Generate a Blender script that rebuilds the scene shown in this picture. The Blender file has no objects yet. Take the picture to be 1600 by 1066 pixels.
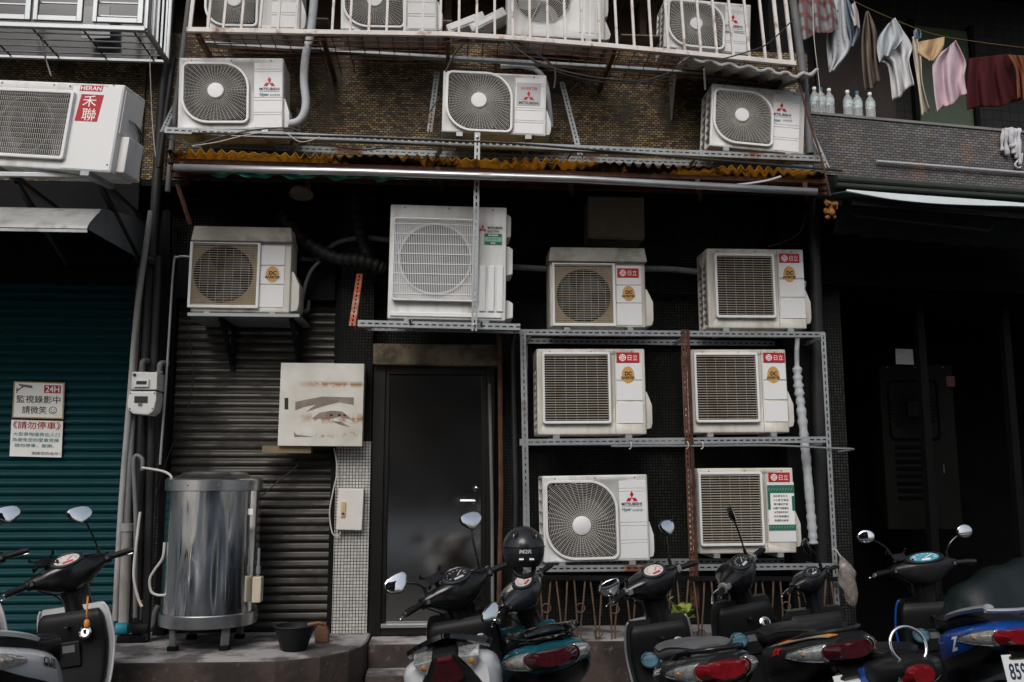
import bpy, bmesh, math, random
from mathutils import Vector, Matrix
random.seed(7)
SC = bpy.context.scene
COL = SC.collection
R = math.radians
V = Vector

# ------------------------------------------------------------------ camera
F, YAW, PITCH, EYE = 1450.0, R(4.0), R(8.4), 1.6
cam_d = bpy.data.cameras.new("camera")
cam = bpy.data.objects.new("camera", cam_d)
COL.objects.link(cam)
cam.location = (0, 0, EYE)
cam.rotation_euler = (R(90) + PITCH, 0, -YAW)
cam_d.sensor_width = 36.0
cam_d.lens = F / 1600.0 * 36.0
cam_d.clip_start, cam_d.clip_end = 0.05, 500.0
SC.camera = cam

# ------------------------------------------------------------------ world, sun, exposure
SUN_EL, SUN_AZ = 42.0, 200.0
W = bpy.data.worlds.new("World")
SC.world = W
W.use_nodes = True
wn, wl = W.node_tree.nodes, W.node_tree.links
bg = wn["Background"]
sky = wn.new("ShaderNodeTexSky")
sky.sky_type = 'NISHITA'
sky.sun_disc = False
sky.sun_elevation = R(SUN_EL)
sky.sun_rotation = R(SUN_AZ)
sky.dust_density = 4.0
sky.air_density = 1.0
hs = wn.new("ShaderNodeHueSaturation")
hs.inputs["Saturation"].default_value = 0.55
wl.new(sky.outputs["Color"], hs.inputs["Color"])
wl.new(hs.outputs["Color"], bg.inputs["Color"])
bg.inputs["Strength"].default_value = 0.075
sun_d = bpy.data.lights.new("sun", 'SUN')
sun_d.energy = 1.0
sun_d.angle = R(35)
sun_d.color = (1.0, 0.985, 0.96)
sun = bpy.data.objects.new("sun", sun_d)
COL.objects.link(sun)
sun.location = (-3, -6, 14)
az, el = R(SUN_AZ), R(SUN_EL)
sun_dir = V((math.sin(az) * math.cos(el), math.cos(az) * math.cos(el), math.sin(el)))
sun.rotation_euler = sun_dir.to_track_quat('Z', 'Y').to_euler()
SC.view_settings.view_transform = 'Standard'
SC.view_settings.look = 'None'
SC.view_settings.exposure = 0.78
SC.view_settings.gamma = 1.0
SC.cycles.max_bounces = 6
SC.cycles.use_denoising = True

# ------------------------------------------------------------------ photo measurements -> points on real planes
CP = V((0, 0, EYE))
cd = V((math.sin(YAW) * math.cos(PITCH), math.cos(YAW) * math.cos(PITCH), math.sin(PITCH)))
cr = V((math.cos(YAW), -math.sin(YAW), 0))
cu = cr.cross(cd)
def ray(x, y): return cd + cr * ((x - 800) / F) + cu * ((533 - y) / F)
def U(x, y, Y):
    v = ray(x, y); return CP + v * (Y / v.y)
def UZ(x, y, Z):
    v = ray(x, y); return CP + v * ((Z - EYE) / v.z)
def UP(x, y, p0, n):
    v = ray(x, y); return CP + v * ((p0 - CP).dot(n) / v.dot(n))

# ------------------------------------------------------------------ mesh builder
def frame(o, x, y, z):
    return Matrix(((x.x, y.x, z.x, o.x), (x.y, y.y, z.y, o.y), (x.z, y.z, z.z, o.z), (0, 0, 0, 1)))
def catmull(pts, n):
    out = []
    P = [tuple(p) for p in pts]
    for i in range(len(P) - 1):
        p0, p1, p2, p3 = P[max(i - 1, 0)], P[i], P[i + 1], P[min(i + 2, len(P) - 1)]
        for k in range(n):
            t = k / n
            out.append(tuple(0.5 * (2 * b + (c - a) * t + (2 * a - 5 * b + 4 * c - d) * t * t + (3 * b - a - 3 * c + d) * t ** 3)
                             for a, b, c, d in zip(p0, p1, p2, p3)))
    out.append(P[-1])
    return out
def curve(pts, n=6): return [V(p) for p in catmull(pts, n)]

class MB:
    def __init__(s, M=None): s.v, s.f, s.M = [], [], M
    def add(s, vs, fs, M=None):
        b = len(s.v)
        vs = [V(v) for v in vs]
        if M is not None: vs = [M @ v for v in vs]
        s.v += vs
        s.f += [tuple(i + b for i in f) for f in fs]
        return s
    def box(s, a, b, M=None):
        x0, y0, z0 = a; x1, y1, z1 = b
        return s.add([(x0, y0, z0), (x1, y0, z0), (x1, y1, z0), (x0, y1, z0), (x0, y0, z1), (x1, y0, z1), (x1, y1, z1), (x0, y1, z1)],
                     [(0, 3, 2, 1), (4, 5, 6, 7), (0, 1, 5, 4), (1, 2, 6, 5), (2, 3, 7, 6), (3, 0, 4, 7)], M)
    def beam(s, p, q, w, h, n=(0, -1, 0), M=None):
        p, q, n = V(p), V(q), V(n)
        x = (q - p); L = x.length; x.normalize()
        t = n.cross(x)
        if t.length < 1e-4: t = V((1, 0, 0)).cross(x)
        t.normalize(); n = x.cross(t)
        m = frame(p, x, t, n)
        if M is not None: m = M @ m
        return s.box((0, -w / 2, -h / 2), (L, w / 2, h / 2), m)
    def slotted(s, p, q, n=(0, -1, 0), w=0.042, side=1, t=0.003, pitch=0.0486, slot=0.030, sh=0.010, flange=True):
        p, q, n = V(p), V(q), V(n)
        x = q - p; L = x.length; x.normalize()
        tt = n.cross(x).normalized(); n = x.cross(tt)
        m = frame(p, x, tt, n)
        h = w / 2
        s.box((0, -h, -t), (L, -sh / 2, 0), m)
        s.box((0, sh / 2, -t), (L, h, 0), m)
        k = max(1, int(L / pitch)); pt = L / k; gap = pt - slot
        for i in range(k):
            s.box((i * pt, -sh / 2, -t), (i * pt + gap, sh / 2, 0), m)
        if flange:
            y0, y1 = (h - t, h) if side > 0 else (-h, -h + t)
            s.box((0, y0, -w), (L, y1, -t), m)
        return s
    def tube(s, pts, r, n=8, closed=False, caps=True, M=None):
        P = [V(p) for p in pts]
        rs = r if isinstance(r, (list, tuple)) else [r] * len(P)
        N = len(P); vs, fs = [], []
        ref = None
        for i in range(N):
            if closed: d = P[(i + 1) % N] - P[i - 1]
            else: d = P[min(i + 1, N - 1)] - P[max(i - 1, 0)]
            if d.length < 1e-9: d = V((0, 0, 1))
            d.normalize()
            if ref is None:
                ref = V((0, 0, 1)) if abs(d.z) < 0.9 else V((0, 1, 0))
            a = (ref - d * ref.dot(d))
            if a.length < 1e-6: a = d.orthogonal()
            a.normalize(); ref = a; b = d.cross(a)
            for k in range(n):
                th = 2 * math.pi * k / n
                vs.append(P[i] + (a * math.cos(th) + b * math.sin(th)) * rs[i])
        for i in range(N if closed else N - 1):
            j = (i + 1) % N
            for k in range(n):
                k2 = (k + 1) % n
                fs.append((i * n + k, i * n + k2, j * n + k2, j * n + k))
        if caps and not closed:
            fs.append(tuple(range(n - 1, -1, -1)))
            fs.append(tuple((N - 1) * n + k for k in range(n)))
        return s.add(vs, fs, M)
    def prism(s, poly, M, d0, d1):
        """poly = [(x, z)] counter-clockwise seen from the front; depth along local y from d0 to d1"""
        n = len(poly)
        vs = [(x, d0, z) for x, z in poly] + [(x, d1, z) for x, z in poly]
        fs = [tuple(range(n)), tuple(range(2 * n - 1, n - 1, -1))]
        for i in range(n):
            j = (i + 1) % n
            fs.append((i, i + n, j + n, j))
        return s.add(vs, fs, M)
    def lathe(s, prof, n=32, M=None, caps=True):
        vs, fs = [], []
        for r, z in prof:
            for k in range(n):
                a = 2 * math.pi * k / n
                vs.append((r * math.cos(a), r * math.sin(a), z))
        for i in range(len(prof) - 1):
            for k in range(n):
                k2 = (k + 1) % n
                fs.append((i * n + k, i * n + k2, (i + 1) * n + k2, (i + 1) * n + k))
        if caps:
            if prof[0][0] > 1e-6: fs.append(tuple(range(n - 1, -1, -1)))
            if prof[-1][0] > 1e-6: fs.append(tuple((len(prof) - 1) * n + k for k in range(n)))
        return s.add(vs, fs, M)
    def grid(s, fn, nu, nv, th=0.0, M=None, nrm=None):
        """fn(u, v) -> point; optional thickness along the surface normal"""
        P = [[V(fn(i / nu, j / nv)) for i in range(nu + 1)] for j in range(nv + 1)]
        w = nu + 1
        vs = [p for row in P for p in row]
        fs = [(j * w + i, j * w + i + 1, (j + 1) * w + i + 1, (j + 1) * w + i) for j in range(nv) for i in range(nu)]
        if th:
            off = []
            for j in range(nv + 1):
                for i in range(nu + 1):
                    du = P[j][min(i + 1, nu)] - P[j][max(i - 1, 0)]
                    dv = P[min(j + 1, nv)][i] - P[max(j - 1, 0)][i]
                    nn = du.cross(dv)
                    nn = nn.normalized() if nn.length > 1e-12 else V((0, 1, 0))
                    off.append(P[j][i] - nn * th)
            b = len(vs)
            vs = vs + off
            fs += [tuple(b + k for k in reversed(f)) for f in fs]
            for i in range(nu):
                fs.append((i + 1, i, b + i, b + i + 1))
                k = nv * w
                fs.append((k + i, k + i + 1, b + k + i + 1, b + k + i))
            for j in range(nv):
                fs.append((j * w, (j + 1) * w, b + (j + 1) * w, b + j * w))
                k = j * w + nu
                fs.append((k + w, k, b + k, b + k + w))
        return s.add(vs, fs, M)
    def rings(s, rr, closed=True, caps=True, M=None):
        n = len(rr[0]); vs = [p for r in rr for p in r]; fs = []
        for i in range(len(rr) - 1):
            for k in range(n):
                k2 = (k + 1) % n
                fs.append((i * n + k, i * n + k2, (i + 1) * n + k2, (i + 1) * n + k))
        if caps:
            fs.append(tuple(range(n - 1, -1, -1)))
            fs.append(tuple((len(rr) - 1) * n + k for k in range(n)))
        return s.add(vs, fs, M)
    def ball(s, c, r, n=16, M=None):
        rx, ry, rz = (r, r, r) if not isinstance(r, tuple) else r
        rr = []
        for j in range(1, n // 2 + 1):
            a = math.pi * j / (n // 2 + 1) - math.pi / 2
            rr.append([(c[0] + rx * math.cos(a) * math.cos(2 * math.pi * k / n), c[1] + ry * math.cos(a) * math.sin(2 * math.pi * k / n), c[2] + rz * math.sin(a)) for k in range(n)])
        return s.rings(rr, M=M)
    def build(s, name, mat, parent=None, bevel=0.0, smooth=False, world=False, segs=2):
        me = bpy.data.meshes.new(name)
        vs = s.v if s.M is None else [s.M @ v for v in s.v]
        me.from_pydata([tuple(v) for v in vs], [], s.f)
        me.update()
        bm = bmesh.new(); bm.from_mesh(me)
        if bevel:
            bmesh.ops.bevel(bm, geom=[e for e in bm.edges if e.is_manifold and e.calc_face_angle(0) > 0.5], offset=bevel, segments=segs, profile=0.6, affect='EDGES', clamp_overlap=True)
        bmesh.ops.recalc_face_normals(bm, faces=bm.faces)
        bm.to_mesh(me); bm.free()
        if smooth:
            for p in me.polygons: p.use_smooth = True
            if smooth == 'auto':
                try: me.set_sharp_from_angle(angle=R(38))
                except Exception: pass
        return link(name, me, mat, parent, world)

def wm(o):
    return (wm(o.parent) @ o.matrix_parent_inverse @ o.matrix_basis) if o.parent else o.matrix_basis.copy()
def link(name, me, mat, parent=None, world=False):
    o = bpy.data.objects.new(name, me)
    COL.objects.link(o)
    if mat is not None:
        me.materials.clear(); me.materials.append(mat)
    if parent is not None:
        o.parent = parent
        if world: o.matrix_parent_inverse = wm(parent).inverted()
    return o
def tag(o, label, cat, group=None, kind=None):
    if label: o["label"] = label
    if cat: o["category"] = cat
    if group: o["group"] = group
    if kind: o["kind"] = kind
    return o
def thing(name, label, cat, loc=(0, 0, 0), group=None):
    o = bpy.data.objects.new(name, None)
    o.empty_display_size = 0.1
    COL.objects.link(o)
    o.location = loc
    return tag(o, label, cat, group)
def struct(o):
    o["kind"] = "structure"; return o

def text_mesh(body, shear=0.0, bold=0.0, res=3):
    c = bpy.data.curves.new("lettering", 'FONT')
    c.body = body; c.size = 1.0; c.resolution_u = res
    c.align_x = 'CENTER'; c.align_y = 'CENTER'
    c.shear = shear; c.offset = bold
    o = bpy.data.objects.new("lettering_source", c)
    COL.objects.link(o)
    bpy.context.view_layer.update()
    dg = bpy.context.evaluated_depsgraph_get()
    me = bpy.data.meshes.new_from_object(o.evaluated_get(dg))
    vs = [v.co.copy() for v in me.vertices]; fs = [tuple(p.vertices) for p in me.polygons]
    bpy.data.objects.remove(o); bpy.data.meshes.remove(me); bpy.data.curves.remove(c)
    x0 = min(v.x for v in vs); x1 = max(v.x for v in vs); y0 = min(v.y for v in vs); y1 = max(v.y for v in vs)
    return [((v.x - x0) / (x1 - x0) - 0.5, (v.y - y0) / (y1 - y0) - 0.5) for v in vs], fs
def text(body, fn, w, h, mat, parent=None, name="lettering", shear=0.0, bold=0.0, world=False, M=None):
    """letters fitted into w x h; fn(u, v) maps metres on the surface to a point"""
    vs, fs = text_mesh(body, shear, bold)
    me = bpy.data.meshes.new(name)
    P = [V(fn(u * w, v * h)) for u, v in vs]
    if M is not None: P = [M @ p for p in P]
    me.from_pydata([tuple(p) for p in P], [], fs); me.update()
    return link(name, me, mat, parent, world)

def boolean_cut(o, cutter):
    m = o.modifiers.new("cut", 'BOOLEAN'); m.object = cutter; m.operation = 'DIFFERENCE'; m.solver = 'EXACT'
    bpy.context.view_layer.update()
    dg = bpy.context.evaluated_depsgraph_get()
    me = bpy.data.meshes.new_from_object(o.evaluated_get(dg))
    o.modifiers.clear(); old = o.data; o.data = me; me.name = old.name
    bpy.data.meshes.remove(old)
    cm = cutter.data; bpy.data.objects.remove(cutter); bpy.data.meshes.remove(cm)

# ------------------------------------------------------------------ materials
def nd(nt, typ, **kw):
    n = nt.nodes.new(typ)
    for k, v in kw.items(): setattr(n, k, v)
    return n
def mixc(nt, fac, a, b, mode='MIX'):
    n = nd(nt, "ShaderNodeMix", data_type='RGBA', blend_type=mode)
    for s, val in ((n.inputs[0], fac), (n.inputs[6], a), (n.inputs[7], b)):
        if hasattr(val, 'links'): nt.links.new(val, s)
        elif isinstance(val, tuple): s.default_value = (*val, 1)[:4]
        else: s.default_value = val
    return n.outputs[2]
def ramp(nt, fac, lo, hi, a=0.0, b=1.0):
    n = nd(nt, "ShaderNodeMapRange"); n.clamp = True
    nt.links.new(fac, n.inputs[0])
    for i, x in enumerate((lo, hi, a, b)): n.inputs[i + 1].default_value = x
    return n.outputs[0]
def base_mat(name):
    m = bpy.data.materials.new(name); m.use_nodes = True
    nt = m.node_tree; b = nt.nodes["Principled BSDF"]
    tc = nd(nt, "ShaderNodeTexCoord")
    oi = nd(nt, "ShaderNodeObjectInfo")
    sc = nd(nt, "ShaderNodeVectorMath", operation='SCALE'); sc.inputs[0].default_value = (37.0, 53.0, 71.0)
    nt.links.new(oi.outputs["Random"], sc.inputs[3])
    ad = nd(nt, "ShaderNodeVectorMath", operation='ADD')
    nt.links.new(tc.outputs["Object"], ad.inputs[0]); nt.links.new(sc.outputs[0], ad.inputs[1])
    return m, nt, b, ad.outputs[0], tc.outputs["Object"]
def noise(nt, vec, scale, detail=5.0, stretch=None, rough=0.6):
    if stretch:
        mp = nd(nt, "ShaderNodeMapping"); mp.inputs["Scale"].default_value = stretch
        nt.links.new(vec, mp.inputs[0]); vec = mp.outputs[0]
    n = nd(nt, "ShaderNodeTexNoise"); n.inputs["Scale"].default_value = scale
    n.inputs["Detail"].default_value = detail; n.inputs["Roughness"].default_value = rough
    nt.links.new(vec, n.inputs["Vector"])
    return n.outputs[0]
def bumpn(nt, b, h, strength, dist=0.002):
    n = nd(nt, "ShaderNodeBump"); n.inputs["Strength"].default_value = strength; n.inputs["Distance"].default_value = dist
    nt.links.new(h, n.inputs["Height"]); nt.links.new(n.outputs[0], b.inputs["Normal"])
def M(name, col, rough=0.5, metal=0.0, var=0.12, vs=6.0, dirt=None, dthr=(0.55, 0.75), ds=5.0, dst=None, dfac=0.8, drough=0.9, spots=None, sthr=(0.66, 0.7), ss=30.0, bump=0.0, bs=60.0, coat=0.0, spec=0.32, aniso=None):
    m, nt, b, vec, obj = base_mat(name)
    n1 = noise(nt, vec, vs)
    lo = tuple(c * (1 - var) for c in col); hi = tuple(min(1, c * (1 + var)) for c in col)
    c = mixc(nt, ramp(nt, n1, 0.3, 0.7), lo, hi)
    rsock = None; msock = None
    if dirt:
        n2 = noise(nt, vec, ds, 8.0, dst)
        f = ramp(nt, n2, dthr[0], dthr[1], 0.0, dfac)
        c = mixc(nt, f, c, dirt)
        rsock = ramp(nt, f, 0, 1, rough, drough)
        if metal: msock = ramp(nt, f, 0, 1, metal, 0.0)
    if spots:
        n3 = noise(nt, vec, ss, 3.0)
        f2 = ramp(nt, n3, sthr[0], sthr[1])
        c = mixc(nt, f2, c, spots)
    nt.links.new(c, b.inputs["Base Color"])
    b.inputs["Roughness"].default_value = rough; b.inputs["Metallic"].default_value = metal
    b.inputs["Specular IOR Level"].default_value = spec
    if rsock: nt.links.new(rsock, b.inputs["Roughness"])
    if msock: nt.links.new(msock, b.inputs["Metallic"])
    if coat: b.inputs["Coat Weight"].default_value = coat; b.inputs["Coat Roughness"].default_value = 0.08
    if bump: bumpn(nt, b, noise(nt, vec, bs, 4.0), bump)
    return m
def tilemat(name, c1, c2, mortar, bw, bh, mort=0.12, offset=0.5, rough=0.7, dirtcol=None, dthr=(0.45, 0.65), ds=1.5, patch=None, pthr=(0.5, 0.6), ps=2.0, bump=0.3, bias=0.0, third=None, dst=(1, 1, 0.35), axis='xz', spec=0.3):
    """small wall tiles in the plane of a wall (x along the wall, z up)"""
    m, nt, b, vec, obj = base_mat(name)
    sp = nd(nt, "ShaderNodeSeparateXYZ"); nt.links.new(obj, sp.inputs[0])
    cb = nd(nt, "ShaderNodeCombineXYZ")
    nt.links.new(sp.outputs["XYZ".index(axis[0].upper())], cb.inputs[0]); nt.links.new(sp.outputs[2], cb.inputs[1])
    br = nd(nt, "ShaderNodeTexBrick"); br.offset = offset; br.squash = 1.0
    nt.links.new(cb.outputs[0], br.inputs["Vector"])
    br.inputs["Scale"].default_value = 1.0
    br.inputs["Brick Width"].default_value = bw; br.inputs["Row Height"].default_value = bh
    br.inputs["Mortar Size"].default_value = mort * bh; br.inputs["Mortar Smooth"].default_value = 0.2
    br.inputs["Bias"].default_value = bias
    br.inputs["Color1"].default_value = (*c1, 1); br.inputs["Color2"].default_value = (*c2, 1); br.inputs["Mortar"].default_value = (*mortar, 1)
    c = br.outputs["Color"]
    if patch:
        f = ramp(nt, noise(nt, vec, ps, 6.0), pthr[0], pthr[1])
        c = mixc(nt, f, c, mixc(nt, 1.0, c, patch, 'MULTIPLY'))
    if third:
        f = ramp(nt, noise(nt, vec, third[1], 4.0, third[3] if len(third) > 3 else None), third[2][0], third[2][1])
        c = mixc(nt, f, c, third[0])
    if dirtcol:
        f = ramp(nt, noise(nt, vec, ds, 8.0, dst), dthr[0], dthr[1], 0, 0.85)
        c = mixc(nt, f, c, dirtcol)
    nt.links.new(c, b.inputs["Base Color"]); b.inputs["Roughness"].default_value = rough
    b.inputs["Specular IOR Level"].default_value = spec
    bumpn(nt, b, br.outputs["Fac"], -bump, 0.003)
    return m
def glassy(name, col, rough=0.05, trans=0.9, ior=1.45, alpha=1.0):
    m, nt, b, vec, obj = base_mat(name)
    b.inputs["Base Color"].default_value = (*col, 1); b.inputs["Roughness"].default_value = rough
    b.inputs["Transmission Weight"].default_value = trans; b.inputs["IOR"].default_value = ior
    b.inputs["Alpha"].default_value = alpha
    return m
RUST = (0.13, 0.045, 0.018)
K = dict(
    acwhite=M("ac_white_paint", (0.62, 0.62, 0.61), 0.45, var=0.05, vs=2.0, dirt=(0.25, 0.205, 0.155), dthr=(0.47, 0.76), ds=3.2, dst=(2.4, 2.4, 0.3), dfac=0.75),
    acivory=M("ac_ivory_paint", (0.56, 0.54, 0.49), 0.5, var=0.07, vs=2.0, dirt=(0.22, 0.175, 0.125), dthr=(0.48, 0.78), ds=3.5, dst=(2.0, 2.0, 0.35), dfac=0.75),
    aclid=M("weathered_lid", (0.36, 0.35, 0.31), 0.7, var=0.2, vs=4.0, dirt=(0.10, 0.085, 0.06), dthr=(0.5, 0.75), ds=6.0, bump=0.2),
    acpanel=M("panel_white", (0.66, 0.66, 0.66), 0.42, var=0.03, vs=2.0, dirt=(0.42, 0.39, 0.34), dthr=(0.6, 0.85), ds=3.0, dst=(2, 2, .4), dfac=0.5),
    wire=M("grille_wire", (0.60, 0.58, 0.54), 0.5, var=0.12, vs=5.0, dirt=(0.25, 0.2, 0.15), dthr=(0.55, 0.8), ds=8.0, dfac=0.6),
    cavity=M("fan_cavity", (0.016, 0.0135, 0.012), 0.85, var=0.3, vs=3.0, spec=0.2),
    blade=M("fan_blade", (0.05, 0.05, 0.05), 0.6, var=0.2, spec=0.3),
    beige=M("beige_backing", (0.34, 0.26, 0.15), 0.8, var=0.2, vs=4.0, dirt=(0.12, 0.08, 0.04), dthr=(0.45, 0.8), ds=5.0),
    louvre=M("louvre_slat", (0.36, 0.32, 0.27), 0.55, var=0.15, vs=4.0, dirt=(0.16, 0.09, 0.05), dthr=(0.5, 0.75), ds=4.0),
    fins=M("coil_fins", (0.016, 0.009, 0.007), 0.8, var=0.5, vs=4.0, spec=0.2),
    red=M("label_red", (0.38, 0.012, 0.02), 0.4, var=0.05),
    logored=M("logo_red", (0.42, 0.012, 0.018), 0.4, var=0.03),
    white=M("label_white", (0.75, 0.75, 0.74), 0.5, var=0.03),
    black=M("label_black", (0.02, 0.02, 0.02), 0.5, var=0.1),
    ink=M("faded_ink", (0.12, 0.12, 0.13), 0.6, var=0.2),
    teal=M("label_teal", (0.02, 0.18, 0.22), 0.5, var=0.05),
    green=M("label_green", (0.02, 0.12, 0.08), 0.5, var=0.05),
    palegreen=M("label_pale_green", (0.22, 0.42, 0.30), 0.5, var=0.05),
    orange=M("badge_tan", (0.50, 0.27, 0.08), 0.5, var=0.08),
    grey=M("label_grey", (0.4, 0.41, 0.42), 0.5, var=0.05),
    galv=M("galvanised_steel", (0.25, 0.265, 0.275), 0.5, 0.35, var=0.18, vs=8.0, dirt=RUST, dthr=(0.58, 0.66), ds=2.2, dfac=0.95),
    galvclean=M("clean_galvanised", (0.33, 0.35, 0.36), 0.42, 0.5, var=0.12, vs=8.0, dirt=(0.10, 0.08, 0.07), dthr=(0.6, 0.8), ds=4.0),
    rusty=M("rusted_steel", (0.085, 0.034, 0.021), 0.85, var=0.5, vs=9.0, dirt=(0.05, 0.025, 0.015), dthr=(0.45, 0.7), ds=8.0, bump=0.3),
    redrust=M("red_lead_paint", (0.32, 0.085, 0.04), 0.8, var=0.3, vs=9.0, dirt=(0.3, 0.28, 0.26), dthr=(0.52, 0.65), ds=7.0),
    rail=M("white_rusting_paint", (0.60, 0.56, 0.53), 0.6, var=0.1, vs=8.0, dirt=(0.22, 0.09, 0.05), dthr=(0.56, 0.68), ds=9.0, dfac=0.9),
    pipesteel=M("silver_pipe", (0.5, 0.5, 0.5), 0.32, 0.8, var=0.15, vs=6.0, dirt=(0.08, 0.05, 0.03), dthr=(0.58, 0.75), ds=3.0),
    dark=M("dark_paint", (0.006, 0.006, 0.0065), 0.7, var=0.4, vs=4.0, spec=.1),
    darkpipe=M("dark_drain_pipe", (0.018, 0.018, 0.019), 0.45, var=0.3, vs=4.0, dirt=(0.045, 0.04, 0.036), dthr=(0.55, 0.8), ds=3.0),
    greypipe=M("grey_plastic_pipe", (0.13, 0.132, 0.135), 0.5, var=0.15, vs=4.0, dirt=(0.07, 0.06, 0.05), dthr=(0.5, 0.8), ds=4.0, dst=(2, 2, .5)),
    palepipe=M("pale_plastic_pipe", (0.28, 0.275, 0.265), 0.5, var=0.15, vs=4.0, dirt=(0.08, 0.065, 0.055), dthr=(0.5, 0.78), ds=4.0, dst=(2, 2, .5)),
    ribbed=M("ribbed_hose", (0.009, 0.009, 0.009), 0.6, var=0.2),
    wrap=M("white_tape_wrap", (0.40, 0.42, 0.44), 0.6, var=0.2, vs=8.0, dirt=(0.2, 0.18, 0.15), dthr=(0.5, 0.8), ds=8.0, bump=0.5, bs=40.0),
    cable=M("black_cable", (0.02, 0.02, 0.02), 0.5, var=0.2),
    cablew=M("pale_cable", (0.45, 0.43, 0.40), 0.5, var=0.2),
    tilew=tilemat("tan_brick_tile", (0.34, 0.25, 0.125), (0.05, 0.032, 0.018), (0.016, 0.013, 0.010), 0.037, 0.0185, 0.20, dirtcol=(0.035, 0.026, 0.018), dthr=(0.50, 0.64), ds=4.0, dst=(1, 1, 0.5), bias=-0.05, patch=(0.5, 0.45, 0.4), ps=1.2, third=((0.36, 0.33, 0.28), 3.0, (0.74, 0.8), (3.0, 3.0, 0.25))),
    tiler=tilemat("grey_brick_tile", (0.16, 0.155, 0.16), (0.09, 0.082, 0.08), (0.028, 0.026, 0.026), 0.052, 0.0215, 0.17, dirtcol=(0.035, 0.032, 0.03), dthr=(0.55, 0.8), ds=1.0, patch=(1.5, 1.15, 0.85), pthr=(0.55, 0.62), ps=3.0, third=((0.30, 0.34, 0.38), 1.8, (0.68, 0.8))),
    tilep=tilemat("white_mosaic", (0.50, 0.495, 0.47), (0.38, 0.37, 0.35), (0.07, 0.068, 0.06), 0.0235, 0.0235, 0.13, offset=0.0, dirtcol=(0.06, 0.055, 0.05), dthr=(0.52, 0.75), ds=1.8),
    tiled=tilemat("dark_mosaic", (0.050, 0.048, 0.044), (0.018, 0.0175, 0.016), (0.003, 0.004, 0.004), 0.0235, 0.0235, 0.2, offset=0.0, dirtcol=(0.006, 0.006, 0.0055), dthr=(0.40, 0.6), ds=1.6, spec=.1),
    tilebal=tilemat("balcony_tile", (0.026, 0.026, 0.024), (0.018, 0.018, 0.017), (0.008, 0.008, 0.008), 0.10, 0.10, 0.06, offset=0.0),
    shutter=M("steel_shutter", (0.048, 0.044, 0.039), 0.40, 0.55, var=0.25, vs=3.0, dirt=(0.012, 0.010, 0.008), dthr=(0.48, 0.7), ds=3.0, dst=(1, 1, 2.5)),
    tealshut=M("teal_shutter", (0.002, 0.036, 0.042), 0.5, var=0.15, vs=2.0, spec=.12, dirt=(0.002, 0.02, 0.023), dthr=(0.5, 0.8), ds=2.0),
    concrete=M("worn_concrete", (0.20, 0.175, 0.16), 0.85, var=0.25, vs=3.0, dirt=(0.07, 0.05, 0.042), dthr=(0.45, 0.62), ds=2.5, bump=0.5, bs=30.0),
    concreted=M("dark_red_concrete", (0.10, 0.068, 0.056), 0.85, var=0.35, vs=2.5, dirt=(0.035, 0.028, 0.025), dthr=(0.45, 0.65), ds=2.0, bump=0.6, bs=25.0),
    asphalt=M("asphalt", (0.05, 0.05, 0.05), 0.85, var=0.25, vs=2.0, bump=0.6, bs=120.0),
    rubber=M("black_rubber", (0.006, 0.006, 0.0065), 0.6, var=0.2),
    chrome=M("chrome", (0.75, 0.76, 0.77), 0.1, 1.0, var=0.04),
    mirror=M("mirror_glass", (0.85, 0.87, 0.88), 0.02, 1.0, var=0.02),
    alu=M("aluminium", (0.30, 0.315, 0.325), 0.42, 0.6, var=0.08, vs=4.0),
)
# ------------------------------------------------------------------ ground, pavement, steps
ZP = 0.47
def bevelled_slab(name, poly, z0, z1, mat, bev=0.02):
    mb = MB()
    n = len(poly)
    mb.add([(x, y, z0) for x, y in poly] + [(x, y, z1) for x, y in poly],
           [tuple(range(n - 1, -1, -1)), tuple(range(n, 2 * n))] + [(i, (i + 1) % n, n + (i + 1) % n, n + i) for i in range(n)])
    return mb.build(name, mat, bevel=bev, segs=3)
g = MB(); g.add([(-40, -40, 0), (40, -40, 0), (40, 40, 0), (-40, 40, 0)], [(0, 1, 2, 3)])
struct(g.build("road", K['asphalt']))
def topmat(name, top, side):
    """trodden top, dirty riser: picked by the way the face points"""
    m, nt, b, vec, obj = base_mat(name)
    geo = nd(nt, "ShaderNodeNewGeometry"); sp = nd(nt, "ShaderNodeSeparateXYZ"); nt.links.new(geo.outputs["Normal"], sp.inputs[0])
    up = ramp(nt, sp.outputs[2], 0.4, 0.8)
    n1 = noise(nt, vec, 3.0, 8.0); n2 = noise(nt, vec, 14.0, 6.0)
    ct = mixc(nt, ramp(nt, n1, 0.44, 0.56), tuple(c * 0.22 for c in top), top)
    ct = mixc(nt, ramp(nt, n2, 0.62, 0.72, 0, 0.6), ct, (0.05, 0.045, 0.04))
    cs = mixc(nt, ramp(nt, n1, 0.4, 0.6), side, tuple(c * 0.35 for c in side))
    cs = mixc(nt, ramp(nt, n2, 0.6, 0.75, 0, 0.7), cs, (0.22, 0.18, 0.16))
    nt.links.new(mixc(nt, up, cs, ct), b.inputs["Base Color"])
    b.inputs["Roughness"].default_value = 0.8
    bumpn(nt, b, noise(nt, vec, 22.0, 8.0), 0.7, 0.01)
    return m
STEP = topmat("trodden_concrete", (0.30, 0.285, 0.28), (0.062, 0.042, 0.036))
fr = [UZ(x, y, ZP) for x, y in ((-420, 1034), (120, 1034), (430, 1031), (500, 1024), (545, 1015), (568, 1006), (574, 1000))]
poly = [(p.x, p.y) for p in fr]
poly += [(poly[-1][0], 7.42), (poly[0][0], 7.42)]
struct(bevelled_slab("raised_pavement", poly, -0.02, ZP, STEP, 0.025))
xs0 = poly[-2][0] + 0.004
xs1 = U(905, 1010, 6.75).x
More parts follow.
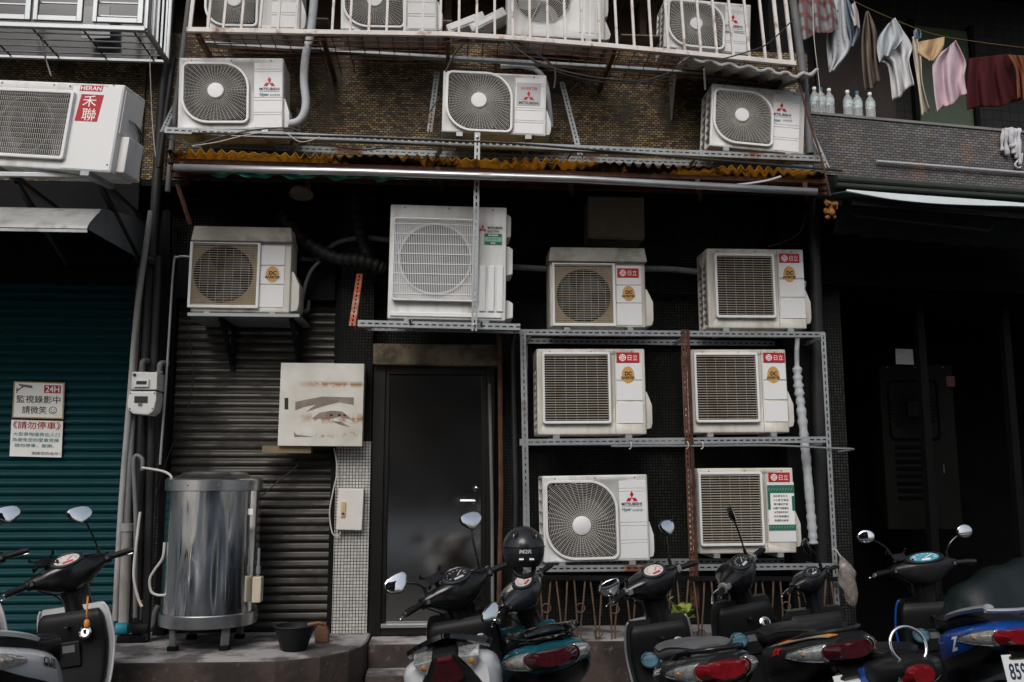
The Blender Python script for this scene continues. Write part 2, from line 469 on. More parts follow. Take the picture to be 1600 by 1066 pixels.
s1 = bevelled_slab("upper_step", [(xs0, 6.86), (xs1 - .004, 6.86), (xs1 - .004, 7.42), (xs0, 7.42)], -0.02, 0.44, STEP, 0.015)
s2 = bevelled_slab("lower_step", [(xs0 + .004, 6.62), (xs1 - .1, 6.62), (xs1 - .1, 6.856), (xs0 + .004, 6.856)], -0.02, 0.277, STEP, 0.015)
struct(s1); struct(s2)
struct(bevelled_slab("planter_kerb", [(xs1, 6.67), (3.05, 6.67), (3.05, 7.42), (xs1, 7.42)], -0.02, 0.48, STEP, 0.02))

# ------------------------------------------------------------------ the shop house in the middle
XL, XR = U(262, 500, 7.2).x, U(1303, 500, 7.2).x
bld = thing("shop_house", "tan brick tiled shop house covered in air conditioners, with steel door and shutter", "building", (0.4, 7.3, 0))
def part(mb, name, mat, parent=bld, **k): return mb.build(name, mat, parent, world=True, **k)
zt = U(700, 66, 7.0).z
ZU = U(272, 268, 6.98).z - .06; XU = U(1264, 150, 7.0).x
part(MB().box((-3.2, 7.0, ZU), (XU, 7.28, zt)), "upper_wall", K['tilew'])
part(MB().box((XL - .45, 7.30, 0), (XR + .1, 7.5, ZU + .2)), "lower_wall", K['tiled'])
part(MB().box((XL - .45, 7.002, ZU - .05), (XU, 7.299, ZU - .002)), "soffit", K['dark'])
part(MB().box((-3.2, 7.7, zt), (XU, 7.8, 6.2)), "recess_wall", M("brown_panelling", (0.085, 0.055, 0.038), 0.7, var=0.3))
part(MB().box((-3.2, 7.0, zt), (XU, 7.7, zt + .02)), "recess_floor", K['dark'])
part(MB().box((-3.2, 6.95, 5.75), (XU, 7.7, 6.2)), "upper_slab", K['tilew'])
WFM = M("brown_window_frame", (0.12, 0.075, 0.05), 0.6, var=0.2)
for px in (700, 1003, 1020):
    a = U(px, 40, 7.6); part(MB().box((a.x - .03, 7.55, zt + .02), (a.x + .03, 7.66, 5.75)), "window_post", WFM)

def shutter_mesh(x0, x1, z0, z1, Y, pitch, bulge, lip=0.012):
    n = max(1, round((z1 - z0) / pitch)); p = (z1 - z0) / n
    prof = []
    for i in range(n):
        b = z0 + i * p
        for t, d in ((0.0, 0.0), (0.12, -lip * 0.3), (0.16, -bulge * 0.35), (0.3, -bulge * 0.8), (0.5, -bulge), (0.7, -bulge * 0.8), (0.9, -bulge * 0.2)):
            prof.append((b + t * p, Y + d))
    prof.append((z1, Y))
    mb = MB(); vs = []
    for z, y in prof: vs += [(x0, y, z), (x1, y, z)]
    mb.add(vs, [(2 * i, 2 * i + 1, 2 * i + 3, 2 * i + 2) for i in range(len(prof) - 1)])
    mb.box((x0, Y + .01, z0), (x1, Y + .02, z1))
    return mb
xa, xb = U(268, 700, 7.2).x, U(519, 700, 7.2).x
sh = part(shutter_mesh(xa, xb, ZP + .01, 2.95, 7.22, 0.064, 0.016), "roller_shutter", K['shutter'])
part(MB().box((xa - .05, 7.14, ZP), (xa - .002, 7.295, 3.1)).box((xb + .002, 7.14, ZP), (xb + .045, 7.295, 3.1)).box((xa, 7.10, 2.955), (xb, 7.295, 3.3)), "shutter_guide", K['dark'])
x0, x1 = U(523, 800, 7.12).x, U(577, 800, 7.12).x
ZM = U(545, 690, 7.12).z
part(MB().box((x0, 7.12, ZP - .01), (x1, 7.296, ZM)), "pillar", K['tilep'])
part(MB().box((x0, 7.122, ZM + .001), (x1, 7.296, ZU - .06)), "pillar", K['tiled'])["label"] = "dark mosaic upper half of the pillar"  # pillar continues in the darker mosaic above this seam
# steel door
dx0, dx1 = U(606, 780, 7.2).x, U(752, 780, 7.2).x
zb, zd = U(680, 972, 7.2).z, U(680, 586, 7.2).z
def brushed(name, col, r):
    m, nt, b, vec, obj = base_mat(name)
    n = noise(nt, obj, 30.0, 4.0, (0.25, 1, 14.0))
    nt.links.new(mixc(nt, ramp(nt, n, .3, .7), tuple(c * .85 for c in col), col), b.inputs["Base Color"])
    b.inputs["Metallic"].default_value = 1.0
    nt.links.new(ramp(nt, noise(nt, obj, 2.0, 6.0), .3, .7, r - .02, r + .025), b.inputs["Roughness"])
    return m
STEEL = brushed("brushed_steel", (0.66, 0.63, 0.59), 0.12)
DARKST = brushed("dark_brushed_steel", (0.06, 0.056, 0.052), 0.36)
door = part(MB().box((dx0, 7.20, zb), (dx1, 7.24, zd)), "steel_door", STEEL, bevel=.003)
pl = MB()
pl.box((dx0 + .05, 7.194, zb + .08), (dx1 - .05, 7.1995, zd - .06))
part(pl, "door_panel", STEEL, door)
fx0, fx1 = U(580, 780, 7.16).x, U(772, 780, 7.16).x
zs = ZP - .02
fm = MB()
fm.box((fx0, 7.15, zs), (dx0 - .035, 7.29, zd + .10)).box((dx0 - .033, 7.175, zs), (dx0 - .003, 7.29, zd + .10))
fm.box((dx1 + .003, 7.175, zs), (dx1 + .033, 7.29, zd + .10)).box((dx1 + .035, 7.15, zs), (fx1, 7.29, zd + .10))
fm.box((dx0 - .033, 7.165, zd + .004), (dx1 + .033, 7.29, zd + .098))
part(fm, "door_frame", DARKST)
part(MB().box((dx0 - .03, 7.13, zb - .03), (dx1 + .03, 7.22, zb - .004)), "door_sill", K['alu'], bevel=.004)
part(MB().box((dx0 - .03, 7.16, zs), (dx1 + .03, 7.25, zb - .031)), "kick_plate", DARKST)
lz0, lz1 = U(680, 571, 7.1).z, U(680, 538, 7.1).z
part(MB().box((U(583, 550, 7.08).x, 7.08, lz0), (U(778, 550, 7.08).x, 7.296, lz1)), "lintel", M("stained_lintel", (0.19, 0.15, 0.105), 0.8, var=.3, dirt=(0.03, 0.022, 0.016), dthr=(.42, .6), ds=5.0, spots=(0.16, 0.075, 0.03), sthr=(.6, .68), ss=14, bump=.5, bs=30), bevel=.012)
hp = U(742, 783, 7.2); lp = U(744, 763, 7.2)
h = MB()
for q, r in ((hp, .024), (lp, .026)):
    h.lathe([(r, 0), (r, .008), (r * .8, .014)], 20, Matrix.Translation((q.x, 7.193, q.z)) @ Matrix.Rotation(R(90), 4, 'X'))
h.tube([(hp.x, 7.19, hp.z), (hp.x, 7.145, hp.z), (hp.x - .11, 7.14, hp.z)], .008, 8)
h.lathe([(.011, 0), (.011, .03), (.006, .032)], 12, Matrix.Translation((lp.x, 7.185, lp.z)) @ Matrix.Rotation(R(90), 4, 'X'))
part(h, "handle", K['chrome'], door, smooth='auto')
q = U(728, 810, 7.19)
part(MB().box((q.x - .012, 7.19, q.z - .007), (q.x + .012, 7.1935, q.z + .007)), "paper_tag", K['white'], door)
# rusty conduit right of the door
xr = U(787, 780, 7.05)
part(MB().tube([U(779, 975, 7.05), U(783, 780, 7.05), U(781, 560, 7.05), U(779, 515, 7.05)], .019, 10), "rusty_conduit", K['rusty'])
part(MB().tube([U(803, 1000, 7.1), U(806, 780, 7.1), U(801, 545, 7.1), U(803, 520, 7.1)], .02, 10), "downpipe", K['darkpipe'])
part(MB().tube([U(770, 985, 7.12), U(769, 800, 7.12), U(765, 600, 7.12)], .013, 8), "door_jamb_pipe", K['greypipe'])

# ------------------------------------------------------------------ the neighbour on the left
lb = thing("left_shop", "dark neighbouring shop with closed teal roller shutter and tan tiles above it", "building", (-3.4, 7.0, 0))
YL = 7.25
xl1 = U(196, 800, YL).x
part(shutter_mesh(-5.6, xl1, ZP + .01, 3.1, YL, 0.066, 0.02), "roller_shutter", K['tealshut'], lb)
part(MB().box((-5.6, YL + .02, 0), (xl1 + .12, YL + .35, 3.2)), "wall", K['tiled'], lb)
p0, p1 = U(182, 968, YL - .06), U(228, 375, YL - .06)
gd = MB().beam(U(184, 968, YL - .08), U(222, 400, YL - .08), .05, .04)
part(gd, "shutter_guide", K['greypipe'], lb)
ZL = U(100, 283, 6.98).z
part(MB().box((-5.6, 6.98, ZL), (-2.35, 7.6, 6.2)), "brick_wall", K['tilew'], lb)
part(MB().box((-5.6, 6.985, 3.2), (-2.35, 7.6, ZL - .001)), "dark_band", K['dark'], lb)
part(MB().box((-5.6, 6.75, 5.25), (-2.55, 6.979, 6.2)), "balcony_wall", K['tilebal'], lb)
# metal hood over the shutter
hood = thing("shutter_hood", "curved grey metal hood over the teal shutter", "hood", U(80, 350, 6.2))
hx1a = U(160, 327, 6.15).x
prof = [(7.2, U(0, 345, 7.2).z), (6.25, U(0, 326, 6.25).z), (6.10, U(0, 330, 6.10).z - .003), (5.96, U(0, 345, 5.96).z - .006), (5.92, U(0, 356, 5.92).z)]
prof = catmull(prof, 5)
hm = MB()
hm.grid(lambda u, v: (-5.4 + u * (hx1a + 5.4) - (0.05 if u > .99 and v > .6 else 0) * 0, prof[round(v * (len(prof) - 1))][0], prof[round(v * (len(prof) - 1))][1]), 12, len(prof) - 1, .006)
HM = M("weathered_hood_metal", (0.34, 0.34, 0.335), 0.5, .3, var=.15, vs=6, dirt=(0.07, 0.065, 0.06), dthr=(.52, .72), ds=6.0, dst=(1, 1, .6), bump=.15, bs=12)
hm.build("hood_sheet", HM, hood, smooth='auto', world=True)
n = len(prof); ZE = U(215, 404, 6.9).z
ec = MB(); ec.add([(hx1a + .003, y, z) for y, z in prof] + [(hx1a + .003, 6.9, ZE)], [tuple(range(n + 1))])
ec.add([(hx1a + .009, y, z) for y, z in prof] + [(hx1a + .009, 6.9, ZE)], [tuple(range(n, -1, -1))])
ec.build("end_plate", M("dark_hood_end", (0.20, 0.215, 0.225), 0.5, .3, var=.15, dirt=(0.03, 0.03, 0.03), dthr=(.5, .8), ds=3), hood, world=True)
MB().box((-5.4, 5.92, prof[-1][1] - .02), (hx1a, 5.93, prof[-1][1] - .001)).build("front_lip", HM, hood, world=True)

# window cage of the left neighbour
cg = thing("window_cage", "silver aluminium window cage on the left neighbour with see-through grid floor", "window cage", U(120, 60, 6.3))
YC = 6.15
zc = U(120, 43, YC).z
cx1 = U(228, 42, YC).x
cb = U(252, 88, 6.62)
A = K['alu']
f = MB().beam((-3.9, YC, zc), (cx1, YC, zc), .032, .04).beam((cx1, YC, zc), (cx1, YC + .5, zc), .03, .03, (1, 0, 0)).beam((-3.9, YC + .5, zc), (cx1, YC + .5, zc), .02, .03)
f.beam((cx1, YC, zc), (cx1, YC, zc + .6), .03, .03).beam((cx1, YC + .5, zc), (cx1, YC + .5, zc + .6), .03, .03)
f.build("cage_frame", A, cg, world=True, bevel=.003)
sash = MB()
for a, b in ((-60, 43), (55, 124), (148, 219)):
    pa, pb = U(a, 38, YC - .02), U(b, 38, YC - .02)
    z0, z1 = zc + .03, zc + .6
    sash.beam((pa.x, YC - .02, z0), (pa.x, YC - .02, z1), .028, .03).beam((pb.x, YC - .02, z0), (pb.x, YC - .02, z1), .035, .03).beam((pa.x + .018, YC - .021, z0 + .017), (pb.x - .018, YC - .021, z0 + .017), .034, .028)
sash.build("sash", A, cg, world=True, bevel=.002)
for yy in (25, 4):
    m = MB()
    for a, b in ((-60, 43), (58, 122), (152, 216)):
        pa, pb = U(a, yy, YC), U(b, yy, YC); m.tube([(pa.x, YC, pa.z), (pb.x, YC, pa.z)], .008, 6)
    m.build("guard_bar", A, cg, world=True)
for i in range(5):
    y = YC + .07 + i * .09
    MB().beam((cx1, y, zc), (cx1, y, zc + .6), .014, .014).build("side_bar", A, cg, world=True)
for i in range(4):
    y = YC + .1 + i * .1
    MB().tube([(-3.9, y, zc), (cx1, y, zc)], .007, 6).build("floor_bar", K['greypipe'], cg, world=True)
for i in range(5): MB().tube([(cx1 - .10 - i * .34, YC, zc + .012), (cx1 - .10 - i * .34, YC + .5, zc + .012)], .007, 5).build("floor_rod", K['darkpipe'], cg, world=True)
gl = MB().box((-3.9, 6.72, zc + .05), (cx1 - .1, 6.74, zc + .7)); gl.build("window_pane", M("dim_window_glass", (0.03, 0.032, 0.034), 0.12, var=.3, vs=2.0), cg, world=True)
MB().tube([U(60, 55, 6.5), U(80, 119, 6.2)], .006, 6).build("hanger_rod", K['greypipe'], cg, world=True)
MB().beam(U(150, 10, 6.6), U(150, 60, 6.6), .2, .01).build("inner_curtain", M("pale_curtain", (.3, .3, .3), .8), cg, world=True)

# ------------------------------------------------------------------ the neighbour on the right
rb = thing("right_shop", "right neighbour with grey brick balcony parapet above a pitch dark shop front", "building", (4.2, 7.6, 0))
pA = U(1280, 180, 6.95); pB = UZ(1600, 209, pA.z)
dr = V((pB.x - pA.x, pB.y - pA.y, 0)).normalized(); nr = V((dr.y, -dr.x, 0))
if nr.y > 0: nr = -nr
back = -nr
def RB(px, py, off=0.0):
    """point of the photo on the right neighbour's front plane, moved off metres outwards"""
    return UP(px, py, pA + nr * off, nr)
def rbx(s, o, z): p = pA + dr * s - nr * o; return V((p.x, p.y, z))
def rbox(mb, s0, s1, o0, o1, z0, z1):
    c = [rbx(s, o, z) for z in (z0, z1) for s, o in ((s0, o0), (s1, o0), (s1, o1), (s0, o1))]
    return mb.add(c, [(0, 3, 2, 1), (4, 5, 6, 7), (0, 1, 5, 4), (1, 2, 6, 5), (2, 3, 7, 6), (3, 0, 4, 7)])
z_top, z_bot = pA.z, RB(1310, 274).z
SL = 4.0
part(rbox(MB(), -.07, SL, 0.0, .14, z_bot, z_top), "parapet", K['tiler'], rb)
part(rbox(MB(), -.08, SL, -.012, .152, z_top + .001, z_top + .022), "parapet_coping", M("grey_coping", (.17, .165, .16), .8, var=.25), rb)
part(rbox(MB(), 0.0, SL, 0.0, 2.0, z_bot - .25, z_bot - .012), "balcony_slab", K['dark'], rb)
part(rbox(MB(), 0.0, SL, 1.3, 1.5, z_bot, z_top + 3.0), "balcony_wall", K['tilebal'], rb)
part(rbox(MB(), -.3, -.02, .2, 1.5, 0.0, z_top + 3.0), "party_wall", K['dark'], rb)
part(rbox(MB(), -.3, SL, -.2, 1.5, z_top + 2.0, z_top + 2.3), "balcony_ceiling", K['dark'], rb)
wa = UP(1425, 40, pA - nr * 1.28, nr); wb = UP(1522, 200, pA - nr * 1.28, nr)
s_a = (wa - pA).dot(dr); s_b = (wb - pA).dot(dr)
WG = M("green_wired_glass", (0.075, 0.10, 0.06), 0.3, var=.2, vs=40.0, spec=.4)
win = part(rbox(MB(), s_a, s_b, 1.275, 1.295, z_top - .3, wa.z), "window", WG, rb)
for a_, b_ in ((s_a - .05, s_a - .002), (s_b + .002, s_b + .05)): part(rbox(MB(), a_, b_, 1.24, 1.298, z_top - .3, wa.z + .05), "window_stile", K['dark'], win)
part(rbox(MB(), s_a, s_b, 1.24, 1.274, z_top + .52, z_top + .58), "window_rail", K['dark'], win)
part(rbox(MB(), s_a - 1.1, s_a - .25, 1.27, 1.295, z_top - .6, wa.z - .1), "balcony_door", M("dark_brown_door", (.05, .035, .03), .6, var=.2), rb)
# parapet pipes under and across
part(MB().tube([RB(1370, 252, .03), RB(1600, 270, .03), RB(1700, 278, .03)], .011, 8), "white_conduit", K['wrap'], rb)
for y0, y1, r in ((279, 301, .03), (289, 309, .022)):
    part(MB().tube([RB(1306, y0, .08), RB(1450, (y0 + y1) / 2 + 0, .08), RB(1680, y1 + 5, .08)], r, 10), "gutter_pipe", M("green_black_gutter", (.03, .036, .03), .5, var=.2), rb)
# shop front recess: floor, side, back, ceiling
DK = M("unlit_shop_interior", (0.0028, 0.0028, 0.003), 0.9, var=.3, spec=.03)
zc2 = RB(1320, 340).z
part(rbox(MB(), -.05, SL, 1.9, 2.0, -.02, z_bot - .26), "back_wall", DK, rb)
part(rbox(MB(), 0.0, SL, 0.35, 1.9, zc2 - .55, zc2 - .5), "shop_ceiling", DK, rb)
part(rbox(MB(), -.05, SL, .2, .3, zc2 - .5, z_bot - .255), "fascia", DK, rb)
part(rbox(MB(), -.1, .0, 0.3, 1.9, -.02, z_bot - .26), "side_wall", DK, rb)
for px in (1452, 1588):
    p = UP(px, 700, pA - nr * .5, nr); s = (p - pA).dot(dr)
    part(rbox(MB(), s - .035, s + .035, .5, .56, 0, zc2 - .551), "shop_mullion", M("dark_mullion", (.004, .004, .004), .8, spec=.08, var=.2), rb)
p = UP(1474, 732, pA - nr * .47, nr)
part(MB().tube([p + V((-.02, 0, .04)), p + V((-.02, -.04, .03)), p + V((-.02, -.04, -.04)), p + V((-.02, 0, -.05))], .006, 6), "door_handle", K['chrome'], rb)
p = UP(1414, 557, pA - nr * 1.2, nr)
# dim lit paper seen over the cabinet unit
nt_ = MB(); nt_.add([UP(x, y, pA - nr * 1.2, nr) for x, y in ((1400, 569), (1428, 570), (1426, 546), (1399, 545))], [(0, 1, 2, 3)]); nt_.add([UP(x, y, pA - nr * 1.204, nr) for x, y in ((1400, 569), (1428, 570), (1426, 546), (1399, 545))], [(3, 2, 1, 0)])
part(nt_, "wall_notice", M("notice_paper", (.75, .7, .68), .7, var=.15, vs=60), rb)
# white curved awning of the right shop
aw = thing("shop_awning", "pale blue-white awning edge hanging under the grey brick parapet", "awning", RB(1450, 310, .5))
O = .55
top = [(1322, 298), (1390, 303), (1460, 308), (1530, 313), (1600, 319), (1680, 326)]
bot = [(1322, 300), (1390, 312), (1460, 319), (1530, 322), (1600, 324), (1680, 331)]
tp = [UP(x, y, pA + nr * O, nr) for x, y in top]; bp = [UP(x, y, pA + nr * (O + .02), nr) for x, y in bot]
m = MB()
tpc = curve(tp, 4); bpc = curve(bp, 4)
k = len(tpc) - 1
m.grid(lambda u, v: tpc[round(u * k)] * (1 - v) + bpc[round(u * k)] * v, k, 3, .01)
m.build("valance", M("pale_awning_cloth", (.50, .55, .56), .6, var=.06, dirt=(.3, .33, .33), dthr=(.5, .8), ds=2), aw, world=True)
m = MB(); m.grid(lambda u, v: tpc[round(u * k)] * (1 - v) + (tpc[round(u * k)] + V((0, .0, .10)) - nr * .5) * v, k, 2, .008)
m.build("awning_top", M("dull_awning_cloth", (.10, .11, .11), .7), aw, world=True)
m = MB().beam(RB(1330, 318, .5), RB(1600, 340, .5), .03, .03)
m.build("front_bar", K['dark'], aw, world=True)
hd = thing("rolled_shade", "dim rolled shade with a pale crumpled end hanging above the dark shop", "shade", RB(1400, 350, .2))
m = MB(); e0, e1 = RB(1306, 345, .2), RB(1700, 382, .2)
ax = (e1 - e0)
def shade(u, v):
    a = v * 2.6 - .4
    return e0 + ax * u + nr * (.10 * math.cos(a)) + V((0, 0, .07 * math.cos(a * .9) * (1) - .12 * v + .06)) + V((0, 0, .01 * math.sin(u * 60 + v * 3)))
m.grid(shade, 60, 12, .006)
m.build("shade_sheet", M("dim_shade_cloth", (.016, .018, .018), .8, spec=.1, var=.2), hd, world=True, smooth=True)
MB().tube([RB(1330, 336, .35), RB(1545, 360, .35), RB(1550, 352, .35)], .012, 8).build("shade_rod", K['darkpipe'], hd, world=True)

# ------------------------------------------------------------------ corrugated awning over the ground floor
def amber():
    m, nt, b, vec, obj = base_mat("amber_corrugated_plastic")
    n = noise(nt, obj, 2.2, 8.0, (1.0, 0.6, 1.0)); n2 = noise(nt, obj, 9.0, 5.0)
    c = mixc(nt, ramp(nt, n, .44, .50), (0.56, 0.35, 0.075), (0.030, 0.015, 0.008))
    c = mixc(nt, ramp(nt, n2, .5, .7, 0, .7), c, (0.02, 0.012, 0.008))
    nt.links.new(c, b.inputs["Base Color"]); b.inputs["Roughness"].default_value = .5
    tr = nd(nt, "ShaderNodeBsdfTranslucent"); nt.links.new(c, tr.inputs["Color"])
    mx = nd(nt, "ShaderNodeMixShader"); mx.inputs[0].default_value = .55
    nt.links.new(b.outputs[0], mx.inputs[1]); nt.links.new(tr.outputs[0], mx.inputs[2])
    nt.links.new(mx.outputs[0], nt.nodes["Material Output"].inputs["Surface"])
    return m
ag = thing("corrugated_awning", "rust-stained amber corrugated sheet awning across the ground floor", "awning", U(760, 270, 6.4))
fL, fR = U(262, 236, 6.15), U(1288, 268, 6.15)
bL, bR = U(272, 268, 6.98), U(1290, 296, 6.98)
SA = [(0, 0), (.25, .010), (.45, .014), (.52, .024), (.6, .012), (.8, .010), (1, 0)]
def sag(u):
    for (a, x), (b, y) in zip(SA, SA[1:]):
        if u <= b: return x + (y - x) * (u - a) / (b - a)
    return 0
def cor(u, v):
    p = (fL * (1 - u) + fR * u) * (1 - v) + (bL * (1 - u) + bR * u) * v
    return p + V((0, 0, .013 * (1 + .5 * math.sin(u * 37)) * math.sin(u * 2 * math.pi * 66 + .6 * math.sin(u * 29)) + sag(u) * (1 - v) + .006 * math.sin(u * 23)))
m = MB(); m.grid(cor, 62 * 8, 4, .003)
m.build("corrugated_sheet", amber(), ag, world=True, smooth=True)
for v in (.12, .5, .85):
    MB().beam(cor(0, v) + V((0, 0, -.055)), cor(1, v) + V((0, 0, -.055)), .03, .05).build("purlin", K['rusty'], ag, world=True)
for u in (.02, .2, .4, .6, .8, .97):
    a, b = cor(u, .0) + V((0, .02, -.10)), cor(u, 1) + V((0, 0, -.10)); MB().beam(a, b, .03, .04, (0, 0, 1)).build("rafter", K['rusty'], ag, world=True)
MB().tube([U(272, 262, 6.1), U(560, 269, 6.1), U(900, 280, 6.1), U(1276, 300, 6.1)], .026, 12).build("front_pipe", K['pipesteel'], ag, world=True, smooth=True)
m = MB(); m.grid(lambda u, v: U(480 + 300 * u - 150, 272 + 300 * u * .022 - 3.5, 6.13) + V((0, .02 * math.sin(u * 30), -v * (.028 + .016 * math.sin(u * 41) * math.sin(u * 13)))), 70, 3, .003)
m.build("torn_cloth_strip", M("torn_green_cloth", (.02, .15, .09), .8, var=.4, vs=8), ag, world=True)
# grey corrugated rooflet over the upper right unit
rl = thing("corrugated_rooflet", "small grey wavy cement sheet roof over the rightmost unit on the long shelf", "rooflet", U(1150, 120, 6.3))
a, b = U(1050, 112, 6.1), U(1272, 118, 6.1)
pts = catmull([(1080, 91), (1108, 97), (1135, 101), (1160, 105), (1190, 109), (1215, 113), (1240, 118), (1262, 116), (1278, 111)], 8)
nk = len(pts) - 1
RDZ = U(1048, 115, 7.0).z - U(1080, 91, 6.3).z
def roof(u, v):
    x, y = pts[round(u * nk)]
    p = U(x, y, 6.3)
    return p + V((0, .7 * v, RDZ * v + .013 * math.cos(u * 2 * math.pi * 7.2)))
m = MB(); m.grid(roof, nk, 6, .016)
m.tube([roof(0, k / 10) for k in range(11)], .013, 8); m.tube([roof(k / 80, 0) for k in range(81)], .013, 8)
m.build("wavy_sheet", M("cement_sheet", (.36, .37, .36), .85, var=.2, vs=8, dirt=(.07, .06, .05), dthr=(.5, .75), ds=5), rl, world=True, smooth='auto')
MB().add([U(1044, 118, 6.95), U(1056, 112, 6.7), U(1057, 113, 6.7), U(1050, 188, 6.95), U(1048, 188, 6.95)], [(0, 1, 2, 3, 4), (4, 3, 2, 1, 0)]).build("side_sheet", K['galvclean'], rl, world=True)
MB().tube([U(1100, 108, 6.25), U(1102, 140, 6.35)], .008, 6).build("prop_rod", K['galvclean'], rl, world=True)
# ------------------------------------------------------------------ outdoor air conditioner units
def rrect(x0, z0, x1, z1, rbl, rbr, rtr, rtl, n=10):
    out = []
    for cx, cz, r, a0 in ((x0 + rbl, z0 + rbl, rbl, 180), (x1 - rbr, z0 + rbr, rbr, 270), (x1 - rtr, z1 - rtr, rtr, 0), (x0 + rtl, z1 - rtl, rtl, 90)):
        for i in range(n + 1):
            a = R(a0 + 90 * i / n); out.append((cx + r * math.cos(a), cz + r * math.sin(a)))
    return out
def inside(poly, x, z):
    c = False; j = len(poly) - 1
    for i in range(len(poly)):
        if (poly[i][1] > z) != (poly[j][1] > z) and x < (poly[j][0] - poly[i][0]) * (z - poly[i][1]) / (poly[j][1] - poly[i][1]) + poly[i][0]: c = not c
        j = i
    return c
def offset(poly, d):
    cx = sum(p[0] for p in poly) / len(poly); cz = sum(p[1] for p in poly) / len(poly)
    out = []
    for i in range(len(poly)):
        a, b = poly[i - 1], poly[(i + 1) % len(poly)]
        tx, tz = b[0] - a[0], b[1] - a[1]; L = math.hypot(tx, tz) or 1
        out.append((poly[i][0] + tz / L * d, poly[i][1] - tx / L * d))
    return out
FACE = Matrix.Rotation(R(90), 4, 'X')      # lathe axis +z -> -y (towards the street)
class Unit: pass
def unit(label, BL, BR, TL, Y, mat='acwhite', yaw=0.0, D=0.30, hole=None, holes_left=None, bev=0.012, feet=True, group="outdoor air conditioner units on the house front"):
    u = Unit(); yaw = R(yaw)
    n = V((math.sin(yaw), -math.cos(yaw), 0))
    P0 = U(*BL, Y); B = UP(*BR, P0, n); T = UP(*TL, P0, n)
    x = (B - P0); u.W = x.length; x.normalize()
    z = T - P0; z = z - x * z.dot(x); u.H = z.length; z.normalize(); y = z.cross(x)
    u.o = thing("air_conditioner", label, "air conditioner", P0, group)
    m = frame(P0, x, y, z); u.o.matrix_basis = m; inv = m.inverted(); u.D = D
    u.m = Y / F
    def loc(px, py):
        q = inv @ UP(px, py, P0, n); return q.x, q.z
    u.loc = loc
    u.case = MB().box((0, 0, 0), (u.W, D, u.H)).build("casing", K[mat], u.o, bevel=bev, segs=3, smooth='auto')
    cut = MB()
    if hole: cut.prism(hole(u), None, -0.05, 0.13)
    if holes_left:
        nc, nr, z0, z1, y0, y1, fz = holes_left
        vent = MB(); cw = (y1 - y0) * D / nc; rh = (z1 - z0) * u.H / nr
        for i in range(nc):
            for j in range(nr):
                a = (-.03, y0 * D + i * cw + cw * .12, z0 * u.H + j * rh + rh * (1 - fz) / 2); b = (.028, y0 * D + (i + 1) * cw - cw * .12, z0 * u.H + (j + 1) * rh - rh * (1 - fz) / 2)
                cut.box(a, b); vent.box((.0235, a[1], a[2]), (.0279, b[1], b[2]))
        vent.build("side_vent", K['cavity'], u.o)
    if cut.v:
        c = cut.build("cutter", None)
        c.parent = u.o
        boolean_cut(u.case, c)
        u.case.data.materials.clear(); u.case.data.materials.append(K[mat])
    if feet:
        MB().box((u.W * .14, -.01, -.03), (u.W * .2, D + .02, -.0005)).build("foot", K['galvclean'], u.o)
        MB().box((u.W * .8, -.01, -.03), (u.W * .86, D + .02, -.0005)).build("foot", K['galvclean'], u.o)
    # row of screws along the top edge
    s = MB()
    for t in (.12, .5, .88): s.lathe([(.006, 0), (.006, .002), (.003, .003)], 8, Matrix.Translation((u.W * t, 0.0, u.H - .022)) @ FACE)
    s.build("screw", K['ink'], u.o)
    return u
def ring_prism(mb, outer, inner, y0, y1):
    n = len(outer)
    vs = [(x, y0, z) for x, z in outer] + [(x, y0, z) for x, z in inner] + [(x, y1, z) for x, z in inner] + [(x, y1, z) for x, z in outer]
    fs = []
    for i in range(n):
        j = (i + 1) % n
        for k in range(4):
            a, b = k * n, ((k + 1) % 4) * n
            fs.append((a + i, a + j, b + j, b + i))
    return mb.add(vs, fs)
def liner(u, poly, mat='cavity', depth=.125):
    p = offset(poly, -.0015); n = len(p)
    mb = MB(); mb.add([(x, .004, z) for x, z in p] + [(x, depth, z) for x, z in p], [(i, i + n, (i + 1) % n + n, (i + 1) % n) for i in range(n)] + [tuple(range(2 * n - 1, n - 1, -1))])
    return mb.build("fan_cavity", K[mat], u.o)
def fan(u, cx, cz, r, nb=3, mat='blade', y=.07):
    mb = MB(); mb.lathe([(r * .28, 0), (r * .28, .03), (r * .2, .045), (.001, .048)], 20, Matrix.Translation((cx, y + .02, cz)) @ FACE)
    for k in range(nb):
        a0 = 2 * math.pi * k / nb + .4
        def bl(s, t, a0=a0):
            rr = r * (.25 + .7 * t); a = a0 + s * (1.5 - .3 * t) - .25 * t
            return (cx + rr * math.cos(a), y + (s - .5) * .05, cz + rr * math.sin(a))
        mb.grid(bl, 10, 6, .004)
    return mb.build("fan", K[mat], u.o, smooth='auto')
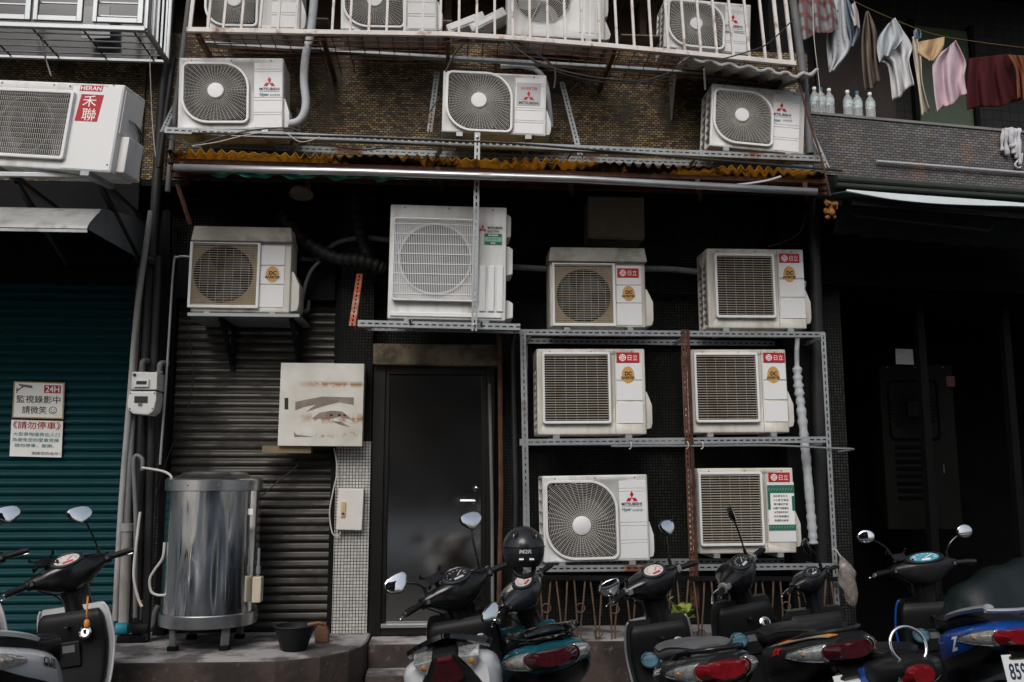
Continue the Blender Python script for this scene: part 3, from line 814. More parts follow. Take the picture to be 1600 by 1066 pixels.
def spiral_grille(u, poly, hub, hr, step, nrad, swirl=0.0, wr=.00115, y=-.022, rad_start=1.0):
    rim = MB(); ring_prism(rim, offset(poly, .016), offset(poly, -.002), -.026, .004)
    g = rim.build("fan_grille", K['acpanel'], u.o, bevel=.004)
    hx, hz = hub; w = MB()
    R2 = max(math.hypot(px - hx, pz - hz) for px, pz in poly)
    pin = offset(poly, -.001)
    def yy(r): return y - .012 * (1 - (r / R2) ** 2)
    r = hr + step
    while r < R2:
        ns = 72; run = []; runs = []
        pts = [(hx + r * math.cos(2 * math.pi * k / ns), hz + r * math.sin(2 * math.pi * k / ns)) for k in range(ns)]
        ins = [inside(pin, *p) for p in pts]
        if all(ins): w.tube([(px, yy(r), pz) for px, pz in pts], wr, 4, closed=True)
        else:
            st = ins.index(False)
            for k in range(1, ns + 1):
                i = (st + k) % ns
                if ins[i]: run.append((pts[i][0], yy(r), pts[i][1]))
                else:
                    if len(run) > 1: w.tube(run, wr, 4, caps=False)
                    run = []
        r += step
    for k in range(nrad):
        run = []; rr = hr * rad_start
        while rr < R2:
            a = 2 * math.pi * (k + .5) / nrad + swirl * (rr - hr)
            p = (hx + rr * math.cos(a), hz + rr * math.sin(a))
            if not inside(pin, *p): break
            run.append((p[0], yy(rr) - .001, p[1])); rr += .012
        if len(run) > 1: w.tube(run, wr * 1.15, 4, caps=False)
    w.build("wire", K['wire'], g)
    MB().lathe([(hr, 0), (hr, .012), (hr * .9, .017), (.0005, .019)], 32, Matrix.Translation((hx, yy(hr) + .004, hz)) @ FACE).build("fan_hub", K['acpanel'], g, smooth='auto')
    return g
def plates(u, x0, x1, zs, name="front_panel", mat='acpanel', y=-.003):
    """front panel pressed into fields with narrow grooves between; zs = list of (z0, z1)"""
    mb = MB()
    for z0, z1 in zs: mb.box((x0, y, z0), (x1, .001, z1))
    return mb.build(name, K[mat], u.o, bevel=.0015)
def tx(u, body, px, py, pw, ph, mat, parent=None, y=-.005, **k):
    cx, cz = u.loc(px, py)
    return text(body, lambda a, b: (cx + a, y, cz + b), pw * u.m, ph * u.m, K[mat], parent or u.o, **k)
def diamonds(u, px, py, s, mat='logored', parent=None, y=-.0045):
    cx, cz = u.loc(px, py); s = s * u.m; mb = MB()
    for d in (90, 210, 330):
        q = [(0, 0)] + [(k * s * math.cos(R(d + o)), k * s * math.sin(R(d + o))) for o, k in ((-30, 1), (0, 1.732), (30, 1))]
        mb.prism([(cx + a, cz + b) for a, b in q], None, y, y + .0012)
    return mb.build("badge", K[mat], parent or u.o)
def valve_cover(u, z0=.04, z1=.62, w=.055, y0=.08, y1=.92, mat='acwhite'):
    z0 *= u.H; z1 *= u.H; mb = MB()
    p = [(u.W - .001, z0), (u.W + w * .8, z0 + .01), (u.W + w, z0 + .05), (u.W + w, z1 - .10), (u.W + w * .25, z1), (u.W - .001, z1)]
    mb.prism(p, None, y0 * u.D, y1 * u.D)
    MB().tube(curve([(u.W + w * .5, .7 * u.D, z0 + .08), (u.W + w * 1.15, u.D + .02, z0 + .05), (u.W + w * 1.3, u.D + .10, z0 + .14), (u.W + w * .8, u.D + .16, z1 + .10)], 5), .016, 8).build("refrigerant_pipe", K['greypipe'], u.o, smooth=True)
    return mb.build("valve_cover", K[mat], u.o, bevel=.006, smooth='auto')
def px_rect(u, r):
    x0, z1 = u.loc(r[0], r[1]); x1, z0 = u.loc(r[2], r[3]); return x0, z0, x1, z1

# --- white units with an asymmetric rounded fan grille and a three-diamond badge
def diamond_unit(label, BL, BR, TL, Y, grille, hub, hr, panel, logo=None, swirl=0.0, vents=False, cover=True, style=0, step=.0105, nrad=52, yaw=0, D=.30):
    def hole(u):
        x0, z0, x1, z1 = px_rect(u, grille); w = x1 - x0
        u.poly = rrect(x0, z0, x1, z1, w * .40, w * .07, w * .40, w * .07, 12)
        return u.poly
    u = unit(label, BL, BR, TL, Y, hole=hole, D=D, yaw=yaw, holes_left=(2, 7, .05, .97, .06, .94, .82) if vents else None)
    liner(u, u.poly); h = u.loc(*hub); r = hr * u.m
    x0, z0, x1, z1 = px_rect(u, grille)
    fan(u, h[0], h[1], (x1 - x0) * .44)
    spiral_grille(u, u.poly, h, r, step, nrad, swirl)
    a = u.loc(panel[0], hub[1])[0]; b = u.loc(panel[1], hub[1])[0]
    H = u.H
    if panel[1] > panel[0]:
        plates(u, a, b, [(.03 * H, .20 * H), (.207 * H, .235 * H), (.242 * H, .40 * H), (.407 * H, .44 * H), (.447 * H, .80 * H), (.807 * H, .835 * H), (.842 * H, .93 * H)])
    if cover: valve_cover(u, .03, .45, .04)
    if logo:
        x, y = logo; f = 1.0
        if style == 1:
            c0, d0 = u.loc(x - 19, y + 12); c1, d1 = u.loc(x + 19, y - 22)
            MB().box((c0, -.0042, d0), (c1, -.0031, d1)).build("badge_plate", K['grey'], u.o)
            tx(u, "INVERTER", x + 1, y - 14, 27, 5, 'logored', bold=.02, shear=.15)
        bd = diamonds(u, x, y - 1, 6.0, y=-.0055)
        tx(u, "MITSUBISHI", x, y + 8.5, 32 if style != 2 else 33, 4.6, 'black', bd, bold=.02, y=-.0056)
        MB().box((u.loc(x - 16, y)[0], -.0054, u.loc(x, y + 12.5)[1]), (u.loc(x + 16, y)[0], -.0045, u.loc(x, y + 11.9)[1])).build("badge_rule", K['grey'], bd)
        if style != 1:
            tx(u, "Hyper", x - 8, y + 17.5, 15, 6.5, 'teal', bd, shear=.3, bold=.02, y=-.0056)
            tx(u, "INVERTER", x + 9, y + 18, 16, 3.6, 'teal', bd, shear=.2, y=-.0056)
            tx(u, "R410A", x + 7, y + 24, 9, 2.6, 'grey', bd, y=-.0056) if False else None
    return u
YS = 6.48
u1 = diamond_unit("white unit at the left end inside the rusty balcony cage, fan half cut off above", (322, 44), (468, 47), (322, -66), 6.55, (326, -50, 400, 41), (368, 4), 12, (425, 464), None, nrad=60)
u2 = diamond_unit("white unit behind the rusty balcony bars, second from left with curved wire fan grille", (532, 46), (683, 49), (532, -64), 6.55, (540, -52, 630, 43), (586, 3), 13, (637, 680), None, nrad=60)
u4 = diamond_unit("white unit at the right end inside the balcony cage, square-rimmed fan with pale hub", (1037, 74), (1172, 86), (1028, -6), 6.55, (1046, 3, 1128, 77), (1086, 41), 11, (1133, 1166), (1145, 33), swirl=-.6, vents=True, cover=False, step=.0095)
u5 = diamond_unit("white unit at the left end of the long shelf beside the taped white hose", (277, 203), (442, 203), (290, 90), YS, (289, 102, 386, 191), (339, 145), 13, (397, 441), (421, 131), nrad=48)
u6 = diamond_unit("white unit in the middle of the long shelf with straight-spoked fan and grey badge square", (690, 206), (853, 213), (692, 110), YS, (701, 115, 797, 206), (748, 160), 13, (805, 850), (826, 153), style=1, nrad=60)
u7 = diamond_unit("white unit under the wavy grey rooflet at the right end of the long shelf", (1109, 228), (1256, 242), (1103, 129), 6.5, (1118, 142, 1203, 228), (1157, 183), 12, (1208, 1249), (1221, 171), swirl=-.5, vents=True, cover=False, step=.0095)
u15 = diamond_unit("white unit with large round-cornered fan on the lowest rack level behind the helmet", (850, 880), (1016, 876), (851, 744), 6.86, (854, 755, 964, 870), (908, 821), 14.5, (969, 1011), (987, 779), swirl=.5, vents=True, step=.012, nrad=46)
# --- white unit with a full round fan guard behind the balcony bars
def round_unit(label, BL, BR, TL, Y, c, rpx):
    def hole(u):
        cx, cz = u.loc(*c); r = rpx * u.m; u.c = (cx, cz, r)
        u.poly = [(cx + r * math.cos(2 * math.pi * k / 48), cz + r * math.sin(2 * math.pi * k / 48)) for k in range(48)]
        return u.poly
    u = unit(label, BL, BR, TL, Y, hole=hole)
    cx, cz, r = u.c
    liner(u, u.poly); fan(u, cx, cz, r * .9, mat='grey')
    w = MB(); rr = r * .28
    while rr <= r * 1.06:
        w.tube([(cx + rr * math.cos(2 * math.pi * k / 60), -.012 - .025 * (1 - (rr / r) ** 2), cz + rr * math.sin(2 * math.pi * k / 60)) for k in range(60)], .0021, 5, closed=True); rr += .0125
    for k in range(8):
        a = 2 * math.pi * (k + .5) / 8; w.tube([(cx + q * r * math.cos(a), -.016 - .025 * (1 - q * q), cz + q * r * math.sin(a)) for q in (.2, .5, .8, 1.06)], .003, 5)
    g = w.build("fan_grille", K['wire'], u.o)
    MB().lathe([(r * .28, 0), (r * .28, .008), (r * .2, .012), (.001, .013)], 28, Matrix.Translation((cx, -.03, cz)) @ FACE).build("fan_hub", K['acpanel'], g, smooth='auto')
    mb = MB(); x = u.loc(905, 0)[0]
    for i in range(4): mb.box((x + i * .045, -.004, .05), (x + i * .045 + .030, .001, u.H * .9))
    mb.build("front_panel", K['acpanel'], u.o, bevel=.002)
    valve_cover(u, .02, .25, .05); valve_cover(u, .3, .9, .03)
    return u
u3 = round_unit("white unit with a full circular wire fan guard behind the balcony bars", (792, 55), (945, 63), (790, -72), 6.55, (848, -5), 46)

# --- ivory units with horizontal louvres and a red badge
def red_badge(u, px, py, w=36, h=16):
    x0, z0, x1, z1 = px_rect(u, (px - w / 2, py - h / 2, px + w / 2, py + h / 2))
    b = MB().box((x0, -.0065, z0), (x1, -.0005, z1)).build("red_badge", K['red'], u.o, bevel=.001)
    cx, cz = u.loc(px - w * .24, py); r = h * .34 * u.m; e = MB()
    for q in (1.0, .55):
        ring_prism(e, [(cx + r * q * math.cos(2 * math.pi * k / 24), cz + r * q * math.sin(2 * math.pi * k / 24)) for k in range(24)], [(cx + r * (q - .22) * math.cos(2 * math.pi * k / 24), cz + r * (q - .22) * math.sin(2 * math.pi * k / 24)) for k in range(24)], -.0076, -.0066)
    for k in range(4):
        a = R(90 * k); e.beam((cx + r * .2 * math.cos(a), -.0072, cz + r * .2 * math.sin(a)), (cx + r * 1.1 * math.cos(a), -.0072, cz + r * 1.1 * math.sin(a)), r * .16, .0012)
    e.build("emblem", K['white'], b)
    tx(u, "日立", px + w * .20, py, w * .44, h * .58, 'white', b, y=-.0072, bold=0)
def dc_badge(u, px, py, w=20, h=27):
    cx, cz = u.loc(px, py); a, b = w / 2 * u.m, h / 2 * u.m
    d = MB().prism([(cx + a * math.cos(2 * math.pi * k / 32), cz + b * math.sin(2 * math.pi * k / 32)) for k in range(32)], None, -.006, -.002).build("oval_badge", K['orange'], u.o)
    tx(u, "DC", px + .5, py - 2, w * .56, h * .25, 'black', d, y=-.0070, bold=.05)
    tx(u, "INVERTER", px, py + h * .17, w * 1.1, h * .16, 'black', d, y=-.0070, bold=.04, shear=.1)
def slats(u, x0, z0, x1, z1, pitch, hgt, mat, y0=-.03, y1=-.016, rods=5, name="louvre"):
    n = max(1, round((z1 - z0) / pitch)); p = (z1 - z0) / n; mb = MB()
    for i in range(n):
        z = z0 + (i + .5) * p
        mb.add([(x0, y0, z - hgt / 2), (x1, y0, z - hgt / 2), (x1, y0, z + hgt / 2), (x0, y0, z + hgt / 2), (x0, y1, z - hgt * .1), (x1, y1, z - hgt * .1), (x1, y1, z + hgt * .9), (x0, y1, z + hgt * .9)],
               [(0, 1, 2, 3), (7, 6, 5, 4), (0, 4, 5, 1), (1, 5, 6, 2), (2, 6, 7, 3), (3, 7, 4, 0)])
    for k in range(rods):
        x = x0 + (x1 - x0) * (k + 1) / (rods + 1); mb.box((x - .0012, y1 + .003, z0), (x + .0012, y1 + .006, z1))
    return mb.build(name, K[mat], u.o)
def louvre_unit(label, BL, BR, TL, Y, grille, panel, badge, dc, cover=True, note=False, nvents=9, D=.29, yaw=0, pitch=.0185):
    def hole(u):
        x0, z0, x1, z1 = px_rect(u, grille); u.r = (x0, z0, x1, z1)
        u.poly = rrect(x0, z0, x1, z1, .012, .012, .012, .012, 3); return u.poly
    u = unit(label, BL, BR, TL, Y, 'acivory', hole=hole, D=D, yaw=yaw, holes_left=(2, nvents, .04, .80, .12, .9, .62))
    x0, z0, x1, z1 = u.r
    liner(u, u.poly, 'fins'); fan(u, (x0 + x1) / 2, (z0 + z1) / 2, (x1 - x0) * .44, mat='fins')
    fr = MB(); ring_prism(fr, rrect(x0 - .018, z0 - .02, x1 + .018, z1 + .02, .02, .02, .02, .02, 4), rrect(x0, z0, x1, z1, .006, .006, .006, .006, 4), -.034, .002)
    fr.build("grille_frame", K['acpanel'], u.o, bevel=.005)
    slats(u, x0, z0, x1, z1, pitch, .0050, 'louvre')
    a, b = u.loc(panel[0], grille[1])[0], u.loc(panel[1], grille[1])[0]; H = u.H
    plates(u, a, b, [(.13 * H, .37 * H), (.395 * H, .61 * H), (.635 * H, .83 * H)], y=-.005)
    MB().box((a - .014, -.0012, .01), (a - .011, .002, H - .01)).build("panel_joint", K['ink'], u.o)
    red_badge(u, *badge)
    if dc: dc_badge(u, *dc)
    if cover: valve_cover(u, .06, .50, .05, mat='acivory')
    return u
u12 = louvre_unit("ivory louvred unit at the right end of the rack's top level", (1108, 513), (1261, 514), (1102, 388), 6.84, (1118, 401, 1208, 494), (1216, 1254), (1233, 404, 32, 15), (1233, 429))
u13 = louvre_unit("ivory louvred unit on the rack's middle level, left of the rusty post", (840, 680), (1011, 679), (838, 545), 6.84, (850, 555, 951, 658), (962, 1002), (981, 559), (981, 586))
u14 = louvre_unit("ivory louvred unit on the rack's middle level, right of the rusty post", (1084, 677), (1234, 676), (1079, 546), 6.84, (1086, 556, 1183, 656), (1191, 1226), (1209, 559, 34, 15), (1208, 586))
u16 = louvre_unit("ivory louvred unit on the rack's lowest level with a green-edged paper notice", (1094, 866), (1245, 864), (1089, 732), 6.84, (1093, 742, 1190, 848), (1197, 1239), (1217, 746, 34, 15), None)
def paper(u, rc):
    x0, z0, x1, z1 = px_rect(u, rc)
    p = MB().box((x0, -.0095, z0), (x1, -.0060, z1)).build("paper_notice", K['white'], u.o)
    m = MB(); w = x1 - x0; h = z1 - z0
    m.box((x0 - .006, -.0115, z1 - h * .17), (x1 + .006, -.0096, z1 + .004)); m.box((x0 - .006, -.0115, z0 - .004), (x1 + .006, -.0096, z0 + h * .11))
    m.box((x0 - .006, -.0113, z0 + h * .45), (x0 + .014, -.0096, z1 - h * .17)); m.box((x1 - .016, -.0113, z0 + h * .42), (x1 + .006, -.0096, z1 - h * .24))
    m.build("green_tape", K['green'], p)
    s = MB()
    for zz in (z1 - h * .085, z0 + h * .055):
        for i in range(9): s.beam((x0 + i * w / 9, -.0119, zz - .010), (x0 + i * w / 9 + .012, -.0119, zz + .010), .003, .0006)
    s.build("tape_stripe", K['palegreen'], p)
    for i, t in enumerate(("因天氣炎熱之", "小心散熱高溫", "請勿靠近機器", "如需維修請電洽", "本機暫停使用中", "勿放雜物靠近", "敬請配合謝謝")):
        z = z1 - h * (.24 + i * .093)
        text(t, lambda a, b, z=z: (x0 + w * .48 + a, -.0099, z + b), w * (.62 if i % 2 else .56), h * .055, K['black'], p, bold=.02)
paper(u16, (1199, 759, 1242, 827))

# --- older units with a weathered lid and a beige-backed grille
def capped_unit(label, BL, BR, TL, Y, lid_y, grille, panel, badge, dc, circ, yaw=0):
    def hole(u):
        cx, cz = u.loc(circ[0], circ[1]); r = circ[2] * u.m; u.c = (cx, cz, r)
        u.poly = [(cx + r * math.cos(2 * math.pi * k / 40), cz + r * math.sin(2 * math.pi * k / 40)) for k in range(40)]; return u.poly
    u = unit(label, BL, BR, TL, Y, 'acivory', hole=hole, D=.27, yaw=yaw)
    x0, z0, x1, z1 = px_rect(u, grille); cx, cz, r = u.c
    liner(u, u.poly, 'fins'); fan(u, cx, cz, r * .92)
    # beige plate with a round opening
    poly = u.poly; outer = []
    for px, pz in poly:
        dx, dz = px - cx, pz - cz
        t = min(((x1 if dx > 0 else x0) - cx) / dx if abs(dx) > 1e-6 else 1e9, ((z1 if dz > 0 else z0) - cz) / dz if abs(dz) > 1e-6 else 1e9)
        outer.append((cx + dx * t, cz + dz * t))
    m = MB(); ring_prism(m, outer, offset(poly, -.001), -.004, .0)
    for qx, qz in ((x0, z0), (x1, z0), (x1, z1), (x0, z1)):
        i = min(range(40), key=lambda k: (outer[k][0] - qx) ** 2 + (outer[k][1] - qz) ** 2)
        js = sorted(range(40), key=lambda k: (outer[k][0] - qx) ** 2 + (outer[k][1] - qz) ** 2)[:2]
        m.add([(qx, -.0038, qz)] + [(outer[j][0], -.0038, outer[j][1]) for j in js], [(0, 1, 2)])
    m.build("grille_backing", K['beige'], u.o)
    fr = MB(); ring_prism(fr, [(x0 - .02, z0 - .022), (x1 + .02, z0 - .022), (x1 + .02, z1 + .012), (x0 - .02, z1 + .012)], [(x0, z0), (x1, z0), (x1, z1), (x0, z1)], -.024, .002)
    fr.build("grille_frame", K['acpanel'], u.o, bevel=.004)
    slats(u, x0, z0, x1, z1, .0172, .0042, 'louvre', -.022, -.016, 7)
    a, b = u.loc(panel[0], grille[1])[0], u.loc(panel[1], grille[1])[0]
    zb = z1 - z0
    plates(u, a, b, [(z0 - .01, z0 + zb * .34), (z0 + zb * .36, z0 + zb * .65), (z0 + zb * .67, z1)], y=-.0045)
    zl = u.loc(TL[0], lid_y)[1]; Wd = u.W
    lid = MB(); lid.add([(-.012, -.04, zl), (Wd + .012, -.04, zl), (Wd + .012, .285, zl), (-.012, .285, zl), (.004, -.030, u.H + .008), (Wd - .004, -.030, u.H + .008), (Wd - .004, .27, u.H + .008), (.004, .27, u.H + .008)],
                        [(0, 3, 2, 1), (4, 5, 6, 7), (0, 1, 5, 4), (1, 2, 6, 5), (2, 3, 7, 6), (3, 0, 4, 7)])
    lid.build("lid", K['aclid'], u.o, bevel=.012, segs=3, smooth='auto')
    if badge: red_badge(u, *badge)
    dc_badge(u, *dc)
    valve_cover(u, .02, .50, .062, mat='acivory')
    return u
u9 = capped_unit("lone ivory unit with a weathered lid, on a wall bracket over the steel shutter", (297, 487), (452, 489), (303, 356), 6.75, 378, (303, 381, 400, 478), (405, 446), None, (426, 429, 21, 26), (349, 428, 46))
u11 = capped_unit("ivory unit with a grimy lid, on the rack's top level below the wall box", (860, 511), (1010, 512), (859, 389), 6.84, 410, (866, 414, 958, 506), (962, 1001), (981, 427, 34, 15), (982, 459, 20, 25), (912, 462, 44))

# --- the large white unit with the square bar guard
def big_unit():
    def hole(u):
        cx, cz = u.loc(680, 405); r = 57 * u.m; u.c = (cx, cz, r)
        u.poly = [(cx + r * math.cos(2 * math.pi * k / 48), cz + r * math.sin(2 * math.pi * k / 48)) for k in range(48)]; return u.poly
    u = unit("big square white unit with barred guard, under the perforated hanging post", (605, 498), (790, 502), (611, 319), 6.52, hole=hole, D=.33)
    x0, z0, x1, z1 = px_rect(u, (618, 344, 741, 471)); cx, cz, r = u.c
    liner(u, u.poly, 'ink'); fan(u, cx, cz, r * .93, 4, mat='ink', y=.08)
    m = MB(); ring_prism(m, [(cx + r * 1.03 * math.cos(2 * math.pi * k / 48), cz + r * 1.03 * math.sin(2 * math.pi * k / 48)) for k in range(48)], [(cx + r * .97 * math.cos(2 * math.pi * k / 48), cz + r * .97 * math.sin(2 * math.pi * k / 48)) for k in range(48)], -.02, .0)
    m.build("fan_ring", K['acpanel'], u.o, bevel=.004, smooth='auto')
    fr = MB(); ring_prism(fr, rrect(x0 - .01, z0 - .012, x1 + .01, z1 + .012, .02, .02, .02, .02, 4), rrect(x0, z0, x1, z1, .012, .012, .012, .012, 4), -.045, .0)
    g = fr.build("fan_grille", K['acpanel'], u.o, bevel=.005)
    w = MB(); n = 46
    for i in range(n): x = x0 + (x1 - x0) * (i + .5) / n; w.box((x - .0024, -.043, z0), (x + .0024, -.037, z1))
    for i in range(8): z = z0 + (z1 - z0) * (i + .5) / 8; w.box((x0, -.0475, z - .0028), (x1, -.0425, z + .0028))
    w.build("wire", K['acpanel'], g)
    m = MB(); a = u.loc(749, 440)[0]; zt, zl = u.loc(0 + 760, 416)[1], u.loc(760, 487)[1]
    for i in range(3): m.box((a + i * .062, -.012, zl), (a + i * .062 + .045, .001, zt))
    m.build("front_panel", K['acpanel'], u.o, bevel=.005, segs=3)
    MB().box((.02, -.010, .02), (u.W - .03, .001, .05)).build("base_ridge", K['acpanel'], u.o, bevel=.004)
    MB().box((u.loc(744.5, 400)[0], -.0015, .02), (u.loc(744.5, 400)[0] + .003, .001, u.H - .03)).build("panel_joint", K['ink'], u.o)
    bd = diamonds(u, 754, 358, 4.0)
    tx(u, "MITSUBISHI", 773.5, 356.2, 23, 4.2, 'black', bd, bold=.02); tx(u, "ELECTRIC", 771, 361.6, 19, 4.0, 'black', bd, bold=.02)
    c0, d0, c1, d1 = px_rect(u, (757, 365, 784, 383))
    s = MB().box((c0, -.004, d0), (c1, -.0005, d1)).build("green_sticker", K['green'], u.o)
    h = d1 - d0
    MB().box((c0 + .003, -.0046, d0 + h * .28), (c1 - .003, -.0041, d0 + h * .68)).build("sticker_band", K['palegreen'], s)
    tx(u, "Mr.SLIM", 770.5, 368, 15, 3.0, 'white', s, bold=.03); tx(u, "INVERTER", 770.5, 374, 18, 3.4, 'green', s); tx(u, "R22", 770.5, 380.5, 7, 2.6, 'white', s, bold=.03)
    m = MB(); W_, H_ = u.W, u.H
    for z0_, z1_, w_ in ((.02, .16, .055), (.34, .56, .05), (.62, .80, .035)): m.prism([(W_ - .001, z0_), (W_ + w_, z0_ + .015), (W_ + w_, z1_ - .02), (W_ + w_ * .4, z1_), (W_ - .001, z1_)], None, .05, .27)
    m.build("valve_cover", K['acwhite'], u.o, bevel=.006)
    return u
u10 = big_unit()

# --- the unit at far left with the diamond mesh and the red name plate
def mesh_unit():
    def hole(u):
        x0, z0, x1, z1 = px_rect(u, (-18, 143, 98, 246)); u.r = (x0, z0, x1, z1); u.poly = rrect(x0, z0, x1, z1, .012, .012, .012, .012, 3); return u.poly
    u = unit("large white unit with red name plate on the left neighbour's bracket", (-46, 257), (172, 270), (-34, 123), 6.05, yaw=-13, D=.25, hole=hole)
    x0, z0, x1, z1 = u.r; cx, cz = (x0 + x1) / 2, (z0 + z1) / 2
    liner(u, u.poly, 'ink'); fan(u, cx, cz, (z1 - z0) * .42, mat='cavity', y=.07)
    m = MB(); r = (z1 - z0) * .47
    ring_prism(m, [(cx + r * math.cos(2 * math.pi * k / 40), cz + r * math.sin(2 * math.pi * k / 40)) for k in range(40)], [(cx + r * .95 * math.cos(2 * math.pi * k / 40), cz + r * .95 * math.sin(2 * math.pi * k / 40)) for k in range(40)], .0, .02)
    m.build("fan_ring", K['ink'], u.o)
    fr = MB(); ring_prism(fr, rrect(x0 - .022, z0 - .022, x1 + .022, z1 + .022, .02, .02, .02, .02, 4), rrect(x0, z0, x1, z1, .01, .01, .01, .01, 4), -.03, .001)
    g = fr.build("fan_grille", K['acpanel'], u.o, bevel=.006)
    w = MB(); n = 44; k = 24
    for i in range(n):
        x = x0 + (x1 - x0) * (i + .5) / n
        w.tube([(x + (.0035 if j % 2 else -.0035), -.02, z0 + (z1 - z0) * j / k) for j in range(k + 1)], .0021, 4, caps=False)
    for j in range(1, 12): z = z0 + (z1 - z0) * j / 12; w.tube([(x0, -.024, z), (x1, -.024, z)], .0014, 4)
    w.build("wire", K['wire'], g)
    a = u.loc(106, 190)[0]
    MB().box((a, -.003, .012), (u.W - .01, .001, u.H - .02)).build("front_panel", K['acpanel'], u.o, bevel=.002)
    s = MB()
    for px, py in ((110, 135), (103, 195), (96, 253), (178, 133), (168, 258)):
        x, z = u.loc(px, py); s.lathe([(.006, 0), (.006, .002), (.003, .003)], 8, Matrix.Translation((x, -.003, z)) @ FACE)
    s.build("screw", K['ink'], u.o)
    def slant(px, py, w_, h_, mat, name, y):
        cx_, cz_ = u.loc(px, py); w_ *= u.m; h_ *= u.m
        return MB().prism([(cx_ - w_ / 2 - h_ * .05, cz_ - h_ / 2), (cx_ + w_ / 2 - h_ * .05, cz_ - h_ / 2), (cx_ + w_ / 2 + h_ * .05, cz_ + h_ / 2), (cx_ - w_ / 2 + h_ * .05, cz_ + h_ / 2)], None, y, -.0025).build(name, K[mat], u.o)
    b = slant(143.5, 138.5, 38, 9, 'red', "red_badge", -.005); tx(u, "HERAN", 143.5, 138.5, 35, 6.6, 'white', b, y=-.0054, bold=.02)
    b = slant(140, 169, 38, 43, 'red', "red_badge", -.005)
    tx(u, "禾", 141, 158.5, 23, 18, 'white', b, y=-.0054, bold=.0); tx(u, "聯", 139.5, 179.5, 24, 20, 'white', b, y=-.0054, bold=.0)
    H, W_, D = u.H, u.W, u.D
    MB().box((W_ - .001, .05, .02), (W_ + .06, D - .03, H * .44)).build("valve_cover", K['acwhite'], u.o, bevel=.008)
    MB().box((W_ - .001, .02, H * .46), (W_ + .006, D - .02, H - .03)).build("side_plate", K['acpanel'], u.o, bevel=.003)
    for i in range(3):
        MB().tube(curve([(W_ + .004, .10 + .03 * i, H * .66), (W_ + .045, .12 + .03 * i, H * .58), (W_ + .05, .16 + .03 * i, H * .48), (W_ + .04, .18, H * .40)], 5), .006, 6).build("unit_cable", K['cable'] if i else K['greypipe'], u.o, smooth=True)
    return u
u8 = mesh_unit()

# --- the tall cabinet unit standing in the dark shop
def cabinet_unit():
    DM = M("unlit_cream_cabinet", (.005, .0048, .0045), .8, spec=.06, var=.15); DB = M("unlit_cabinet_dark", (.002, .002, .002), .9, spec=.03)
    YP = 8.2
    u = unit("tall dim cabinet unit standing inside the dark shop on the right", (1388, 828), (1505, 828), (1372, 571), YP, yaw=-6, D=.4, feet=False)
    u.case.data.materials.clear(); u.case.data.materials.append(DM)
    cx, cz = u.loc(1427, 640); r = 40 * u.m
    g = MB(); ring_prism(g, rrect(cx - r, cz - r * 1.2, cx + r, cz + r * 1.2, .05, .05, .05, .05, 5), rrect(cx - r + .015, cz - r * 1.2 + .015, cx + r - .015, cz + r * 1.2 - .015, .04, .04, .04, .04, 5), -.02, .0)
    for k in range(36): a = 2 * math.pi * k / 36; g.tube([(cx + r * .2 * math.cos(a), -.014, cz + r * .2 * math.sin(a)), (cx + r * .97 * math.cos(a), -.012, cz + r * .97 * math.sin(a))], .003, 4)
    gg = g.build("fan_grille", DB, u.o)
    MB().box((cx - r * .27, -.03, cz - r * .3), (cx + r * .27, -.012, cz + r * .3)).build("fan_hub", DM, gg, bevel=.012)
    m = MB(); x0, z0, x1, z1 = px_rect(u, (1398, 690, 1458, 780))
    for i in range(8): z = z0 + (z1 - z0) * i / 8; m.box((x0, -.012, z), ((x0 + x1) / 2 + .01, .001, z + .028)); m.box(((x0 + x1) / 2 + .02, -.012, z), (x1, .001, z + .028))
    m.build("louvre", DB, u.o)
    MB().box((u.loc(1478, 588)[0], -.004, u.loc(1478, 604)[1]), (u.loc(1491, 588)[0], .001, u.loc(1478, 588)[1])).build("red_badge", M("dim_red", (.05, .01, .01), .6), u.o)
    return u
u17 = cabinet_unit()

# ------------------------------------------------------------------ racks, shelves, brackets
def rk(name, label, loc, cat="rack"): return thing(name, label, cat, loc)
YR = 6.42
sf = rk("long_shelf", "long slotted steel shelf carrying three units over the amber awning", U(770, 225, YR), "shelf")
def S(p, name, q, r, mat='galv', n=(0, -1, 0), **k): return MB().slotted(q, r, n, **k).build(name, K[mat], p, world=True)
S(sf, "front_rail", U(257, 203, YR), U(1290, 248, YR), side=-1, w=.044)
MB().tube([U(300, 208, YR - .03), U(560, 214, YR - .03), U(800, 224, YR - .03), U(1316, 267, YR - .03)], .009, 8).build("front_rod", K['darkpipe'], sf, world=True)
S(sf, "back_rail", U(300, 226, 6.9), U(1270, 262, 6.9), side=1, w=.044)
for (ax, ay, aY), (bx, by, bY), mt in (((283, 142, 6.9), (254, 206, YR), 'galv'), ((683, 112, 6.92), (671, 206, YR + .05), 'galv'), ((878, 128, 6.92), (907, 244, YR + .05), 'galv'), ((1238, 140, 6.92), (1293, 262, YR + .05), 'galv')):
    S(sf, "brace", U(ax, ay, aY), U(bx, by, bY), mt, w=.04)
for px, py in ((460, 220), (890, 238), (1088, 250), (690, 226)):
    a, b = U(px, py, YR + .03), U(px - 12, py + 22, 6.95); S(sf, "arm", a, b, 'galv', w=.036)
hpst = rk("hanging_post", "perforated steel post hanging from the long shelf in front of the big square unit", U(744, 360, 6.37), "post")
S(hpst, "post", U(746, 207, 6.385), U(741, 517, 6.385), 'galvclean', w=.040, side=1)
m = MB()
for py in (214, 508): 
    q = U(746 - (py - 207) * .016, py, 6.38); m.lathe([(.011, 0), (.011, .008), (.006, .010)], 6, Matrix.Translation(q) @ FACE)
m.build("bolt", K['chrome'], hpst, world=True)
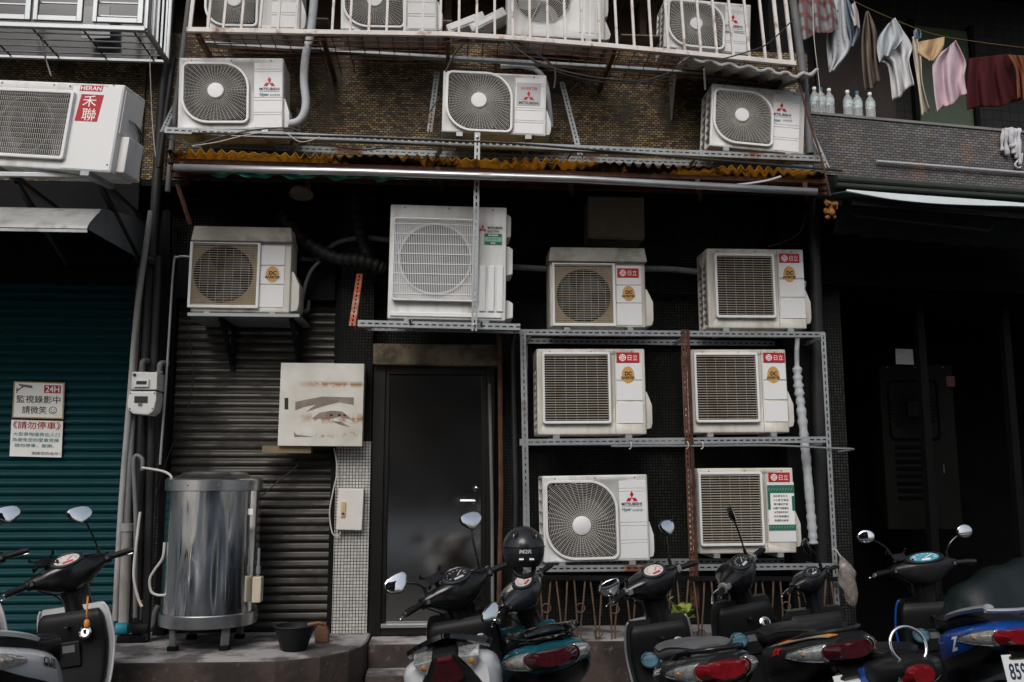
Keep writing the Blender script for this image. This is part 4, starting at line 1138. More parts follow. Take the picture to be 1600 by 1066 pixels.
ms = rk("wall_shelf", "short perforated shelf with one red-primed arm under the big square unit", U(690, 508, 6.45), "shelf")
S(ms, "front_rail", U(559, 505, 6.45), U(813, 511, 6.45), 'galvclean', side=-1, w=.045)
S(ms, "back_rail", U(575, 512, 7.0), U(813, 517, 7.0), 'galvclean', side=1, w=.045)
S(ms, "red_arm", U(562, 428, 6.9), U(550, 509, 6.47), 'redrust', w=.045)
S(ms, "side_arm", U(559, 508, 6.47), U(575, 515, 7.0), 'redrust', (0, 0, -1), w=.04)
S(ms, "side_arm", U(808, 513, 6.47), U(806, 518, 7.0), 'rusty', (0, 0, -1), w=.04)
m = MB()
for px, py in ((641, 501), (752, 504)): 
    q = U(px, py, 6.44); m.lathe([(.012, -.02), (.012, .008), (.006, .012)], 6, Matrix.Translation(q))
m.build("bolt", K['chrome'], ms, world=True)
YK = 6.76
rackt = rk("steel_rack", "tall three-level slotted steel rack of six units, with one rusty middle post", U(1055, 950, YK))
S(rackt, "upright", U(817, 515, YK - .006), U(824, 872, YK - .006), 'galv', w=.044, side=1)
S(rackt, "upright", U(1286, 520, YK - .006), U(1309, 962, YK - .006), 'galvclean', w=.036, side=1)
# the rusty middle post shows a punched face and a plain face
m = MB().slotted(U(1067, 515, YK - .012), U(1083, 950, YK - .012), (-.6, -.8, 0), w=.035, side=-1, flange=False, pitch=.04, slot=.016, sh=.012)
m.beam(U(1074.5, 515, YK - .018), U(1090.5, 950, YK - .018), .034, .004, (.55, -.83, 0))
m.build("upright", K['rusty'], rackt, world=True)["label"] = "rusty red-brown middle post of the rack"
S(rackt, "shelf_rail", U(812, 519, YK), U(1289, 523, YK), 'galv', w=.042, side=-1)
S(rackt, "shelf_rail", U(812, 691, YK), U(1292, 687, YK), 'galvclean', w=.045, side=-1)
S(rackt, "shelf_rail", U(838, 889, YK), U(1306, 885, YK), 'galv', w=.045, side=-1)
for a, b in ((519, 523), (691, 687), (889, 885)):
    z = U(1050, (a + b) / 2, YK).z
    S(rackt, "back_rail", (U(822, a, YK).x, 7.22, z), (U(1290, b, YK).x, 7.22, z), 'galv', w=.042, side=1)
    for px in (828, 1074, 1286):
        q = U(px, (a + b) / 2, YK); S(rackt, "cross_arm", (q.x, YK + .05, z - .03), (q.x, 7.21, z - .03), 'galv', (0, 0, -1), w=.036)
for px in (830, 1290):
    q = U(px, 700, YK); S(rackt, "back_upright", (q.x, 7.255, ZP + .02), (q.x, 7.255, U(px, 515, YK).z), 'galv', w=.04)
MB().tube(curve([U(955, 697, YK - .02), U(1060, 697, YK - .02), U(1200, 696, YK - .02), U(1290, 700, YK - .03), U(1334, 702, YK - .05), U(1310, 706, YK + .1)], 5), .007, 6).build("rack_conduit", K['alu'], rackt, world=True)
for px in (985, 1074, 1097):
    q = U(px, 690, YK - .012); MB().tube(curve([q, q + V((.004, -.012, -.02)), q + V((.002, -.01, -.045)), q + V((-.01, .0, -.055))], 4), .0045, 6).build("wire_tie", K['cablew'], rackt, world=True)
# bracket of the lone unit
br_ = rk("wall_bracket", "thin steel bracket with dark triangular arms carrying the lone lidded unit", U(380, 495, 6.8), "bracket")
MB().box((U(293, 490, 6.7).x, 6.70, U(380, 494.5, 6.7).z), (U(468, 490, 6.7).x, 7.2, U(380, 489.5, 6.7).z)).build("tray", K['alu'], br_, world=True)
for px in (345, 455):
    q = U(px, 494, 6.75); m = MB()
    m.beam(q + V((0, 0, -.02)), V((q.x, 7.2, q.z - .02)), .03, .035, (0, 0, -1)); m.beam(q + V((.0, .05, -.03)), V((q.x, 7.2, q.z - .32)), .03, .03, (1, 0, 0)); m.beam(V((q.x, 7.18, q.z - .02)), V((q.x, 7.18, q.z - .35)), .03, .02)
    m.build("arm", K['dark'], br_, world=True)
# bracket of the far-left unit
bh = rk("wall_bracket", "white flat rail bracket under the large unit with the red name plate", U(60, 280, 6.1), "bracket")
MB().beam(U(-60, 272, 5.98), U(152, 275, 5.98), .03, .03).build("front_rail", K['alu'], bh, world=True, bevel=.003)
for px in (20, 150):
    q = U(px, 276, 6.0); m = MB().beam(q, V((q.x, 6.95, q.z - .02)), .04, .03, (0, 0, -1)); m.beam(q + V((0, .05, -.02)), V((q.x - .0, 6.95, q.z - .36)), .035, .03, (1, 0, 0)); m.build("arm", K['darkpipe'], bh, world=True)

# ------------------------------------------------------------------ balcony cage with white rusting bars
bc = thing("balcony_cage", "white rust-streaked bar cage along the upper balcony over a wire grid floor", "cage", U(765, 60, 6.3))
YG = 6.28
def gy(x):      # bottom rail of the cage in the photo
    pts_ = [(290, 45), (500, 49), (700, 52), (800, 58), (950, 70), (1100, 84), (1242, 98)]
    for (a, b), (c, d) in zip(pts_, pts_[1:]):
        if x <= c: return b + (d - b) * (x - a) / (c - a)
    return 98
rp = [U(x, gy(x) + 2, YG) for x in (292, 500, 700, 800, 950, 1100, 1242)]
m = MB()
for a, b in zip(rp, rp[1:]): m.beam(a, b + (b - a).normalized() * .004, .034, .03)
m.build("bottom_rail", K['rail'], bc, world=True, bevel=.003)
zt2 = U(760, -75, YG).z
m = MB().beam((rp[0].x, YG, zt2), (rp[-1].x, YG, zt2), .034, .03); m.build("top_rail", K['rail'], bc, world=True)
xs = [297, 325, 349, 377, 406, 434, 462, 519, 547, 576, 604, 632, 660, 688, 717, 745, 773, 801, 828, 856, 883, 910, 937, 964, 991, 1018, 1044, 1070, 1095, 1120, 1146, 1171, 1196, 1219, 1238]
for x in xs:
    yb = gy(x) - 2; a = U(x, yb, YG - .004); xt = x - (x - 760) * 2.4e-4 * (yb + 75); b = U(xt, -75, YG - .004)
    thick = .024 if x in (297, 1238, 1219) else .017
    MB().beam(a, b, thick, .017).build("cage_bar", K['rail'], bc, world=True)
for k in range(8):
    t = (k + 1) / 9
    MB().tube([p + V((0, .65 * t, .01)) for p in rp], .005, 5).build("floor_wire", K['rusty'], bc, world=True)
for k in range(40):
    x = 300 + k * 24; a = U(x, gy(x) + 2, YG); MB().tube([a + V((0, .02, .016)), a + V((0, .7, .016))], .004, 4).build("floor_wire", K['rusty'], bc, world=True)
for x in (310, 505, 700, 960, 1235):
    a = U(x, gy(x) + 4, YG + .02); MB().beam(a + V((0, 0, -.03)), V((a.x, 6.99, a.z - .03)), .03, .035, (0, 0, 1)).build("floor_arm", K['rusty'], bc, world=True)
for x in (480, 670, 790, 1000):
    a = U(x, gy(x), 6.86); MB().beam(V((a.x - .18, 6.8, a.z + .02)), V((a.x + .18, 6.8, a.z + .02)), .22, .01, (0, 0, 1)).build("floor_sheet", M("stained_floor_sheet", (.16, .13, .10), .8, var=.4), bc, world=True)
MB().beam(V((rp[0].x, YG + .35, rp[2].z + .04)), V((rp[-1].x, YG + .35, rp[-1].z + .05)), .05, .02, (0, 0, 1)).build("unit_rail", K['galv'], bc, world=True)
# loose white casing parts lying on the cage floor
for lab, q, a in (("slim white casing lid leaning left on the balcony cage floor", (728, 36), R(24)), ("broad white casing panel leaning on its corner between two balcony units", (762, 32), R(30))):
    p = U(*q, 6.55); M4 = Matrix.Translation(p) @ Matrix.Rotation(-a, 4, 'Y')
    o = thing("casing_panel", lab, "panel", p, "loose casing panels in the balcony cage"); o.matrix_basis = M4
    MB().box((-.15, -.02, -.035), (.15, .16, .035)).build("panel_shell", K['acwhite'], o, bevel=.01)
    MB().box((-.13, -.026, -.02), (.06, -.0205, .012)).build("panel_recess", K['acpanel'], o, bevel=.002)
# ------------------------------------------------------------------ the houses across the street (out of view; gaps and tones shaped for reflections)
FP = MB().box((-22, -7.0, -.02), (20, -4.0, .12)).build("far_pavement", M("pale_pavement", (.52, .52, .52), .8, var=.15, vs=1.5), None, bevel=.02)
struct(FP)
for i, (xa_, xb_, hgt, lab) in enumerate(((-7.6, -4.3, 10.5, "grey rendered house across the street beside the side lane"), (-3.3, 7.0, 9.0, "dark brown tiled house across the street, mirrored in the steel door"))):
    ob = thing("street_house", lab, "building", ((xa_ + xb_) / 2, -7, 0))
    wmat = M("facing_wall", ((.36, .36, .35), (.028, .022, .018))[i], .8, var=.2)
    part(MB().box((xa_, -9, 0), (xb_, -7, hgt)), "wall", wmat, ob)
    gm = M("facing_window", (.02, .025, .027), .15)
    n = int((xb_ - xa_) / 2.7)
    for s in range(3):
        for k in range(n):
            x = xa_ + 1.35 + k * (xb_ - xa_ - .6) / n; z = 1.0 + s * 3.1
            wf = part(MB().box((x - .7, -6.995, z), (x + .7, -6.93, z + .06)).box((x - .7, -6.995, z + 1.5), (x + .7, -6.93, z + 1.56)).box((x - .7, -6.995, z + .061), (x - .64, -6.93, z + 1.499)).box((x + .64, -6.995, z + .061), (x + .7, -6.93, z + 1.499)), "window", K['alu'], ob)
            part(MB().box((x - .638, -6.99, z + .062), (x + .638, -6.97, z + 1.498)), "pane", gm, wf)
    part(MB().box((xa_ + .02, -6.994, .121), (xb_ - .02, -6.9, .62)), "added_plinth", K['white'], ob)  # unseen pale strip, added to brighten the steel door's reflection
    part(MB().box((xa_, -6.995, 3.55), (xb_, -6.2, 3.66)), "canopy", K['dark'], ob)

# ------------------------------------------------------------------ stainless water tank
def tank():
    o = thing("water_heater_tank", "dented stainless steel hot water tank on short legs before the steel shutter", "water tank", (U(329, 900, 6.74).x, 6.74, ZP))
    r = 70.5 / F * 6.66
    zt_, zb_ = U(329, 768, 6.42).z - ZP, U(329, 963, 6.42).z - ZP
    def dent(a, z):
        t = (z - zb_) / (zt_ - zb_)
        d = 0
        for ac, tc, wa, wt, am in ((-1.95, .18, .10, .22, -.018), (-1.78, .28, .07, .25, .012), (-2.2, .30, .12, .35, -.012), (-1.2, .35, .10, .4, -.012), (-1.02, .2, .07, .3, .009), (-1.5, .75, .3, .2, -.003), (-1.1, .8, .12, .2, .003)):
            d += am * math.exp(-((a - ac) / wa) ** 2 - ((t - tc) / wt) ** 2)
        return d + .0012 * math.sin(a * 9 + z * 1.3) + .0008 * math.sin(a * 17 - z * 2)
    m = MB(); na, nz = 160, 40
    rr = []
    for j in range(nz + 1):
        z = zb_ + (zt_ - zb_) * j / nz
        rr.append([((r - .006 + dent(-math.pi + 2 * math.pi * k / na, z)) * math.cos(-math.pi + 2 * math.pi * k / na), (r - .006 + dent(-math.pi + 2 * math.pi * k / na, z)) * math.sin(-math.pi + 2 * math.pi * k / na), z) for k in range(na)])
    m.rings(rr, caps=False)
    tm, nt, b, vec, obj = base_mat("polished_stainless")
    nt.links.new(mixc(nt, ramp(nt, noise(nt, obj, 3.0, 6.0, (6, 6, .5)), .35, .7), (.90, .93, .96), (.6, .62, .65)), b.inputs["Base Color"])
    b.inputs["Metallic"].default_value = 1.0
    nt.links.new(ramp(nt, noise(nt, obj, 4.0, 5.0, (8, 8, .6)), .3, .7, .09, .20), b.inputs["Roughness"])
    bumpn(nt, b, noise(nt, obj, 5.0, 3.0, (4, 4, .35)), .05, .004)
    m.build("tank_shell", tm, o, smooth=True)
    TR = brushed("tank_band", (.72, .73, .74), .28)
    MB().lathe([(r - .012, zb_ - .002), (r, zb_ - .002), (r + .005, zb_ - .008), (r + .003, zb_ - .085), (r - .01, zb_ - .09)], 64, caps=False).build("bottom_band", TR, o, smooth='auto')
    MB().lathe([(r - .010, zt_ + .002), (r + .004, zt_ + .004), (r + .006, zt_ + .075), (r - .01, zt_ + .09), (r * .8, zt_ + .098), (r * .72, zt_ + .108), (r * .66, zt_ + .128), (r * .4, zt_ + .135), (.001, zt_ + .137)], 64, caps=False).build("lid", TR, o, smooth='auto')
    MB().lathe([(r - .02, zb_ - .088), (.001, zb_ - .09)], 32, caps=False).build("bottom_plate", K['dark'], o)
    for a in (-126, -54, 54, 126):
        x, y = (r - .03) * math.cos(R(a)), (r - .03) * math.sin(R(a))
        lg = MB().beam((x, y, zb_ - .075), (x * .97, y * .97, .03), .055, .02, (math.cos(R(a)), math.sin(R(a)), 0)).build("leg", K['greypipe'], o, bevel=.004)
        MB().box((x * .97 - .032, y * .97 - .03, 0), (x * .97 + .032, y * .97 + .03, .03)).build("leg_foot", K['dark'], lg, bevel=.004)
    s = MB()
    for a in (-140, -108, -72, -40): s.lathe([(.006, 0), (.006, .003), (.003, .004)], 8, Matrix.Translation(((r + .005) * math.cos(R(a)), (r + .005) * math.sin(R(a)), zt_ + .04)) @ Matrix.Rotation(R(a), 4, 'Z') @ Matrix.Rotation(R(90), 4, 'Y'))
    s.build("rivet", K['ink'], o)
    tb = MB().box((r - .01, -.14, zb_ + .06), (r + .05, -.05, zb_ + .23)).build("control_box", M("cream_control_box", (.5, .44, .34), .5, var=.1), o, bevel=.008)
    MB().tube([(r + .02, -.10, zb_ + .23), (r + .02, -.10, zb_ + .42)], .009, 8).tube([(r + .02, -.10, zb_ + .25), (r + .02, -.10, zb_ + .30)], .015, 8).build("probe_pipe", K['alu'], tb)
    MB().box((r * .9 - .012, -.158, zt_ - .16), (r * .9 + .012, -.150, zt_ - .12)).build("white_tag", K['white'], o)
    return o
tank()

# ------------------------------------------------------------------ pipes, meter and pump between the two shutters
def pipe_thing(name, label, px, Y, r, mat, cat="pipe", n=10, smooth=True, fit=True, group=None):
    pts = [U(p[0], p[1], p[2] if len(p) > 2 else Y) for p in px]
    o = MB().tube(curve(pts, 6), r, n).build(name, K[mat], None, smooth='auto')
    return tag(o, label, cat, group)
pipe_thing("conduit_pipe", "pale grey upright pipe along the right edge of the teal shutter", [(180, 970), (189, 800), (204, 610), (215, 480), (236, 330)], 6.72, .021, 'palepipe')
o = thing("drain_pipe", "stout grey plastic drain stub with a collar, left of the steel tank", "pipe", U(196, 968, 6.7))
MB().tube([U(193, 972, 6.7), U(198, 826, 6.7)], .034, 14).build("stub", K['palepipe'], o, world=True, smooth='auto')
MB().tube([U(198, 830, 6.7), U(198.5, 818, 6.7)], .041, 14).build("collar", K['palepipe'], o, world=True, smooth='auto')
MB().tube(curve([U(199, 820, 6.72), U(201, 770, 6.72), U(205, 690, 6.74), U(208, 640, 6.76)], 5), .020, 10).build("riser", K['greypipe'], o, world=True, smooth='auto')
pipe_thing("drain_pipe", "thick dark drain pipe running the full height between the two shops", [(216, 1000), (222, 700), (238, 400), (258, 100), (268, -20)], 6.9, .037, 'darkpipe')
pipe_thing("drain_pipe", "dark drain pipe with an elbow, behind the gas meter", [(228, 1000), (238, 640), (247, 420), (243, 410), (232, 406)], 6.85, .028, 'darkpipe')
pipe_thing("drain_pipe", "blue-grey pipe slanting up beside the balcony cage's left corner", [(262, 300), (272, 190), (283, 100), (292, 30), (298, -20)], 6.6, .020, 'greypipe')
pipe_thing("drain_pipe", "short dark capped pipe standing left of the long shelf's end", [(248, 262), (262, 160), (272, 90)], 6.7, .020, 'darkpipe')
pipe_thing("conduit_pipe", "thin silver conduit along the left edge of the steel shutter", [(299, 402), (278, 402), (271, 418), (262, 560), (250, 726)], 6.8, .0095, 'alu')
pipe_thing("conduit_pipe", "thin grey riser behind the drain stub left of the tank", [(211, 965), (212, 810), (209, 720), (222, 717), (222, 735)], 6.66, .014, 'greypipe')
pipe_thing("water_hose", "white hose bending from the pipe cluster over to the tank lid", [(222, 731), (236, 733), (256, 737), (267, 744), (270, 757)], 6.6, .0085, 'cablew', "hose")
pipe_thing("water_hose", "white hose looping out of the left side of the tank low down", [(257, 848), (254, 872), (242, 890), (234, 905), (236, 924), (246, 930), (258, 930)], 6.55, .0085, 'cablew', "hose")
pipe_thing("water_hose", "frayed pale hose hanging beside the drain stub down to the pump", [(219, 800), (213, 850), (209, 900), (216, 935), (222, 948)], 6.6, .009, 'cablew', "hose")
pipe_thing("cable", "thin black cable hanging down the left part of the steel shutter", [(290, 490), (300, 560), (302, 590), (290, 650), (262, 715), (245, 770)], 7.1, .004, 'cable', "cable")
def gas_meter():
    p = U(229, 615, 6.75); o = thing("gas_meter", "white wall gas meter with two pipe elbows between the shutters", "gas meter", p)
    def P(x, y, d=0): q = U(x, y, 6.75); return (q.x - p.x, q.z - p.z)
    W_ = M("meter_white", (.55, .55, .53), .5, var=.06, dirt=(.2, .18, .15), dthr=(.55, .8), ds=6)
    MB().prism([P(211, 611), P(251, 611), P(252, 584), P(213, 583)], None, -.09, .09).build("meter_top", W_, o, bevel=.008)
    MB().prism([P(206, 641), P(214, 648), P(238, 650), P(246, 643), P(250, 625), P(250, 613), P(208, 613), P(205, 632)], None, -.085, .085).build("meter_body", W_, o, bevel=.01)
    def rc(x0, y0, x1, y1, a, b, name, mat, bev=.003):
        q0, q1 = P(x0, y1), P(x1, y0); return MB().box((q0[0], a, q0[1]), (q1[0], b, q1[1])).build(name, mat, o, bevel=bev)
    rc(217, 595, 240, 607, -.105, -.09, "register_frame", W_); rc(220.5, 598, 236.5, 603, -.107, -.1051, "register_window", K['black'], .0005)
    rc(216, 621, 237, 631, -.09, -.0852, "dial_window", K['black'], .001); rc(222, 632, 228.5, 636, -.09, -.0852, "seal", K['ink'], .001)
    q = P(217, 588); MB().ball((q[0], -.095, q[1]), .011, 10).build("knob", K['black'], o)
    for x, y in ((222, 572), (250, 575)):
        a, b_ = P(x - 1, 584), P(x + 1, y - 6)
        c = MB().tube(curve([(a[0], 0, a[1] - .005), (a[0], 0, a[1] + .03), ((a[0] + b_[0]) / 2, .0, b_[1]), (b_[0] + .005, .05, b_[1] + .015), (b_[0] + .01, .12, b_[1] + .02)], 4), .019, 10); c.tube([(a[0], 0, a[1] + .0), (a[0], 0, a[1] + .018)], .027, 6)
        c.build("elbow", K['greypipe'], o, smooth='auto')
    s = MB()
    for x, y in ((210, 616), (247, 616), (209, 640), (244, 640)): q = P(x, y); s.lathe([(.006, 0), (.006, .003), (.003, .004)], 8, Matrix.Translation((q[0], -.085, q[1])) @ FACE)
    s.build("screw", K['ink'], o)
    MB().beam((P(230, 560)[0], .1, P(230, 560)[1]), (P(230, 655)[0], .1, P(230, 655)[1]), .05, .01).build("back_plate", K['darkpipe'], o)
gas_meter()
def pump(SC_=.72):
    p = UZ(196, 1004, ZP); o = thing("water_pump", "small teal-ended black water pump on the pavement beside the tank", "pump", p)
    MB().lathe([(.02, -.07), (.055, -.06), (.06, .0), (.055, .05), (.02, .06)], 20, Matrix.Translation((-.03, 0, .13)) @ Matrix.Rotation(R(90), 4, 'Y')).build("pump_head", M("pump_teal", (.02, .24, .32), .5, var=.1), o, smooth='auto')
    MB().lathe([(.03, .03), (.062, .04), (.065, .17), (.05, .19), (.01, .195)], 20, Matrix.Translation((.03, 0, .13)) @ Matrix.Rotation(R(90), 4, 'Y')).build("motor", K['rubber'], o, smooth='auto')
    MB().box((-.07, -.05, 0), (.2, .05, .07)).build("base", K['dark'], o, bevel=.01)
    MB().tube(curve([(.20, .02, .12), (.24, .02, .16), (.25, .02, .26), (.28, .03, .34)], 4), .026, 10).build("suction_pipe", K['greypipe'], o, smooth=True)
    MB().tube([(.12, .03, .20), (.12, .03, .34)], .014, 8).build("riser", K['greypipe'], o)
    MB().box((.09, .01, .33), (.15, .05, .38)).build("valve", K['logored'], o, bevel=.006)
    MB().box((.10, .0, .381), (.18, .04, .392)).build("valve_lever", M("yellow_lever", (.3, .2, .02), .5), o, bevel=.003)
    o.scale = (SC_, SC_, SC_)
pump()
p = UZ(459, 1016, ZP)
o = thing("basin", "black plastic basin on the pavement before the white mosaic pillar", "basin", p)
MB().lathe([(.001, .004), (.075, .0), (.085, .01), (.125, .13), (.130, .155), (.138, .158), (.134, .164), (.122, .160), (.118, .13), (.078, .016), (.001, .012)], 40, caps=False).build("bowl", K['rubber'], o, smooth='auto')
MB().tube(curve([(.09, -.02, .165), (.16, -.02, .175), (.20, .0, .16)], 4), .012, 8).build("ladle_handle", M("wood_handle", (.16, .08, .04), .6), o)
p = UZ(503, 1004, ZP)
o = MB().prism([(-.045, 0), (.045, 0), (.05, .07), (.03, .11), (-.02, .12), (-.05, .09)], None, -.04, .04).build("clay_block", M("brown_clay", (.11, .055, .035), .9, var=.3, bump=.4, bs=20), None, bevel=.012); o.location = p; tag(o, "rounded brown clay lump between black basin and mosaic pillar", "block")

# ------------------------------------------------------------------ electric boxes
def panel_box(name, label, BL, BR, TL, Y, D, mat, cat):
    P0, B, T = U(*BL, Y), U(*BR, Y), U(*TL, Y)
    x = (B - P0); W_ = x.length; x.normalize(); z = T - P0; z -= x * z.dot(x); H_ = z.length; z.normalize()
    o = thing(name, label, cat, P0); m = frame(P0, x, z.cross(x), z); o.matrix_basis = m; inv = m.inverted()
    def loc(px, py): q = inv @ U(px, py, Y); return q.x, q.z
    MB().box((0, .004, 0), (W_, D, H_)).build("case", mat, o, bevel=.006)
    return o, loc, W_, H_
def rustbox():
    m, nt, b, vec, obj = base_mat("rusting_white_enamel")
    sp = nd(nt, "ShaderNodeSeparateXYZ"); nt.links.new(obj, sp.inputs[0])
    n = noise(nt, obj, 26.0, 6.0, (1, 1, 1.0)); n2 = noise(nt, obj, 3.0, 5.0)
    c = mixc(nt, ramp(nt, n2, .35, .7), (.60, .59, .55), (.44, .41, .35))
    for z0, wd, th in ((.455, .028, .38), (.20, .045, .44), (.08, .03, .54)):
        d = nd(nt, "ShaderNodeMath", operation='SUBTRACT'); nt.links.new(sp.outputs[2], d.inputs[0]); d.inputs[1].default_value = z0
        a = nd(nt, "ShaderNodeMath", operation='ABSOLUTE'); nt.links.new(d.outputs[0], a.inputs[0])
        band = ramp(nt, a.outputs[0], 0, wd, 1, 0)
        xs_ = ramp(nt, sp.outputs[0], .10, .28, 0, 1)
        mu = nd(nt, "ShaderNodeMath", operation='MULTIPLY'); nt.links.new(band, mu.inputs[0]); nt.links.new(ramp(nt, n, th, th + .1), mu.inputs[1])
        mu2 = nd(nt, "ShaderNodeMath", operation='MULTIPLY'); nt.links.new(mu.outputs[0], mu2.inputs[0]); nt.links.new(xs_, mu2.inputs[1])
        c = mixc(nt, mu2.outputs[0], c, (.28, .11, .025))
    nt.links.new(c, b.inputs["Base Color"]); b.inputs["Roughness"].default_value = .45
    return m
RBX = rustbox()
o, loc, W_, H_ = panel_box("electric_box", "big rust-streaked white electric box with torn sticker scraps over the shutter", (435, 696), (565, 697), (440, 568), 6.98, .14, K['acivory'], "electric box")
lid = MB().box((-.004, -.012, -.004), (W_ + .004, .003, H_ + .004)).build("door", RBX, o, bevel=.004)
def scrap(pts, name="sticker_scrap", mat=None):
    q = [loc(400 + x / 4, 532 + y / 4) for x, y in pts]
    a = sum(q[i - 1][0] * q[i][1] - q[i][0] * q[i - 1][1] for i in range(len(q)))
    if a < 0: q.reverse()
    MB().prism(q, None, -.0132, -.0121).build(name, mat, lid)
SCR = M("torn_sticker_scrap", (.20, .165, .14), .8, var=.25, vs=12.0)
scrap([(247, 385), (330, 368), (415, 352), (613, 357), (612, 405), (520, 388), (430, 410), (310, 450), (375, 402), (300, 418), (247, 440)], mat=SCR)
scrap([(348, 490), (400, 452), (470, 440), (540, 445), (605, 498), (520, 478), (420, 490)], mat=SCR)
scrap([(470, 505), (530, 508), (593, 545), (530, 530)], mat=SCR); scrap([(238, 570), (258, 590), (365, 603), (240, 605)], mat=SCR)
scrap([(180, 360), (204, 360), (204, 433), (180, 433)], "latch_slot", K['black'])
for i, x in enumerate((462, 512, 545)): scrap([(x, 463), (x + 18, 463), (x + 20, 473), (x + 2, 473)], "sticker_scrap", K['black'])
MB().box((loc(440, 0)[0], .02, -.055), (loc(511, 0)[0], .12, -.004)).build("wooden_batten", M("tan_batten", (.16, .12, .07), .8, var=.2), o)
o, loc, W_, H_ = panel_box("switch_box", "small white switch box with tan rocker on the mosaic pillar", (525, 828), (565, 829), (527, 763), 7.05, .069, M("switch_box_white", (.60, .57, .54), .45, var=.04), "switch box")
cx, cz = loc(536.5, 796)
rk_ = MB().box((cx - .016, -.008, cz - .055), (cx + .016, .005, cz + .055)).build("switch_plate", M("tan_plate", (.55, .38, .2), .4), o, bevel=.004)
MB().ball((cx, -.010, cz - .03), .009, 10).build("switch_lamp", K['rusty'], rk_)
pipe_thing("cable", "pale twin cable hanging from the electric box down past the switch box", [(522, 700), (527, 735), (521, 765), (515, 800), (519, 832), (528, 838), (533, 830)], 7.08, .005, 'cablew', "cable")
pipe_thing("cable", "black cable drooping across the shutter below the electric box", [(478, 706), (462, 730), (440, 748), (412, 772), (396, 785)], 7.12, .005, 'cable', "cable")
BOX = M("dim_beige_enamel", (.21, .18, .135), .6, var=.15, dirt=(.10, .085, .065), dthr=(.5, .8), ds=4)
o, loc, W_, H_ = panel_box("wall_box", "dim beige wall box in the dark under the amber awning", (920, 373), (1006, 375), (918, 308), 7.05, .24, BOX, "electric box")
MB().box((-.006, -.008, .012), (W_ + .006, .003, H_ + .006)).build("door", BOX, o, bevel=.004)
for lab, pts in (("grey pipe running behind the big square unit and the grimy-lidded one", [(793, 417), (830, 419), (862, 421)]), ("grey pipe linking the two top rack units behind", [(1006, 420), (1050, 421), (1090, 425)])):
    pipe_thing("conduit_pipe", lab, pts, 7.0, .024, 'greypipe')

# ------------------------------------------------------------------ under the awning: lamp, ribbed ducts
p = U(471, 300, 6.55); o = thing("dish_lamp", "small unlit dish lamp hanging under the amber awning", "lamp", p)
T = Matrix.Translation((0, 0, 0)) @ Matrix.Rotation(R(-14), 4, 'X')
MB().lathe([(.085, -.025), (.088, -.022), (.07, .01), (.03, .03), (.012, .04)], 28, T, caps=False).lathe([(.084, -.024), (.066, .006), (.0, .02)], 28, T, caps=False).build("shade", M("brown_lamp_rim", (.12, .08, .05), .5), o, smooth='auto')
MB().lathe([(.001, -.012), (.07, -.010), (.074, -.008)], 28, T, caps=False).build("lens", M("dull_lamp_lens", (.10, .09, .07), .3), o)
MB().tube([(0, 0, .03), (0, .03, .12)], .008, 6).build("stem", K['dark'], o)
def ribbed(label, px, r):
    pts = curve([U(*q) for q in px], 16); m = MB(); rs = [r * (1 + .10 * (1 if (i % 4) < 2 else -1)) for i in range(len(pts))]
    m.tube(pts, rs, 14); o = m.build("ribbed_duct", K['ribbed'], None, smooth='auto'); tag(o, label, "duct")
ribbed("black ribbed duct sagging from the lidded unit toward the big square unit", [(440, 335, 7.0), (470, 372, 6.95), (520, 402, 6.9), (565, 408, 6.9), (600, 420, 6.95)], .05)
ribbed("black ribbed duct dropping straight behind the big unit's left edge", [(556, 300, 7.05), (560, 350, 7.0), (572, 395, 6.98), (592, 430, 7.0)], .042)
pipe_thing("conduit_pipe", "slanting grey elbow pipe to the right of the lidded unit", [(470, 404), (492, 405), (505, 395), (530, 378), (560, 372)], 7.05, .018, 'greypipe')
pipe_thing("conduit_pipe", "dim pipe stub entering the left side of the big square unit", [(575, 371), (610, 376)], 7.05, .022, 'greypipe')
pipe_thing("drain_hose", "grey drain hose hanging to the right of the lidded unit", [(500, 408), (485, 425), (476, 450), (472, 470)], 6.98, .014, 'greypipe', "hose")
pipe_thing("timber_strut", "weathered strut leaning under the awning's left end", [(277, 288), (286, 315), (298, 352)], 6.9, .018, 'rusty', "strut", 6)
for lab, a, b in (("dark post at the left corner under the awning", (262, 330), (252, 1000)),):
    o = MB().beam(U(*a, 7.15), U(*b, 7.15), .06, .06).build("corner_post", K['dark'], None); tag(o, lab, "post")

# ------------------------------------------------------------------ signs on the teal shutter
def sign(label, q, Y):
    BL, BR, TL = U(*q[0], Y), U(*q[1], Y), U(*q[2], Y)
    x = BR - BL; W_ = x.length; x.normalize(); z = TL - BL; sh_ = z.dot(x); z -= x * sh_; H_ = z.length; z.normalize()
    o = thing("shutter_sign", label, "sign", BL); o.matrix_basis = frame(BL, x, z.cross(x), z)
    return o, W_, H_, sh_ / H_
SW = M("sign_board", (.78, .77, .73), .5, var=.05, vs=5, dirt=(.4, .35, .25), dthr=(.6, .8), ds=5, dfac=.5)
YS_ = YL - .036
o, W_, H_, s = sign("upper white sign on the teal shutter with red 24H corner and smiley", [(19, 653), (99, 655), (22, 596)], YS_)
def SP(u, v): return (u * W_ + v * H_ * s, v * H_)
bd = MB().prism([SP(0, 0), SP(1, 0), SP(1, 1), SP(0, 1)], None, -.003, .004).build("board", SW, o)
m = MB(); ring_prism(m, [SP(0, 0), SP(1, 0), SP(1, 1), SP(0, 1)], [SP(.025, .03), SP(.975, .03), SP(.975, .97), SP(.025, .97)], -.0045, -.0031); m.build("tan_border", M("sign_tan_border", (.34, .25, .10), .6), bd)
m = MB().prism([SP(.60, .70), SP(.93, .70), SP(.93, .92), SP(.60, .92)], None, -.0043, -.0031).build("red_field", K['red'], bd)
